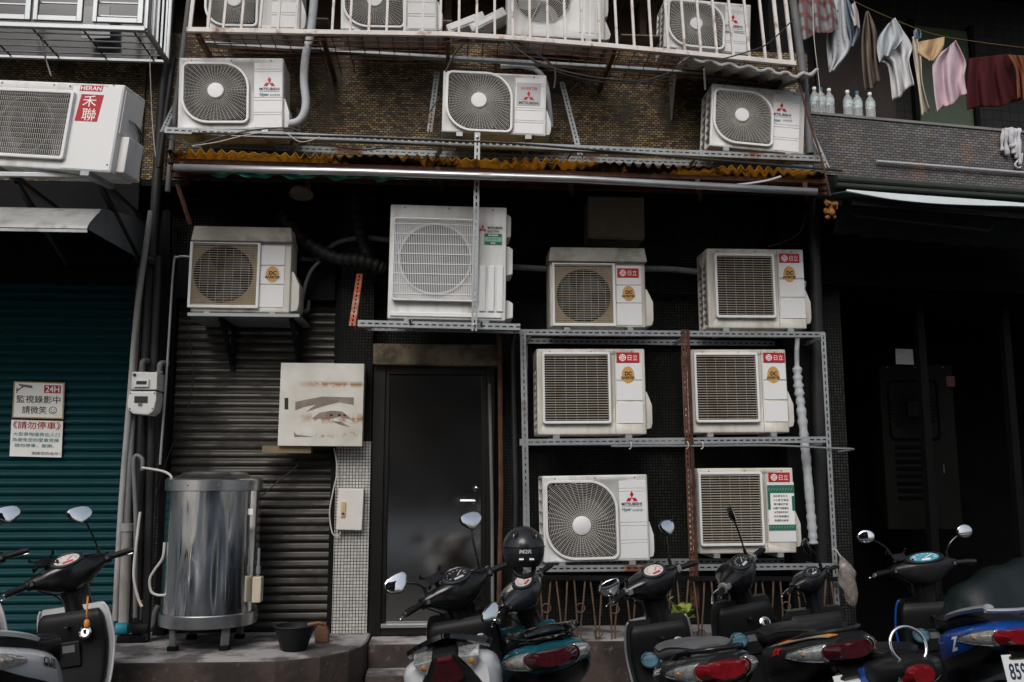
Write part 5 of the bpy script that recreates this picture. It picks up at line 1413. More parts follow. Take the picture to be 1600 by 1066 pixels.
def st(body, u, v, w, h, mat, par, **k): return text(body, lambda a, b: (SP(u, v)[0] + a + b * s, -.0049, SP(u, v)[1] + b), w * W_, h * H_, mat, par, **k)
st("24H", .765, .81, .27, .17, K['white'], m, bold=.015)
st("監視錄影中", .50, .52, .86, .21, K['black'], bd, bold=.006); st("請微笑", .43, .23, .48, .21, K['black'], bd, bold=.006)
f = MB(); cx, cz = SP(.79, .23); rr_ = .095 * H_ * 1.1
ring_prism(f, [(cx + rr_ * math.cos(2 * math.pi * k / 24), cz + rr_ * math.sin(2 * math.pi * k / 24)) for k in range(24)], [(cx + rr_ * .84 * math.cos(2 * math.pi * k / 24), cz + rr_ * .84 * math.sin(2 * math.pi * k / 24)) for k in range(24)], -.0049, -.0041)
for sx in (-.35, .35): f.ball((cx + sx * rr_, -.0042, cz + .25 * rr_), (rr_ * .12, .0008, rr_ * .16), 8)
f.tube([(cx + rr_ * .5 * math.cos(R(a)), -.0042, cz + rr_ * .5 * math.sin(R(a))) for a in range(205, 340, 15)], .0025, 5); f.build("smiley", K['black'], bd)
f = MB().prism([SP(.10, .90), SP(.10, .93), SP(.36, .90), SP(.37, .82), SP(.16, .86)][::-1], None, -.0046, -.0033).build("camera_picture", K['ink'], bd)
f = MB().beam((*[SP(.07, .74)[0]], -.004, SP(.07, .74)[1]), (SP(.19, .86)[0], -.004, SP(.19, .86)[1]), .008, .0012).beam((SP(.07, .68)[0], -.004, SP(.07, .68)[1]), (SP(.07, .82)[0], -.004, SP(.07, .82)[1]), .008, .0011).build("camera_bracket", K['black'], bd)
o, W_, H_, s = sign("lower white sign on the teal shutter, red no-parking heading over small teal lines", [(15, 713), (96, 715), (18, 656)], YS_)
bd = MB().prism([SP(0, 0), SP(1, 0), SP(1, 1), SP(0, 1)], None, -.002, .004).build("board", SW, o)
st("《請勿停車》", .5, .865, .93, .21, K['red'], bd, bold=.006)
st("大型貨物進貨出入口", .50, .615, .90, .105, K['teal'], bd, bold=.0); st("為避免您的愛車受損", .49, .46, .90, .105, K['teal'], bd, bold=.0)
st("請勿停車，謝謝。", .47, .305, .76, .105, K['teal'], bd, bold=.0); st("謝謝您的合作！", .70, .10, .55, .085, K['black'], bd, bold=.0)

# ------------------------------------------------------------------ hoses and cables
pipe_thing("taped_hose", "white tape-wrapped hose dropping from the balcony to the leftmost shelf unit", [(492, -20), (489, 20), (485, 55), (478, 85), (475, 125), (478, 158), (475, 178), (466, 190), (452, 194)], 6.52, .030, 'wrap', "hose", 12)
pipe_thing("taped_hose", "white tape-wrapped hose hanging behind the rack's right upright", [(1256, 440, 7.0), (1246, 530, 6.95), (1246, 585, 6.93), (1252, 640, 6.92), (1260, 720, 6.92), (1266, 790, 6.92), (1271, 850, 6.92)], 6.92, [.014] * 7 + [.02, .026, .03] + [.034] * 14 + [.040] * 13, 'wrap', "hose", 12) if False else None
pts = curve([U(*q) for q in [(1256, 440, 7.0), (1246, 530, 6.95), (1246, 585, 6.93), (1252, 640, 6.92), (1260, 720, 6.92), (1266, 790, 6.92), (1271, 850, 6.92)]], 12)
rs = [.018 if i < 22 else .033 * (1 + .14 * math.sin(i * 2.3) + .10 * math.sin(i * 4.1) + .05 * math.sin(i * .7)) for i in range(len(pts))]
tag(MB().tube(pts, rs, 14).build("taped_hose", K['wrap'], None, smooth=True), "white tape-wrapped hose hanging behind the rack's right upright", "hose")
pipe_thing("hose", "pale hose arching over the middle shelf unit", [(782, 104), (812, 103), (838, 110), (852, 128), (858, 165), (861, 200)], 6.75, .020, 'wrap', "hose")
for lab, px, Y, r, mt in (
    ("black cable arching from the balcony floor over the middle shelf unit", [(697, 112), (712, 82), (742, 54), (775, 56), (822, 74), (862, 102), (868, 118), (866, 138)], 6.3, .008, 'cable'),
    ("slack black cable from the balcony floor to the wavy rooflet", [(790, 62), (830, 92), (870, 108), (930, 121), (1000, 126), (1046, 114)], 6.3, .006, 'cable'),
    ("second slack black cable across the tan tiles", [(800, 68), (840, 100), (900, 121), (960, 130), (1020, 127), (1046, 118)], 6.5, .005, 'cable'),
    ("black cable along the long shelf from the leftmost unit", [(262, 215), (300, 226), (350, 213), (400, 203), (450, 200), (470, 206)], 6.36, .006, 'cable'),
    ("pale wire draped along the long shelf's left end", [(300, 228), (340, 222), (390, 210), (440, 206), (470, 222), (500, 214)], 6.34, .0035, 'cablew'),
    ("black cable hanging in a swag under the long shelf", [(500, 217), (530, 230), (580, 234), (620, 224), (660, 190), (688, 150)], 6.5, .005, 'cable'),
    ("thin pale string hanging from the left window cage", [(234, 80), (235, 120), (238, 190), (243, 245)], 6.6, .003, 'cablew'),
    ("black cable crossing the right part of the balcony cage", [(1130, 92), (1165, 82), (1200, 68), (1240, 30)], 6.2, .005, 'cable'),
    ("white cable lying on the awning's right end", [(1140, 290), (1170, 287), (1200, 282), (1220, 276)], 6.12, .008, 'wrap'),
    ("rusty wire running down beside the right drainpipe", [(1228, 10), (1240, 90), (1262, 180), (1284, 250), (1297, 306)], 6.35, .008, 'rusty'),
    ("thin black cable hanging by the right end of the awning", [(1260, 330), (1250, 362), (1225, 378), (1200, 385)], 6.8, .006, 'cable'),
    ("pale wire looped down the right corner post", [(1270, 0), (1272, 60), (1280, 130), (1283, 178)], 6.7, .003, 'cablew'),
): pipe_thing("cable", lab, px, Y, r, mt, "cable", 6)
pipe_thing("drain_pipe", "silver-blue drainpipe at the right end of the balcony cage", [(1236, -20), (1250, 80), (1258, 150), (1266, 240)], 6.55, .030, 'greypipe')
pipe_thing("drain_pipe", "dark standpipe right behind the rack's right upright", [(1268, 300), (1276, 520), (1284, 960)], 7.1, .05, 'darkpipe')
pipe_thing("conduit_pipe", "silver conduit between the rooflet unit and the brick parapet", [(1250, 130), (1262, 200), (1272, 242)], 6.75, .012, 'alu')
# orange scrap knotted at the awning's right end
m = MB(); p = U(1299, 328, 6.3); rnd = random.Random(3)
for i in range(16): m.ball((p.x + rnd.uniform(-.03, .035), p.y + rnd.uniform(-.03, .03), p.z + rnd.uniform(-.06, .06)), (rnd.uniform(.012, .026), .014, rnd.uniform(.010, .03)), 8)
tag(m.build("cloth_knot", M("rust_orange_rag", (.20, .085, .02), .9, var=.4, vs=20, bump=.5, bs=50), None, smooth=True), "rust-orange rag knotted at the awning's right end", "rag")

# ------------------------------------------------------------------ iron fence, plant, plastic bag
YF = 6.70
fe = thing("iron_fence", "rusty scrollwork fence with bent bars and rings under the steel rack", "fence", U(1080, 1012, YF))
def fy(x): return 903 + (x - 860) * .004
tl, tr = U(838, 903, YF), U(1312, 905, YF); bl, br2 = U(838, 1011, YF), U(1312, 1008, YF)
FR = M("fence_rust", (.10, .062, .042), .8, var=.4, vs=12.0, dirt=(.06, .03, .02), dthr=(.5, .7), ds=9)
MB().beam(tl, tr, .03, .03).build("top_rail", K['dark'], fe, world=True); MB().beam(bl, br2, .02, .02).build("bottom_rail", FR, fe, world=True)
rnd = random.Random(11); k = 0; x = 845
while x < 1310:
    yb, yt = 1010, 905; dx = [3, -4, 5, -2][k % 4]
    off = rnd.uniform(-.01, .01)
    m = MB().tube(curve([U(x - dx * .6, yt, YF) + V((0, off, 0)), U(x + dx * .2, yt + 35, YF) + V((0, off - .01, 0)), U(x + dx, yt + 70, YF) + V((0, off, 0)), U(x + dx * 1.2, yb, YF) + V((0, off, 0))], 4), .0065, 6)
    m.build("bar", FR, fe, world=True); 
    if k % 2 == 0:
        yy = 950 if k % 4 == 0 else 991; q = U(x + 7 + dx * .5, yy + rnd.uniform(-3, 3), YF - .01); m = MB(); rr_ = 6.6 * YF / F
        m.tube([(q.x + rr_ * math.cos(2 * math.pi * j / 20), q.y, q.z + rr_ * math.sin(2 * math.pi * j / 20)) for j in range(20)], .0045, 6, closed=True); m.build("ring", FR, fe, world=True)
    x += 13.4; k += 1
def leafy(o, base, n, ln, rnd, spread, mat):
    m = MB()
    for i in range(n):
        a = rnd.uniform(0, 6.28); el = rnd.uniform(.35, 1.35); L = ln * rnd.uniform(.7, 1.1); w_ = L * .26
        d = V((math.cos(a) * math.cos(el), math.sin(a) * math.cos(el), math.sin(el))); s_ = d.cross(V((0, 0, 1))).normalized(); up = s_.cross(d)
        b0 = base + V((rnd.uniform(-spread, spread), rnd.uniform(-spread, spread), rnd.uniform(-spread, spread * 2)))
        def lf(u, v, b0=b0, d=d, s_=s_, up=up, L=L, w_=w_):
            t = v; wid = w_ * (math.sin(min(1, t * .75 + .02) * math.pi * .9) ** .8) * (1 if t < .97 else .4)
            return b0 + d * (L * t) + s_ * ((u - .5) * 2 * wid) + up * (-.25 * L * t * t + .12 * abs(u - .5) * w_ * 2)
        m.grid(lf, 4, 7, .0015)
    return m.build("leaves", mat, o, smooth=True)
LEAF = M("yellow_green_leaf", (.17, .21, .035), .45, var=.35, vs=8.0)
rnd = random.Random(5)
pb = U(1064, 1000, 6.45); o = thing("potted_plant", "yellow-green leafy plant in a pale pot before the rusty fence", "plant", (pb.x, pb.y, .43))
h = pb.z - .43
MB().lathe([(.001, h - .03), (.05, h - .03), (.062, h + .06), (.066, h + .06), (.066, h + .072), (.056, h + .072), (.054, h + .05), (.001, h + .05)], 24, caps=False).build("pot", K['grey'], o, smooth='auto')
MB().tube(curve([(0, 0, h + .05), (.0, .0, h + .14), (-.03, .01, h + .22), (-.09, .01, h + .27)], 4), .006, 6).build("stem", M("plant_stem", (.08, .07, .03), .7), o)
leafy(o, V((0, 0, h + .11)), 34, .11, rnd, .022, LEAF); leafy(o, V((-.10, .02, h + .25)), 13, .075, rnd, .015, LEAF)
MB().box((-.06, -.06, 0), (.06, .06, h - .031)).build("pot_stand", K['dark'], o, bevel=.01)
def bag():
    p = U(1322, 905, 6.66); o = thing("plastic_bag", "crumpled clear bag of brown rubbish tied to the rack's right upright", "bag", p)
    pts = [(-.03, .16, .012), (-.01, .13, .025), (.0, .08, .05), (.005, .02, .06), (.02, -.05, .055), (.03, -.12, .045), (.04, -.17, .03), (.045, -.185, .01)]
    rnd = random.Random(9); rr = []
    for (x, z, r) in catmull(pts, 3):
        rr.append([(x + r * (1 + .35 * math.sin(3 * a + z * 40) * .5 + rnd.uniform(-.12, .12)) * math.cos(a), r * .7 * (1 + rnd.uniform(-.15, .15)) * math.sin(a), z) for a in [2 * math.pi * k / 16 for k in range(16)]])
    m, nt, b, vec, obj = base_mat("cloudy_plastic_film")
    b.inputs["Base Color"].default_value = (.35, .32, .30, 1); b.inputs["Roughness"].default_value = .2; b.inputs["Alpha"].default_value = .45
    MB().rings(rr).build("film", m, o, smooth='auto')
    c = MB()
    for i in range(6): c.ball((.01 + .005 * i + rnd.uniform(-.015, .015), rnd.uniform(-.01, .01), .06 - i * .04), (.022, .02, .03), 8)
    c.build("contents", M("brown_rubbish", (.16, .09, .055), .8, var=.5, vs=15), o, smooth=True)
    MB().tube([(-.03, 0, .155), (-.05, .02, .2), (-.07, .05, .21)], .005, 6).build("tie", K['cablew'], o)
bag()

# ------------------------------------------------------------------ washing on the right balcony
def RL(px, py, d): return UP(px, py, pA - nr * d, nr)
LN = .35
ln = curve([RL(1305, -18, LN), RL(1340, 5, LN), RL(1400, 32, LN), RL(1460, 54, LN), RL(1530, 66, LN), RL(1610, 76, LN)], 6)
tag(MB().tube(ln, .005, 6).build("clothes_line", M("yellow_line", (.10, .065, .012), .6), None), "yellow clothes line slung across the right balcony", "clothes line")
def cloth(name, label, cat, left, right, mat, d=LN, fold=.025, nf=3.0, seed=0, nv=26, nu=22):
    lft = catmull(left, 6); rgt = catmull(right, 6); kl, kr_ = len(lft) - 1, len(rgt) - 1; rnd = random.Random(seed); ph = rnd.uniform(0, 6)
    ph2 = rnd.uniform(0, 6)
    def at(L, k, t): i = min(int(t * k), k - 1); f = t * k - i; return L[i][0] * (1 - f) + L[i + 1][0] * f, L[i][1] * (1 - f) + L[i + 1][1] * f
    def fn(u, v):
        a, b = at(lft, kl, v), at(rgt, kr_, v)
        e = .12 * (u - .5) * math.sin(v * 5 + ph2)
        w = u + e * .3
        x, y = a[0] * (1 - w) + b[0] * w, a[1] * (1 - w) + b[1] * w
        f = (.4 + .6 * v) * 1.5 * fold * (math.sin(u * nf * 6.283 + ph + v * 1.6) + .4 * math.sin(u * nf * 11 + ph2 - v * 4))
        p = RL(x, y + (2.2 * math.sin(u * 9 + ph) if v > .95 else 0), d + f)
        return p
    m = MB(); m.grid(fn, nu, nv, .004)
    o = m.build(name, mat, None, smooth=True); tag(o, label, cat, "washing hung on the right balcony"); return o
def fabric(name, col, var=.12, **k): return M(name, col, .9, var=var, vs=5.0, spec=.2, bump=.2, bs=200.0, **k)
def plaid():
    m, nt, b, vec, obj = base_mat("plaid_flannel")
    sp = nd(nt, "ShaderNodeSeparateXYZ"); nt.links.new(obj, sp.inputs[0])
    c = (.20, .19, .19)
    for ax, sc, th, col in ((0, 26.0, .35, (.07, .07, .09)), (2, 24.0, .35, (.07, .07, .09)), (0, 26.0, .86, (.20, .035, .02)), (2, 24.0, .86, (.20, .035, .02))):
        mm = nd(nt, "ShaderNodeMath", operation='MULTIPLY'); nt.links.new(sp.outputs[ax], mm.inputs[0]); mm.inputs[1].default_value = sc * 2
        s = nd(nt, "ShaderNodeMath", operation='SINE'); nt.links.new(mm.outputs[0], s.inputs[0])
        c = mixc(nt, ramp(nt, s.outputs[0], th, th + .05, 0, .75), c, col)
    nt.links.new(c, b.inputs["Base Color"]); b.inputs["Roughness"].default_value = .9
    return m
cloth("plaid_shirt", "red and grey plaid shirt at the left end of the clothes line", "shirt", [(1247, -30), (1249, 20), (1251, 62)], [(1296, -20), (1305, 15), (1311, 46)], plaid(), fold=.03, nf=3, seed=1, d=.1)
cloth("printed_cloth", "white cloth with dark print hanging low next to the plaid shirt", "cloth", [(1300, -15), (1292, 50), (1293, 90), (1295, 112)], [(1318, -10), (1323, 50), (1327, 78), (1303, 110)], fabric("dark_print_cloth", (.42, .43, .45), spots=(.05, .05, .06), sthr=(.62, .66), ss=22), seed=2, nf=2, d=.2)
cloth("blue_cloth", "folded pale blue denim cloth beside the printed white one", "cloth", [(1317, -5), (1319, 28), (1324, 52), (1329, 73)], [(1326, 0), (1336, 25), (1344, 46), (1334, 72)], fabric("pale_denim", (.16, .20, .25)), seed=3, nf=2)
cloth("white_towel", "small pinkish white towel behind the blue denim cloth", "towel", [(1329, 10), (1330, 24), (1334, 40)], [(1335, 3), (1341, 20), (1344, 44)], fabric("pinkish_white", (.45, .42, .42)), seed=4, nf=1, d=.3)
cloth("brown_jacket", "narrow brown jacket hanging by one shoulder left of the white shirt", "jacket", [(1353, 18), (1346, 60), (1348, 110), (1352, 143)], [(1356, 17), (1369, 48), (1372, 95), (1376, 128)], fabric("brown_twill", (.12, .095, .075), var=.3), seed=5, nf=2.4, fold=.035)
cloth("white_shirt", "long white shirt hanging in the middle of the clothes line", "shirt", [(1376, 62), (1372, 92), (1388, 105), (1394, 160)], [(1398, 30), (1424, 70), (1420, 95), (1429, 131)], fabric("white_cotton", (.56, .56, .57)), seed=6, nf=2.5, fold=.03)
cloth("mesh_bag", "pale grey mesh cloth folded over the white shirt", "cloth", [(1388, 38), (1373, 58), (1370, 75), (1374, 96)], [(1398, 28), (1410, 45), (1411, 60), (1396, 80)], fabric("grey_mesh", (.40, .43, .45)), seed=16, nf=2, d=.28)
cloth("cream_cloth", "cream twisted cloth strip hanging long between white and pink shirts", "cloth", [(1425, 58), (1427, 85), (1434, 130), (1440, 182)], [(1432, 55), (1439, 88), (1442, 130), (1453, 172)], fabric("cream_cotton", (.46, .42, .34)), seed=7, nf=1.2)
cloth("tan_cloth", "small tan cloth slung sideways left of the pink shirt", "cloth", [(1434, 66), (1434, 76), (1436, 86), (1452, 95)], [(1476, 58), (1474, 70), (1468, 84), (1458, 95)], fabric("tan_cotton", (.42, .29, .17)), seed=8, nf=1.5)
cloth("clip_cloth", "little blue rag clipped on the line above the cream strip", "rag", [(1430, 46), (1427, 52), (1430, 60)], [(1436, 45), (1440, 53), (1438, 61)], fabric("blue_rag", (.14, .20, .27)), seed=9, nf=1)
cloth("pink_shirt", "pale pink t-shirt hanging on the right part of the line", "shirt", [(1480, 76), (1457, 97), (1459, 140), (1465, 175)], [(1493, 63), (1510, 97), (1507, 120), (1510, 148)], fabric("pale_pink_cotton", (.48, .36, .41)), seed=10, nf=2, fold=.03)
cloth("red_shirt", "dark red shirt hanging near the photo's right edge", "shirt", [(1512, 92), (1509, 120), (1512, 172)], [(1580, 84), (1584, 120), (1594, 160)], fabric("dark_red_cotton", (.045, .006, .008)), seed=11, nf=3, fold=.03)
cloth("orange_cloth", "rust-orange cloth at the far right end of the clothes line", "cloth", [(1573, 86), (1586, 110), (1590, 154)], [(1612, 88), (1614, 120), (1616, 165)], fabric("rust_orange_cotton", (.15, .05, .025)), seed=12, nf=2.5, d=.3)
pp = RL(1578, 205, -.03); rnd = random.Random(4); m = MB()
for i, (x0_, x1_, y1_, w_) in enumerate(((1567, 1566, 236, 3), (1572, 1574, 243, 4), (1580, 1582, 232, 5), (1586, 1588, 248, 4), (1592, 1594, 258, 4), (1577, 1584, 240, 4))):
    pts = curve([RL(x0_, 204, .06), RL(x0_, 206, -.03), RL((x0_ + x1_) / 2 + rnd.uniform(-2, 2), 224, -.035), RL(x1_, y1_, -.03)], 5)
    m.tube(pts, [w_ * .0048 * (1 + .3 * math.sin(i + j)) for j in range(len(pts))], 8)
m.tube(curve([RL(1591, 250, -.03), RL(1586, 258, -.03), RL(1594, 262, -.03), RL(1597, 240, -.03)], 5), .009, 7)
tag(m.build("rag", fabric("white_grey_rag", (.42, .42, .44), var=.3), None, smooth=True), "knotted white rag draped over the right end of the brick parapet", "rag")
CAPB = M("bottle_cap_blue", (.03, .16, .26), .5); CAPW = K['white']
PET = glassy("clear_bottle_plastic", (.90, .93, .93), .08, .75, 1.15); LBL = M("bottle_label", (.42, .50, .50), .4, var=.3, vs=40)
spots = [(1274, 177, 0, "half hidden clear bottle at the parapet's left corner behind the drainpipe"), (1284, 178, 1, "blue-capped clear bottle in the left-hand group on the parapet"), (1297, 180, 0, "white-capped clear bottle, just right of the left blue-capped one"), (1326, 182, 0, "white-capped clear bottle on the parapet, left of the second blue-capped one"), (1341, 184, 1, "blue-capped clear bottle in the right-hand trio on the parapet"), (1361, 185, 0, "rightmost clear bottle standing on the brick parapet")]
for i, (x, y, c, lab) in enumerate(spots):
    p = RL(x, y, .07); p.z = z_top + .022
    o = thing("water_bottle", lab, "bottle", p, "water bottles lined up on the brick parapet")
    r = .040; prof = [(.001, .002), (r * .9, .0), (r, .01)]
    for j in range(6): prof += [(r, .02 + j * .015), (r * .94, .0275 + j * .015)]
    prof += [(r, .115), (r, .155), (r * .85, .18), (r * .45, .205), (r * .34, .212), (r * .34, .228)]
    MB().lathe([(a * .98, b * .98) for a, b in prof], 20, caps=False).build("bottle_body", PET, o, smooth=True)
    MB().lathe([(r * .40, .222), (r * .40, .244), (.001, .245)], 14, caps=False).build("cap", CAPB if c else CAPW, o, smooth='auto')
    MB().lathe([(r * 1.0, .116), (r * 1.0, .152)], 20, caps=False).build("label", LBL, o)
# ------------------------------------------------------------------ scooters
SM = dict(
    blk=M("scooter_black_plastic", (.006, .0063, .007), .20, var=.2, vs=8, dirt=(.02, .019, .018), dthr=(.55, .85), ds=6, dfac=.35, spec=.5),
    gloss=M("scooter_gloss_black", (.004, .0042, .005), .10, var=.15, coat=.5),
    matt=M("scooter_matt_plastic", (.0045, .0046, .005), .5, var=.25, vs=10, spec=.25),
    seat=M("scooter_seat_vinyl", (.010, .0105, .0115), .45, var=.2, vs=10, bump=.15, bs=160),
    seatg=M("seat_grey_vinyl", (.10, .104, .108), .45, var=.12, vs=10, bump=.15, bs=160),
    white=M("scooter_white_paint", (.62, .63, .64), .22, var=.03, coat=.6, dirt=(.4, .39, .37), dthr=(.6, .85), ds=5, dfac=.4),
    teal=M("scooter_teal_paint", (.012, .12, .165), .25, .3, var=.1, coat=.6),
    blue=M("scooter_blue_paint", (.012, .075, .36), .25, .2, var=.1, coat=.6),
    grey=M("scooter_dark_grey_paint", (.028, .031, .035), .22, .3, var=.1, coat=.5),
    dkgrey=M("scooter_charcoal_paint", (.014, .0145, .016), .35, .1, var=.15, dirt=(.045, .042, .04), dthr=(.5, .8), ds=7, dfac=.4),
    silver=M("grab_rail_silver", (.42, .43, .44), .35, .6, var=.06),
    glass=M("clear_lamp_lens", (.62, .62, .60), .08, .65, var=.4, vs=40, coat=.8),
    amber=M("amber_bulb", (.45, .16, .03), .2, var=.4, vs=60),
    red=M("red_tail_lens", (.17, .005, .009), .12, var=.35, vs=40, coat=.8),
    dkred=M("dark_red_tail_lens", (.045, .005, .008), .12, var=.3, vs=30, coat=.8),
    dial=M("dial_face", (.55, .53, .50), .3, var=.05), dialred=M("dial_needle", (.45, .05, .05), .4), dialblue=M("dial_blue", (.08, .28, .36), .3, var=.4, vs=60),
    orange=M("cowl_orange", (.55, .22, .05), .35, var=.06), cup=M("cup_teal", (.05, .13, .17), .3, var=.2),
    tyre=M("scooter_tyre", (.016, .016, .016), .85, var=.2, bump=.4, bs=90), rim=M("scooter_rim", (.06, .06, .065), .4, .6),
    plate=M("licence_plate_white", (.66, .68, .67), .4, var=.04, dirt=(.4, .4, .38), dthr=(.6, .85), ds=9),
)
def sgn(v): return 1 if v >= 0 else -1
def lift(st, dz): return [(a, b, c + dz) + tuple(r) for a, b, c, *r in st]
class Surf:
    """smooth skin through cross-sections; ax tells which local axis the sections follow"""
    def __init__(s, st, ax='y', per=6): s.st = catmull(st, per); s.ax = ax
    def row(s, t):
        f = t * (len(s.st) - 1); i = min(int(f), len(s.st) - 2); f -= i
        return [a * (1 - f) + b * f for a, b in zip(s.st[i], s.st[i + 1])]
    def __call__(s, t, a, off=0.0):
        r = s.row(t); p, c1, c2, h1, hp, hm, n = r
        c, q = math.cos(a), math.sin(a)
        u = (h1 + off) * sgn(c) * abs(c) ** (2 / n)
        v = ((hp if q >= 0 else hm) + off) * sgn(q) * abs(q) ** (2 / n)
        if s.ax == 'y': return V((c1 + u, p, c2 + v))
        if s.ax == 'z': return V((c1 + u, c2 + v, p))
        return V((p, c1 + u, c2 + v))
    def mesh(s, mb, n=26, off=0.0, M=None, t0=0, t1=1):
        k = len(s.st) - 1
        return mb.rings([[s(t0 + (t1 - t0) * i / k, 2 * math.pi * j / n, off) for j in range(n)] for i in range(k + 1)], M=M)
    def patch(s, mb, c, off=.004, nu=10, nv=6, M=None, th=.005):
        """four corners in (t, angle)"""
        def fn(u, v):
            t = (c[0][0] * (1 - u) + c[1][0] * u) * (1 - v) + (c[3][0] * (1 - u) + c[2][0] * u) * v
            a = (c[0][1] * (1 - u) + c[1][1] * u) * (1 - v) + (c[3][1] * (1 - u) + c[2][1] * u) * v
            return s(t, a, off)
        return mb.grid(fn, nu, nv, th if (True) else 0, M)
PI = math.pi
def mirror(parent, base, tipc, M4, w=.125, h=.082, style='poly', face=(0, -1, .1), up=(0, 0, 1), stemmat='blk'):
    b, t = V(base), V(tipc)
    st = MB(); mid = b * .45 + t * .55 + V(((t.x - b.x) * -.22, 0, .02))
    st.tube([M4 @ b, M4 @ (b + V((0, 0, .05)))], .011, 10)
    st.tube([M4 @ p for p in curve([b + V((0, 0, .045)), mid, t + V((0, .012, 0))], 5)], .006, 8)
    o = st.build("mirror", SM[stemmat], parent, smooth='auto')
    f = (M4.to_3x3() @ V(face)).normalized(); upv = (M4.to_3x3() @ V(up)); r = upv.cross(f).normalized() * -1; u_ = f.cross(r) * -1
    u_ = r.cross(f).normalized()
    if u_.z < 0: u_ = -u_
    c = M4 @ t
    if style == 'round': out = [(math.cos(2 * PI * k / 28) * .5, math.sin(2 * PI * k / 28) * .5) for k in range(28)]
    else:
        q = [(-.5, .0), (-.42, .30), (-.10, .48), (.36, .50), (.5, .30), (.44, -.05), (.16, -.46), (-.02, -.5), (-.36, -.30)]
        out = [p[:2] for p in catmull([(x, y) for x, y in q] + [q[0]], 2)[:-1]]
        if tipc[0] < 0: out = [(-x, y) for x, y in out][::-1]
    def ring(k, d): return [c + r * (x * w * k) + u_ * (y * h * k) + f * d for x, y in out]
    MB().rings([ring(.96, .004), ring(1.0, .0), ring(1.0, -.010), ring(.8, -.026), ring(.4, -.034)]).build("mirror_shell", SM['blk'], o, smooth='auto')
    MB().rings([ring(.92, .0045)] + [ring(.90 * q, .0052 + .0055 * (1 - q * q)) for q in (1, .85, .7, .55, .4, .25, .1)]).build("mirror_glass", K['mirror'], o, smooth='auto')
def scooter(label, handle, tail, steer=35, lean=9, body='blk', nose=None, seat='seat', rail=('bar', 'blk'), lens='red', ind=True, dial='round', ml=(-.30, .25), mr=(.30, .25), mstyle='poly', shield=None, rimcol=None, extra=None, tailkind='std', wide=1.28, lw=1.0, seatpipe=None, mirrors='lr', clamp=SM['blk'], covmat='blk', hz=1.0, tz=.9, hs=1.0):
    ln_ = R(lean); s = 1.0
    A, B = UZ(*handle, hz), UZ(*tail, tz)
    d = (A - B); d.z = 0; s = min(max(d.length / 1.2, .9), 1.12)
    hl, dz = hz / s / math.cos(ln_), tz / s / math.cos(ln_) - .93
    TZ = Matrix.Translation((0, 0, dz))
    f = d.normalized()
    hd = math.atan2(-f.x, f.y)
    Rm = Matrix.Rotation(hd, 4, 'Z') @ Matrix.Rotation(-ln_, 4, 'Y') @ Matrix.Scale(s, 4)
    off = Rm @ V((0, .45, hl)); org = V((A.x - off.x, A.y - off.y, 0))
    o = thing("scooter", label, "scooter", org, "scooters parked in a row along the kerb"); o.matrix_basis = Matrix.Translation(org) @ Rm
    B_ = SM[body]; N_ = SM[nose or body]; blk = SM['blk']
    # wheels
    for y in (.66, -.60):
        w = MB(); r = .235
        w.lathe([(r - .055, -.035), (r - .02, -.05), (r, -.03), (r + .006, 0), (r, .03), (r - .02, .05), (r - .055, .035)], 36, Matrix.Translation((0, y, r)) @ Matrix.Rotation(R(90), 4, 'Y'), caps=False)
        wo = w.build("wheel", SM['tyre'], o, smooth='auto')
        q = MB(); q.lathe([(r - .05, -.034), (r - .065, -.02), (r - .065, .02), (r - .05, .034)], 36, Matrix.Translation((0, y, r)) @ Matrix.Rotation(R(90), 4, 'Y'), caps=False)
        for k in range(5): a = 2 * PI * k / 5; q.beam((0, y + .02 * math.cos(a), r + .02 * math.sin(a)), (0, y + (r - .06) * math.cos(a), r + (r - .06) * math.sin(a)), .028, .03, (1, 0, 0))
        q.lathe([(.05, -.04), (.05, .04)], 18, Matrix.Translation((0, y, r)) @ Matrix.Rotation(R(90), 4, 'Y')); q.build("rim", SM['rim'], wo)
    fd = MB(); fd.grid(lambda u, v: (.07 * (v - .5) * 2, .66 + (.262 - .03 * (2 * v - 1) ** 2) * math.cos(R(20 + 140 * u)), .235 + (.262 - .03 * (2 * v - 1) ** 2) * math.sin(R(20 + 140 * u))), 16, 8, .004); fd.build("front_fender", N_, o, smooth=True)
    fk = MB()
    for x in (-.075, .075): fk.tube([(x, .66, .235), (x * .8, .58, .55)], .018, 8)
    fk.build("fork", blk, o)
    # floor, leg shield, inner panel
    MB().box((-.16, -.08, .25), (.16, .42, .30)).build("floorboard", blk, o, bevel=.015)
    sh = Surf([(.26, 0, .40, .15, .09, .02, 2.4), (.42, 0, .46, .19, .10, .025, 2.4), (.6, 0, .50, .21, .11, .03, 2.4), (.72, 0, .49, .21, .12, .03, 2.4), (.81, 0, .475, .198, .10, .025, 2.6), (.855, 0, .465, .175, .07, .02, 2.4)], 'z')
    m = MB(); sh.mesh(m, 30); m.build("leg_shield", SM[shield or body], o, smooth='auto')
    ip = Surf([(.28, 0, .35, .13, .05, .03, 4), (.42, 0, .405, .175, .05, .035, 5), (.6, 0, .44, .194, .05, .04, 5), (.72, 0, .43, .192, .05, .035, 5), (.79, 0, .425, .182, .05, .026, 4.5), (.825, 0, .43, .16, .035, .008, 4)], 'z')
    m = MB(); ip.mesh(m, 30); inner = m.build("inner_panel", SM['matt'], o, smooth='auto')
    if rimcol:
        e = [sh(.05 + .9 * k / 30, 0, .004) + V((0, -.012, 0)) for k in range(31)]; e2 = [sh(.05 + .9 * k / 30, PI, .004) + V((0, -.012, 0)) for k in range(31)]
        MB().tube(e, .008, 6).tube(e2, .008, 6).build("shield_edge", SM[rimcol], o, smooth=True)
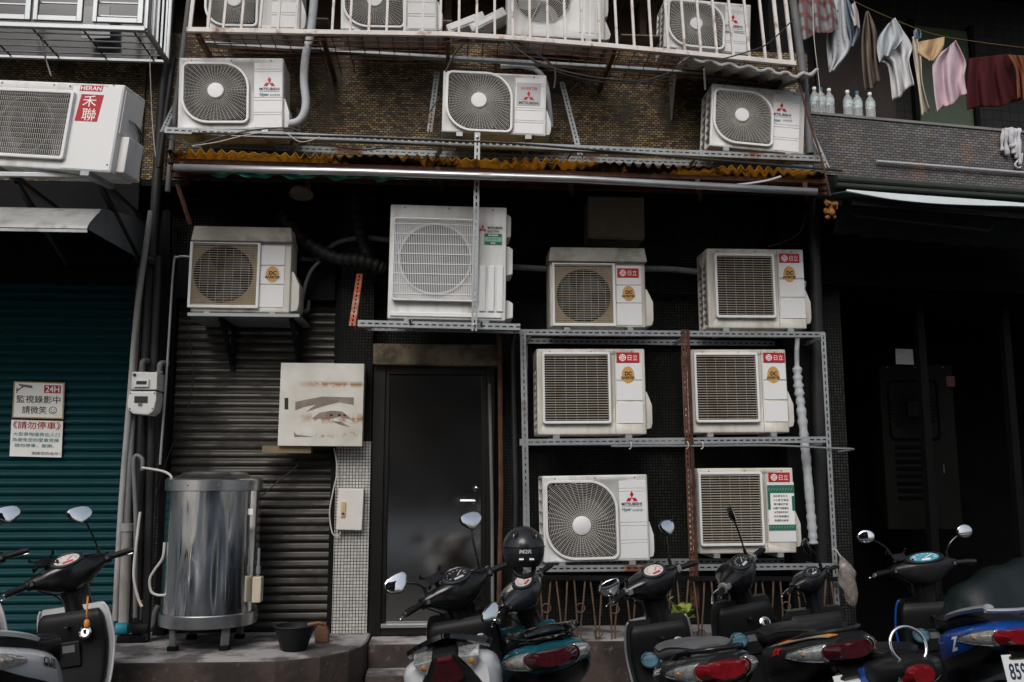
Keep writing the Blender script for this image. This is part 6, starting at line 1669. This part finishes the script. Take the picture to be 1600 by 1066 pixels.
    k_ = MB(); k_.lathe([(.034, 0), (.036, .004), (.026, .010), (.024, .006), (.001, .006)], 24, Matrix.Translation((.10, .375, .70)) @ Matrix.Rotation(R(75), 4, 'X'), caps=False); k_.build("ignition_ring", K['chrome'], inner, smooth='auto')
    MB().box((-.06, .375, .52), (.06, .385, .66)).box((-.012, .35, .735), (.012, .39, .75)).build("glovebox_lid", SM['seat'], inner, bevel=.006)
    MB().box((-.035, .372, .60), (.035, .3745, .64)).build("warning_label", K['ink'], inner)
    MB().box((.096, .36, .695), (.104, .372, .718)).build("key_slot", blk, inner)
    k_ = MB(); k_.lathe([(.050, 0), (.054, .012), (.048, .02), (.040, .012), (.001, .010)], 28, Matrix.Translation((-.10, .365, .62)) @ Matrix.Rotation(R(50), 4, 'X'), caps=False); k_.build("cup_holder", SM['cup'], inner, smooth='auto')
    MB().tube([(-.10 + .05 * math.cos(2 * PI * j / 24), .352 + .05 * math.sin(2 * PI * j / 24) * -.64, .632 + .05 * math.sin(2 * PI * j / 24) * .77) for j in range(24)], .004, 6, closed=True).build("cup_ring", K['chrome'], inner)
    # steering assembly
    tilt = Matrix.Rotation(R(22), 4, 'X')
    SMx = Matrix.Translation((0, .45, hl)) @ tilt @ Matrix.Rotation(R(steer), 4, 'Z') @ tilt.inverted() @ Matrix.Scale(hs, 4)
    cov = Surf([(-.225, .0, .0, .028, .028, .028, 2), (-.18, .004, .0, .052, .044, .044, 2.3), (-.10, .014, .002, .098, .062, .100, 2.5), (0, .020, .006, .118, .066, .135, 2.7), (.10, .014, .002, .098, .062, .100, 2.5), (.18, .004, .0, .052, .044, .044, 2.3), (.225, .0, .0, .028, .028, .028, 2)], 'x')
    m = MB(); cov.mesh(m, 28, M=SMx); hc = m.build("handlebar_cover", SM[covmat], o, smooth='auto')
    nk = Surf([(-.46, 0, .05, .13, .06, .07, 3), (-.34, 0, .05, .105, .06, .075, 2.8), (-.24, 0, .045, .085, .058, .07, 2.6), (-.15, 0, .035, .080, .06, .065, 2.6), (-.02, 0, .02, .10, .07, .075, 2.4)], 'z')
    m = MB(); nk.mesh(m, 24, M=SMx); m.build("steering_neck", blk, o, smooth='auto')
    m = MB(); m.ball((0, .085, -.02), (.115, .06, .065), 18, M=SMx); m.build("headlight_cowl", N_, o, smooth=True)
    m = MB(); m.ball((0, .125, -.025), (.075, .03, .04), 16, M=SMx); m.build("headlight", SM['glass'], o, smooth=True)
    # dash dial
    dn = Matrix.Translation((0, -.052, .066)) @ Matrix.Rotation(R(36), 4, 'X')
    DM = SMx @ dn
    rx, ry = (.072, .047) if dial != 'wide' else (.105, .042)
    def el(k, z): return [DM @ V((rx * k * math.cos(2 * PI * j / 32), ry * k * math.sin(2 * PI * j / 32), z)) for j in range(32)]
    bz = MB().rings([el(1.35, -.014), el(1.28, .006), el(1.06, .010), el(1.0, .004)], caps=True).build("dial_bezel", SM['grey'] if dial != 'wide' else SM['dkgrey'], hc, smooth='auto')
    MB().rings([el(.98, .0045), el(.95, .0065)]).build("dial_face", SM['dial'] if dial == 'round' else SM['dialblue'] if dial == 'wide' else SM['dkgrey'], bz)
    m = MB()
    for j in range(9):
        a = R(200 - j * 27.5); m.beam((rx * .62 * math.cos(a), ry * .62 * math.sin(a), .0075), (rx * .85 * math.cos(a), ry * .85 * math.sin(a), .0075), .004, .0008, (0, 0, 1), DM)
    m.beam((0, -.008, .008), (rx * .5, ry * .35, .008), .005, .0008, (0, 0, 1), DM)
    m.beam((-.03, -ry * .55, .0075), (.03, -ry * .55, .0075), .016, .0008, (0, 0, 1), DM)
    m.build("dial_marks", SM['dialred'] if dial == 'round' else K['grey'] if dial == 'dark' else K['white'], bz)
    # grips, switch boxes, levers
    for sx in (-1, 1):
        m = MB(); m.tube([(sx * .235, -.002, .0), (sx * .30, -.018, -.003), (sx * .355, -.034, -.006)], [.0165, .0175, .017], 12, M=SMx)
        for q in range(7): x = .25 + q * .014; m.tube([(sx * x, -.006 - q * .0035, -.001), (sx * (x + .005), -.0075 - q * .0035, -.001)], .0188, 12, M=SMx)
        gr = m.build("grip", K['rubber'], o, smooth='auto')
        MB().tube([(sx * .355, -.034, -.006), (sx * .366, -.037, -.006)], .015, 12, M=SMx).build("bar_end", K['chrome'] if sx < 0 else K['rubber'], gr)
        m = MB(); m.tube([(sx * .185, .0, .0), (sx * .235, -.001, .0)], .033, 14, M=SMx); m.box((sx * .21 - .016, -.044, -.010), (sx * .21 + .016, -.018, .018), SMx)
        sw = m.build("switch_box", clamp, o, smooth='auto', bevel=0)
        m = MB()
        for q in range(3): m.box((sx * .21 - .008, -.0475, -.006 + q * .007), (sx * .21 + .008, -.0442, -.002 + q * .007), SMx)
        m.build("switch_button", K['logored'] if False else K['ink'], sw)
        m = MB(); m.tube([SMx @ p for p in curve([(sx * .205, .030, -.004), (sx * .255, .058, -.012), (sx * .31, .046, -.02), (sx * .375, .018, -.028)], 4)], .0052, 8); m.build("brake_lever", K['chrome'], o, smooth=True)
        if ('l' if sx < 0 else 'r') in mirrors:
            mm = ml if sx < 0 else mr
            mirror(o, (sx * .185, .0, .030), (mm[0], -.01, mm[1]), SMx, style=mstyle, w=.15 if mstyle == 'poly' else .12, h=.105 if mstyle == 'poly' else .092, face=(mm[2] if len(mm) > 2 else sx * .12, -1, mm[3] if len(mm) > 3 else .12))
    cb = MB()
    for sx in (-1, 1):
        cb.tube([SMx @ p for p in curve([(sx * .20, .03, -.02), (sx * .17, .09, -.05), (sx * .09, .10, -.12), (sx * .05, .07, -.22)], 5)], .0045, 6)
    cb.build('brake_cable', K['cable'], o, smooth=True)
    # rear body
    if tailkind == 'blunt':
        tb = Surf(lift([(.06, 0, .46, .10, .10, .14, 2.6), (-.10, 0, .58, .165, .12, .20, 2.6), (-.36, 0, .65, .19 * wide, .12, .18, 2.6), (-.6, 0, .71, .20 * wide, .115, .18, 3.2), (-.76, 0, .735, .190 * wide, .105, .17, 3.4), (-.85, 0, .745, .168, .088, .15, 3.2)], dz), 'y')
    else:
        tb = Surf(lift([(.06, 0, .46, .10, .10, .14, 2.6), (-.10, 0, .58, .165, .12, .20, 2.6), (-.36, 0, .66, .19 * wide, .11, .17, 2.6), (-.6, 0, .73, .18 * wide, .09, .14, 2.5), (-.76, 0, .785, .14 * wide, .065, .10, 2.4), (-.88, 0, .815, .085, .035, .05, 2.2)], dz), 'y')
    m = MB(); tb.mesh(m, 32); tbo = m.build("rear_body", B_, o, smooth='auto')
    # darker lower cover and rear fender
    m = MB(); tb.patch(m, [(.12, -.35), (.80, -.45), (.80, -2.69), (.12, -2.79)], .004, 14, 14); m.build("under_cover", blk, o, smooth='auto')
    m = MB(); m.grid(lambda u, v: (.085 * (v - .5) * 2, -.60 + (.27 - .02 * (2 * v - 1) ** 2) * math.cos(R(60 + 150 * u)), .25 + (.28 - .02 * (2 * v - 1) ** 2) * math.sin(R(60 + 150 * u))), 18, 8, .004); m.build("rear_fender", blk, o, smooth=True)
    # seat
    zs_ = .0
    se = Surf(lift([(.10, 0, .66, .07, .03, .05, 2.4), (.03, 0, .725, .12, .04, .06, 2.6), (-.12, 0, .755, .170, .05, .06, 2.6), (-.30, 0, .765, .185, .055, .05, 2.6), (-.42, 0, .80, .175, .055, .05, 2.6), (-.60, 0, .835, .145, .045, .04, 2.5), (-.68, 0, .84, .085, .025, .03, 2.3)], dz), 'y')
    m = MB(); se.mesh(m, 28); so = m.build("seat", SM[seat], o, smooth='auto')
    m = MB()
    for sx in (0, PI): m.tube([se(t / 24, .28 if sx == 0 else PI - .28, .002) for t in range(1, 25)], .004, 6)
    m.build("seat_piping", SM[seatpipe] if seatpipe else SM['seat'], so, smooth=True)
    c = type('C', (), dict(TZ=TZ, dz=dz, o=o, tb=tb, se=se, tbo=tbo, SMx=SMx, hc=hc, seat=so))
    if tailkind != 'blunt':
        lp = Surf(lift([(-.60, 0, .735, .178 * wide * lw, .045, .055, 2.6), (-.74, 0, .762, .160 * wide * lw, .048, .062, 2.6), (-.86, 0, .782, .130 * lw, .045, .058, 2.5), (-.93, 0, .788, .090 * lw, .030, .04, 2.3)], dz), 'y')
        m = MB(); lp.mesh(m, 30); to = m.build("tail_light", SM[lens], o, smooth='auto')
        c.lp = lp
        for s0 in (0, PI):
            sg = 1 if s0 == 0 else -1
            m = MB(); lp.patch(m, [(.0, s0 - .1 * sg), (.62, s0 - .75 * sg), (.62, s0 + .75 * sg), (.0, s0 + .1 * sg)], .005, 10, 6); io = m.build("indicator", SM['glass'], o, smooth='auto')
            q = lp(.36, s0, .004); MB().ball(tuple(q), (.008, .014, .009), 10).build("bulb", SM['amber'], io, smooth=True)
            e = [lp(.62 * k / 8, s0 - (.1 + .65 * k / 8) * sg, .007) for k in range(9)] + [lp(.62, s0 + (-.75 + 1.5 * k / 6) * sg, .007) for k in range(1, 7)] + [lp(.62 * (1 - k / 8), s0 + (.1 + .65 * (1 - k / 8)) * sg, .007) for k in range(1, 9)]
            MB().tube(e, .0035, 5).build("chrome_edge", K['chrome'], io, smooth=True)
    # grab rail
    kind, rm = rail
    RM = K['chrome'] if rm == 'chrome' else SM[rm]
    if kind == 'bar':
        m = MB(); pts = curve([(-.15, -.44, .76), (-.170, -.56, .795), (-.155, -.70, .845), (-.08, -.80, .865), (0, -.82, .868), (.08, -.80, .865), (.155, -.70, .845), (.170, -.56, .795), (.15, -.44, .76)], 6)
        m.tube(pts, .0125, 10)
        for x in (-.10, .10): m.tube([(x, -.62, .78), (x * 1.3, -.72, .845)], .012, 8)
        m.M = TZ; m.build("grab_rail", RM, o, smooth=True)
    elif kind == 'wing':
        m = MB()
        def wing(u, v):
            a = (u - .5) * 2; return V((a * .175, -.56 - .26 * (1 - abs(a) ** 2.2) - .06 * v, .875 + .045 * (1 - abs(a) ** 1.6) - .030 * abs(v * 2 - 1) ** 2 + .02 * (v - .5)))
        m.grid(wing, 40, 6, .022)
        for x in (-.12, .12): m.beam((x, -.50, .79), (x, -.66, .87), .03, .03)
        m.M = TZ; m.build("grab_rail", RM, o, smooth='auto')
    elif kind == 'ring':
        m = MB(); n = 30
        m.tube([(.092 * math.cos(2 * PI * k / n), -.80 + .03 * math.sin(2 * PI * k / n), .905 + .088 * math.sin(2 * PI * k / n)) for k in range(n)], .0085, 10, closed=True); m.beam((-.05, -.79, .785), (.05, -.79, .785), .03, .02)
        m.M = TZ; m.build("grab_rail", RM, o, smooth='auto')
    elif kind == 'wide':
        m = MB()
        for sx in (-1, 1):
            def blade(u, v, sx=sx): return V((sx * (.175 - .05 * u ** 2 + .035 * (v - .5)), -.36 - .44 * u, .80 + .115 * u ** .8 + .012 * math.cos((v - .5) * PI)))
            m.grid(blade, 20, 6, .022)
        m.grid(lambda u, v: V(((u - .5) * .29, -.80 - .05 * math.sin(u * PI) + .035 * (v - .5), .915 + .012 * math.cos((v - .5) * PI))), 16, 6, .022)
        m.M = TZ; m.build("grab_rail", RM, o, smooth='auto')
    if extra: extra(c)
    return c
def side_text(c, body, t, a, w, h, mat, shear=.3, bold=.0, off=.006, flip=False):
    """lettering laid on the rear body; t along the body, a round it"""
    L = .94
    def fn(u, v):
        tt = t + (u if flip else -u) / L * -1
        return c.tb(min(max(tt, 0), 1), a + (v / .16) * (-1 if math.cos(a) < 0 else 1), off)
    return text(body, fn, w, h, mat, c.o, shear=shear, bold=bold)
def plate(c, body, y=-.90, z=.58, tilt=20):
    T = c.TZ @ Matrix.Translation((0, y, z)) @ Matrix.Rotation(R(-tilt), 4, 'X')
    p = MB().box((-.13, -.003, -.075), (.13, .003, .075), T).build("licence_plate", SM['plate'], c.o, bevel=.002)
    if body: text(body, lambda u, v: (u - .215 * (1 - len(body) / 7) / 2, -.0042, v), .215 * len(body) / 7, .085, M("plate_ink", (.01, .015, .06), .5), p, M=T @ Matrix.Translation((0, 0, -.012)), bold=.02)
    m = MB()
    for x in (-.085, .085): m.lathe([(.009, 0), (.009, .004), (.004, .006)], 10, T @ Matrix.Translation((x, -.003, .058)) @ FACE); m.box((x - .002, -.008, .054), (x + .024, -.004, .062), T)
    m.build("plate_bolt", K['black'], p)
    MB(c.TZ).beam((0, y + .004, z + .05), (0, y + .12, z + .16), .16, .02, (0, -1, .5)).build("plate_bracket", SM['blk'], p)
def phone_mount(c, x=-.10, z=.075):
    m = MB(); S = c.SMx
    m.tube([(x, .0, .03), (x - .01, -.01, z)], .009, 8, M=S); m.ball((x - .01, -.01, z), .017, 10, M=S)
    T = S @ Matrix.Translation((x - .015, -.015, z + .025)) @ Matrix.Rotation(R(-50), 4, 'X')
    m.box((-.045, -.005, -.03), (.045, .005, .03), T)
    for sx in (-1, 1):
        for sz in (-1, 1): m.beam((sx * .03, 0, sz * .02), (sx * .065, 0, sz * .05), .012, .010, (0, -1, 0), T); m.box((sx * .065 - .006, -.022, sz * .05 - .006), (sx * .065 + .006, .006, sz * .05 + .006), T)
    m.build("phone_holder", SM['blk'], c.o, bevel=0)

# 1: white-tailed scooter seen from straight behind
def x_white(c):
    o = c.o
    def P(x, y): return ((x - 372) * .00066, .925 - (y - 765) * .00066)
    TP = c.TZ @ Matrix.Translation((0, -.88, .85)) @ Matrix.Rotation(R(14), 4, 'X') @ Matrix.Translation((0, .88, -.85))
    def fl(name, pts, y0, y1, mat, par=None, bev=.0):
        q = [P(*p) for p in pts]; a = sum(q[i - 1][0] * q[i][1] - q[i][0] * q[i - 1][1] for i in range(len(q)))
        if a < 0: q.reverse()
        return MB().prism(q, TP, y0, y1).build(name, SM[mat] if isinstance(mat, str) else mat, par or o, bevel=bev)
    fl("tail_cover", [(300, 862), (430, 862), (600, 1110), (520, 1130), (225, 1130), (140, 1110)], -.885, -.70, 'dkgrey', bev=.008)
    lo = fl("tail_light", [(318, 872), (412, 872), (478, 1010), (450, 1042), (290, 1042), (262, 1010)], -.905, -.88, 'dkred', bev=.006)
    fl("brake_lens", [(322, 876), (408, 876), (414, 890), (316, 890)], -.909, -.9055, 'red', lo)
    for pts, b in (([(158, 893), (282, 880), (236, 975), (206, 948)], (222, 920)), ([(590, 893), (452, 880), (522, 975), (556, 945)], (532, 920))):
        io = fl("indicator", pts, -.895, -.78, 'glass', bev=.005); x, z = P(*b)
        q = TP @ V((x, -.896, z)); MB().ball(tuple(q), (.013, .006, .012), 10).build("bulb", SM['amber'], io, smooth=True)
    m = MB(); m.grid(lambda u, v: ((u - .5) * .37, -.70 - .15 * math.sin(u * PI) + .09 * v, .865 + .075 * (1 - abs(2 * u - 1) ** 1.5) - .03 * v), 30, 5, .02); m.M = c.TZ; m.build("spoiler", SM['gloss'], o, smooth='auto')
    phone_mount(c); x, z = P(560, 990)
scooter("white-tailed black scooter straight before the steel door steps", (713, 918), (692, 988), hz=.985, tz=.93, steer=33, lean=9, body='white', shield='gloss', rail=('none', 'gloss'), tailkind='blunt', wide=1.08, dial='dark', ml=(-.335, .16, -.1, .15), mr=(.235, .31, .1, .05), extra=x_white)
# 2: teal scooter carrying the helmet
def x_teal(c):
    m = MB(); c.tb.patch(m, [(.70, .95), (.93, 1.0), (.93, PI - 1.0), (.70, PI - .95)], .012, 8, 12); m.build("rear_cowl", SM['gloss'], c.o, smooth='auto')
    m = MB(); m.ball((-.02, .06, -.01), (.125, .05, .055), 16, M=c.SMx); m.build("teal_cowl", SM['teal'], c.o, smooth=True)
tealsc = scooter("teal-tailed scooter with a black helmet over its far handlebar", (815, 925), (848, 972), hz=.945, tz=.93, steer=52, lean=10, body='teal', covmat='grey', lens='dkred', rail=('wing', 'gloss'), seatpipe='silver', ml=(-.36, .05, -.3, .1), mr=(.30, .30), mirrors='l', extra=x_teal)
# 3: grey scooter with the bright red lamp
def x_sweet(c): side_text(c, "Sweet", .48, PI - .25, .12, .06, K['white'], shear=.5)
scooter("dark grey scooter with grey seat, bright red lamp and Sweet lettering", (1018, 908), (1108, 990), hz=1.0, tz=.88, steer=28, lean=7, body='grey', seat='seatg', lens='red', rail=('bar', 'blk'), rimcol='silver', ml=(-.33, .07, -.5, .0), mr=(.25, .27, .3, .1), clamp=K['chrome'], extra=x_sweet)
# 4: black scooter with the orange cowl stripe
def x_rx(c):
    m = MB(); c.tb.patch(m, [(.48, PI - .62), (.92, PI - .90), (.95, PI - 1.18), (.56, PI - .86)], .014, 14, 5); m.build("orange_stripe", SM['orange'], c.o, smooth='auto')
    m = MB(); c.tb.patch(m, [(.40, PI - .55), (.93, PI - .80), (.92, PI - .90), (.48, PI - .62)], .016, 14, 3); m.build("silver_trim", SM['silver'], c.o, smooth='auto')
    m = MB(); c.tb.patch(m, [(.46, PI - .80), (.58, PI - .9), (.70, PI - 1.15), (.58, PI - 1.1)], .015, 8, 4); m.build("red_stripe", SM['red'], c.o, smooth='auto')
    side_text(c, "RX", .52, PI - .30, .085, .055, K['logored'], shear=.4, bold=.06)
    plate(c, "", y=-.91, z=.60)
scooter("black scooter with orange seat-cowl stripe and dark red lamp", (1152, 895), (1298, 962), hz=1.0, tz=.9, steer=42, lean=8, body='dkgrey', nose='gloss', lens='dkred', dial='dark', rail=('bar', 'dkgrey'), ml=(-.3, .2), mr=(.20, .33, .6, .0), mirrors='r', clamp=SM['silver'], extra=x_rx)
# 5: charcoal scooter with the chrome ring rail
def x_ring(c):
    m = MB(); m.ball((-.03, .06, -.03), (.12, .055, .05), 18, M=c.SMx); m.build("blue_cowl", SM['blue'], c.o, smooth=True)
    m = MB(); c.tb.patch(m, [(.45, PI + .5), (.75, PI + .5), (.70, PI - .4), (.42, PI - .3)], .006, 10, 8); so = m.build("side_decal", SM['blue'], c.o, smooth='auto')
    for k in range(3):
        m = MB(); c.tb.patch(m, [(.46 + k * .08, PI + .45), (.50 + k * .08, PI + .45), (.48 + k * .08, PI - .30), (.44 + k * .08, PI - .25)], .0085, 4, 8); m.build("decal_stripe", K['white'], so, smooth='auto')
scooter("charcoal scooter with chrome ring grab rail and small blue handlebar", (1265, 905), (1405, 998), hz=.985, tz=.82, hs=.72, steer=30, lean=6, body='dkgrey', lens='red', lw=.62, rail=('ring', 'chrome'), ml=(-.3, .2), mr=(.10, .27, .9, .0), mirrors='r', dial='dark', extra=x_ring)
# 6: blue scooter with plate 859
def x_blue(c):
    side_text(c, "Z", .56, PI + .05, .07, .07, K['white'], shear=.3, bold=.05)
    plate(c, "859-M", y=-.90, z=.62, tilt=14); phone_mount(c, -.14, .06)
scooter("bright blue scooter with pale grab rail and plate starting 859", (1441, 886), (1572, 945), hz=1.02, tz=.93, steer=8, lean=4, body='blue', shield='gloss', rimcol='blue', lens='red', rail=('wide', 'silver'), dial='wide', covmat='dkgrey', ml=(-.36, .25, -.1, .1), mr=(.34, .20, .1, .1), mstyle='round', extra=x_blue)
# 7, 8: the two scooters cut off at the left edge
def x_white2(c):
    side_text(c, "CUXI", .42, .10, .12, .045, K['black'], shear=.35, bold=.03, flip=True); phone_mount(c)
    S = c.SMx; q = V((.14, .36, .80))
    k = MB(); k.tube([(.12, .40, .90), (.13, .35, .84), (.13, .34, .78)], .006, 6); k.ball((.13, .335, .75), (.018, .018, .03), 10); k.build("key_fob", SM['orange'], c.o, smooth=True)
scooter("black and white scooter before the teal shutter with white-edged leg shield", (108, 893), (-75, 985), hz=1.05, tz=.9, steer=33, lean=8, body='white', shield='white', rimcol='white', rail=('wide', 'white'), dial='round', ml=(-.33, .2), mr=(.15, .30, .2, .1), mirrors='r', extra=x_white2)
scooter("white scooter cut off by the left edge, only mirror and shield edge showing", (-62, 893), (-250, 985), hz=1.05, tz=.9, steer=30, lean=8, body='white', shield='white', rimcol='white', rail=('bar', 'blk'), ml=(-.33, .2), mr=(.32, .24, .1, .1))

# helmet hung over the far handlebar of the teal scooter
def helmet():
    p = U(818, 857, 5.05); o = thing("helmet", "matt black open-face helmet hung on the teal scooter's far handlebar", "helmet", p)
    s = 33.0 / F * 5.05
    m = MB(); rr = []
    for j in range(0, 15):
        e = R(-42 + j * 132 / 14 * 1.0); 
        rr.append([(s * .98 * math.cos(e) * math.cos(a), s * 1.12 * math.cos(e) * math.sin(a), s * 1.02 * math.sin(e) * (1.0 if e > 0 else 1.15)) for a in [2 * PI * k / 36 for k in range(36)]])
    m.rings(rr); HM_ = M("helmet_black", (.016, .017, .019), .30, var=.1, coat=.3)
    m.build("shell", HM_, o, smooth='auto')
    MB().tube([(s * .985 * math.cos(a), s * 1.125 * math.sin(a), .10 * s) for a in [2 * PI * k / 40 for k in range(40)]], .003, 6, closed=True).build("shell_seam", K['rubber'], o)
    for sx in (-1, 1):
        MB().ball((sx * s * .42, -s * .78, s * .62), (.016, .010, .022), 10).build("vent", K['rubber'], o, smooth=True)
        MB().ball((sx * s * .42 + sx * .010, -s * .80, s * .60), (.005, .006, .014), 8).build("vent_edge", SM['silver'], o, smooth=True)
    def fr(u, v): return (u, -s * 1.125 * math.sqrt(max(0, 1 - (u / s / .98) ** 2)) * .995 - .003, v - .06 * s)
    text("M2R", fr, .068, .020, K['grey'], o, bold=.04, shear=.15)
    for x in (-.022, .032): MB().tube([(x - .012, -s * 1.10, -s * .42), (x + .012, -s * 1.10, -s * .42)], .008, 8).build("strap_stud", SM['silver'], o)
    m = MB(); m.tube(curve([(-.05, -.02, -s * .75), (-.045, -.04, -s * 1.1), (0, -.05, -s * 1.25), (.045, -.04, -s * 1.1), (.05, -.02, -s * .75)], 4), .012, 8); m.build("chin_strap", K['rubber'], o, smooth=True)
helmet()
# the covered motorbike at far right
def covered():
    q = U(1560, 930, 5.9); o = thing("covered_motorbike", "motorbike under a dark green-black tarpaulin behind the bright blue scooter", "motorbike", (q.x, q.y, 0))
    pts = [(1470, 985), (1482, 938), (1500, 915), (1535, 893), (1570, 880), (1600, 872), (1650, 866), (1720, 870)]
    top = [U(x, y, 5.95 + .05 * i) for i, (x, y) in enumerate(pts)]
    tc = curve(top, 5); k = len(tc) - 1
    def fn(u, v):
        p = tc[min(k, round(u * k))]; a = (v - .5) * 2
        z = p.z * (1 - abs(a) ** 2.4); y = p.y + a * .42 * (1 - .25 * (1 - abs(a)))
        return V((p.x + .01 * math.sin(v * 19 + u * 3) - o.location.x, y + .012 * math.sin(u * 25 + v * 4) - o.location.y, max(.02, z + .008 * math.sin(u * 31 + v * 11))))
    m = MB(); m.grid(fn, k, 24, .006); m.build("tarpaulin", M("green_black_tarpaulin", (.006, .010, .010), .4, var=.25, vs=4, bump=.2, bs=30), o, smooth=True)
    for x in (-.05, 1.05):
        w = MB(); w.lathe([(.18, -.04), (.24, -.045), (.26, 0), (.24, .045), (.18, .04)], 28, Matrix.Translation((x, .25, .26)) @ Matrix.Rotation(R(90), 4, 'X'), caps=True); w.build("wheel", SM['tyre'], o, smooth='auto')
covered()
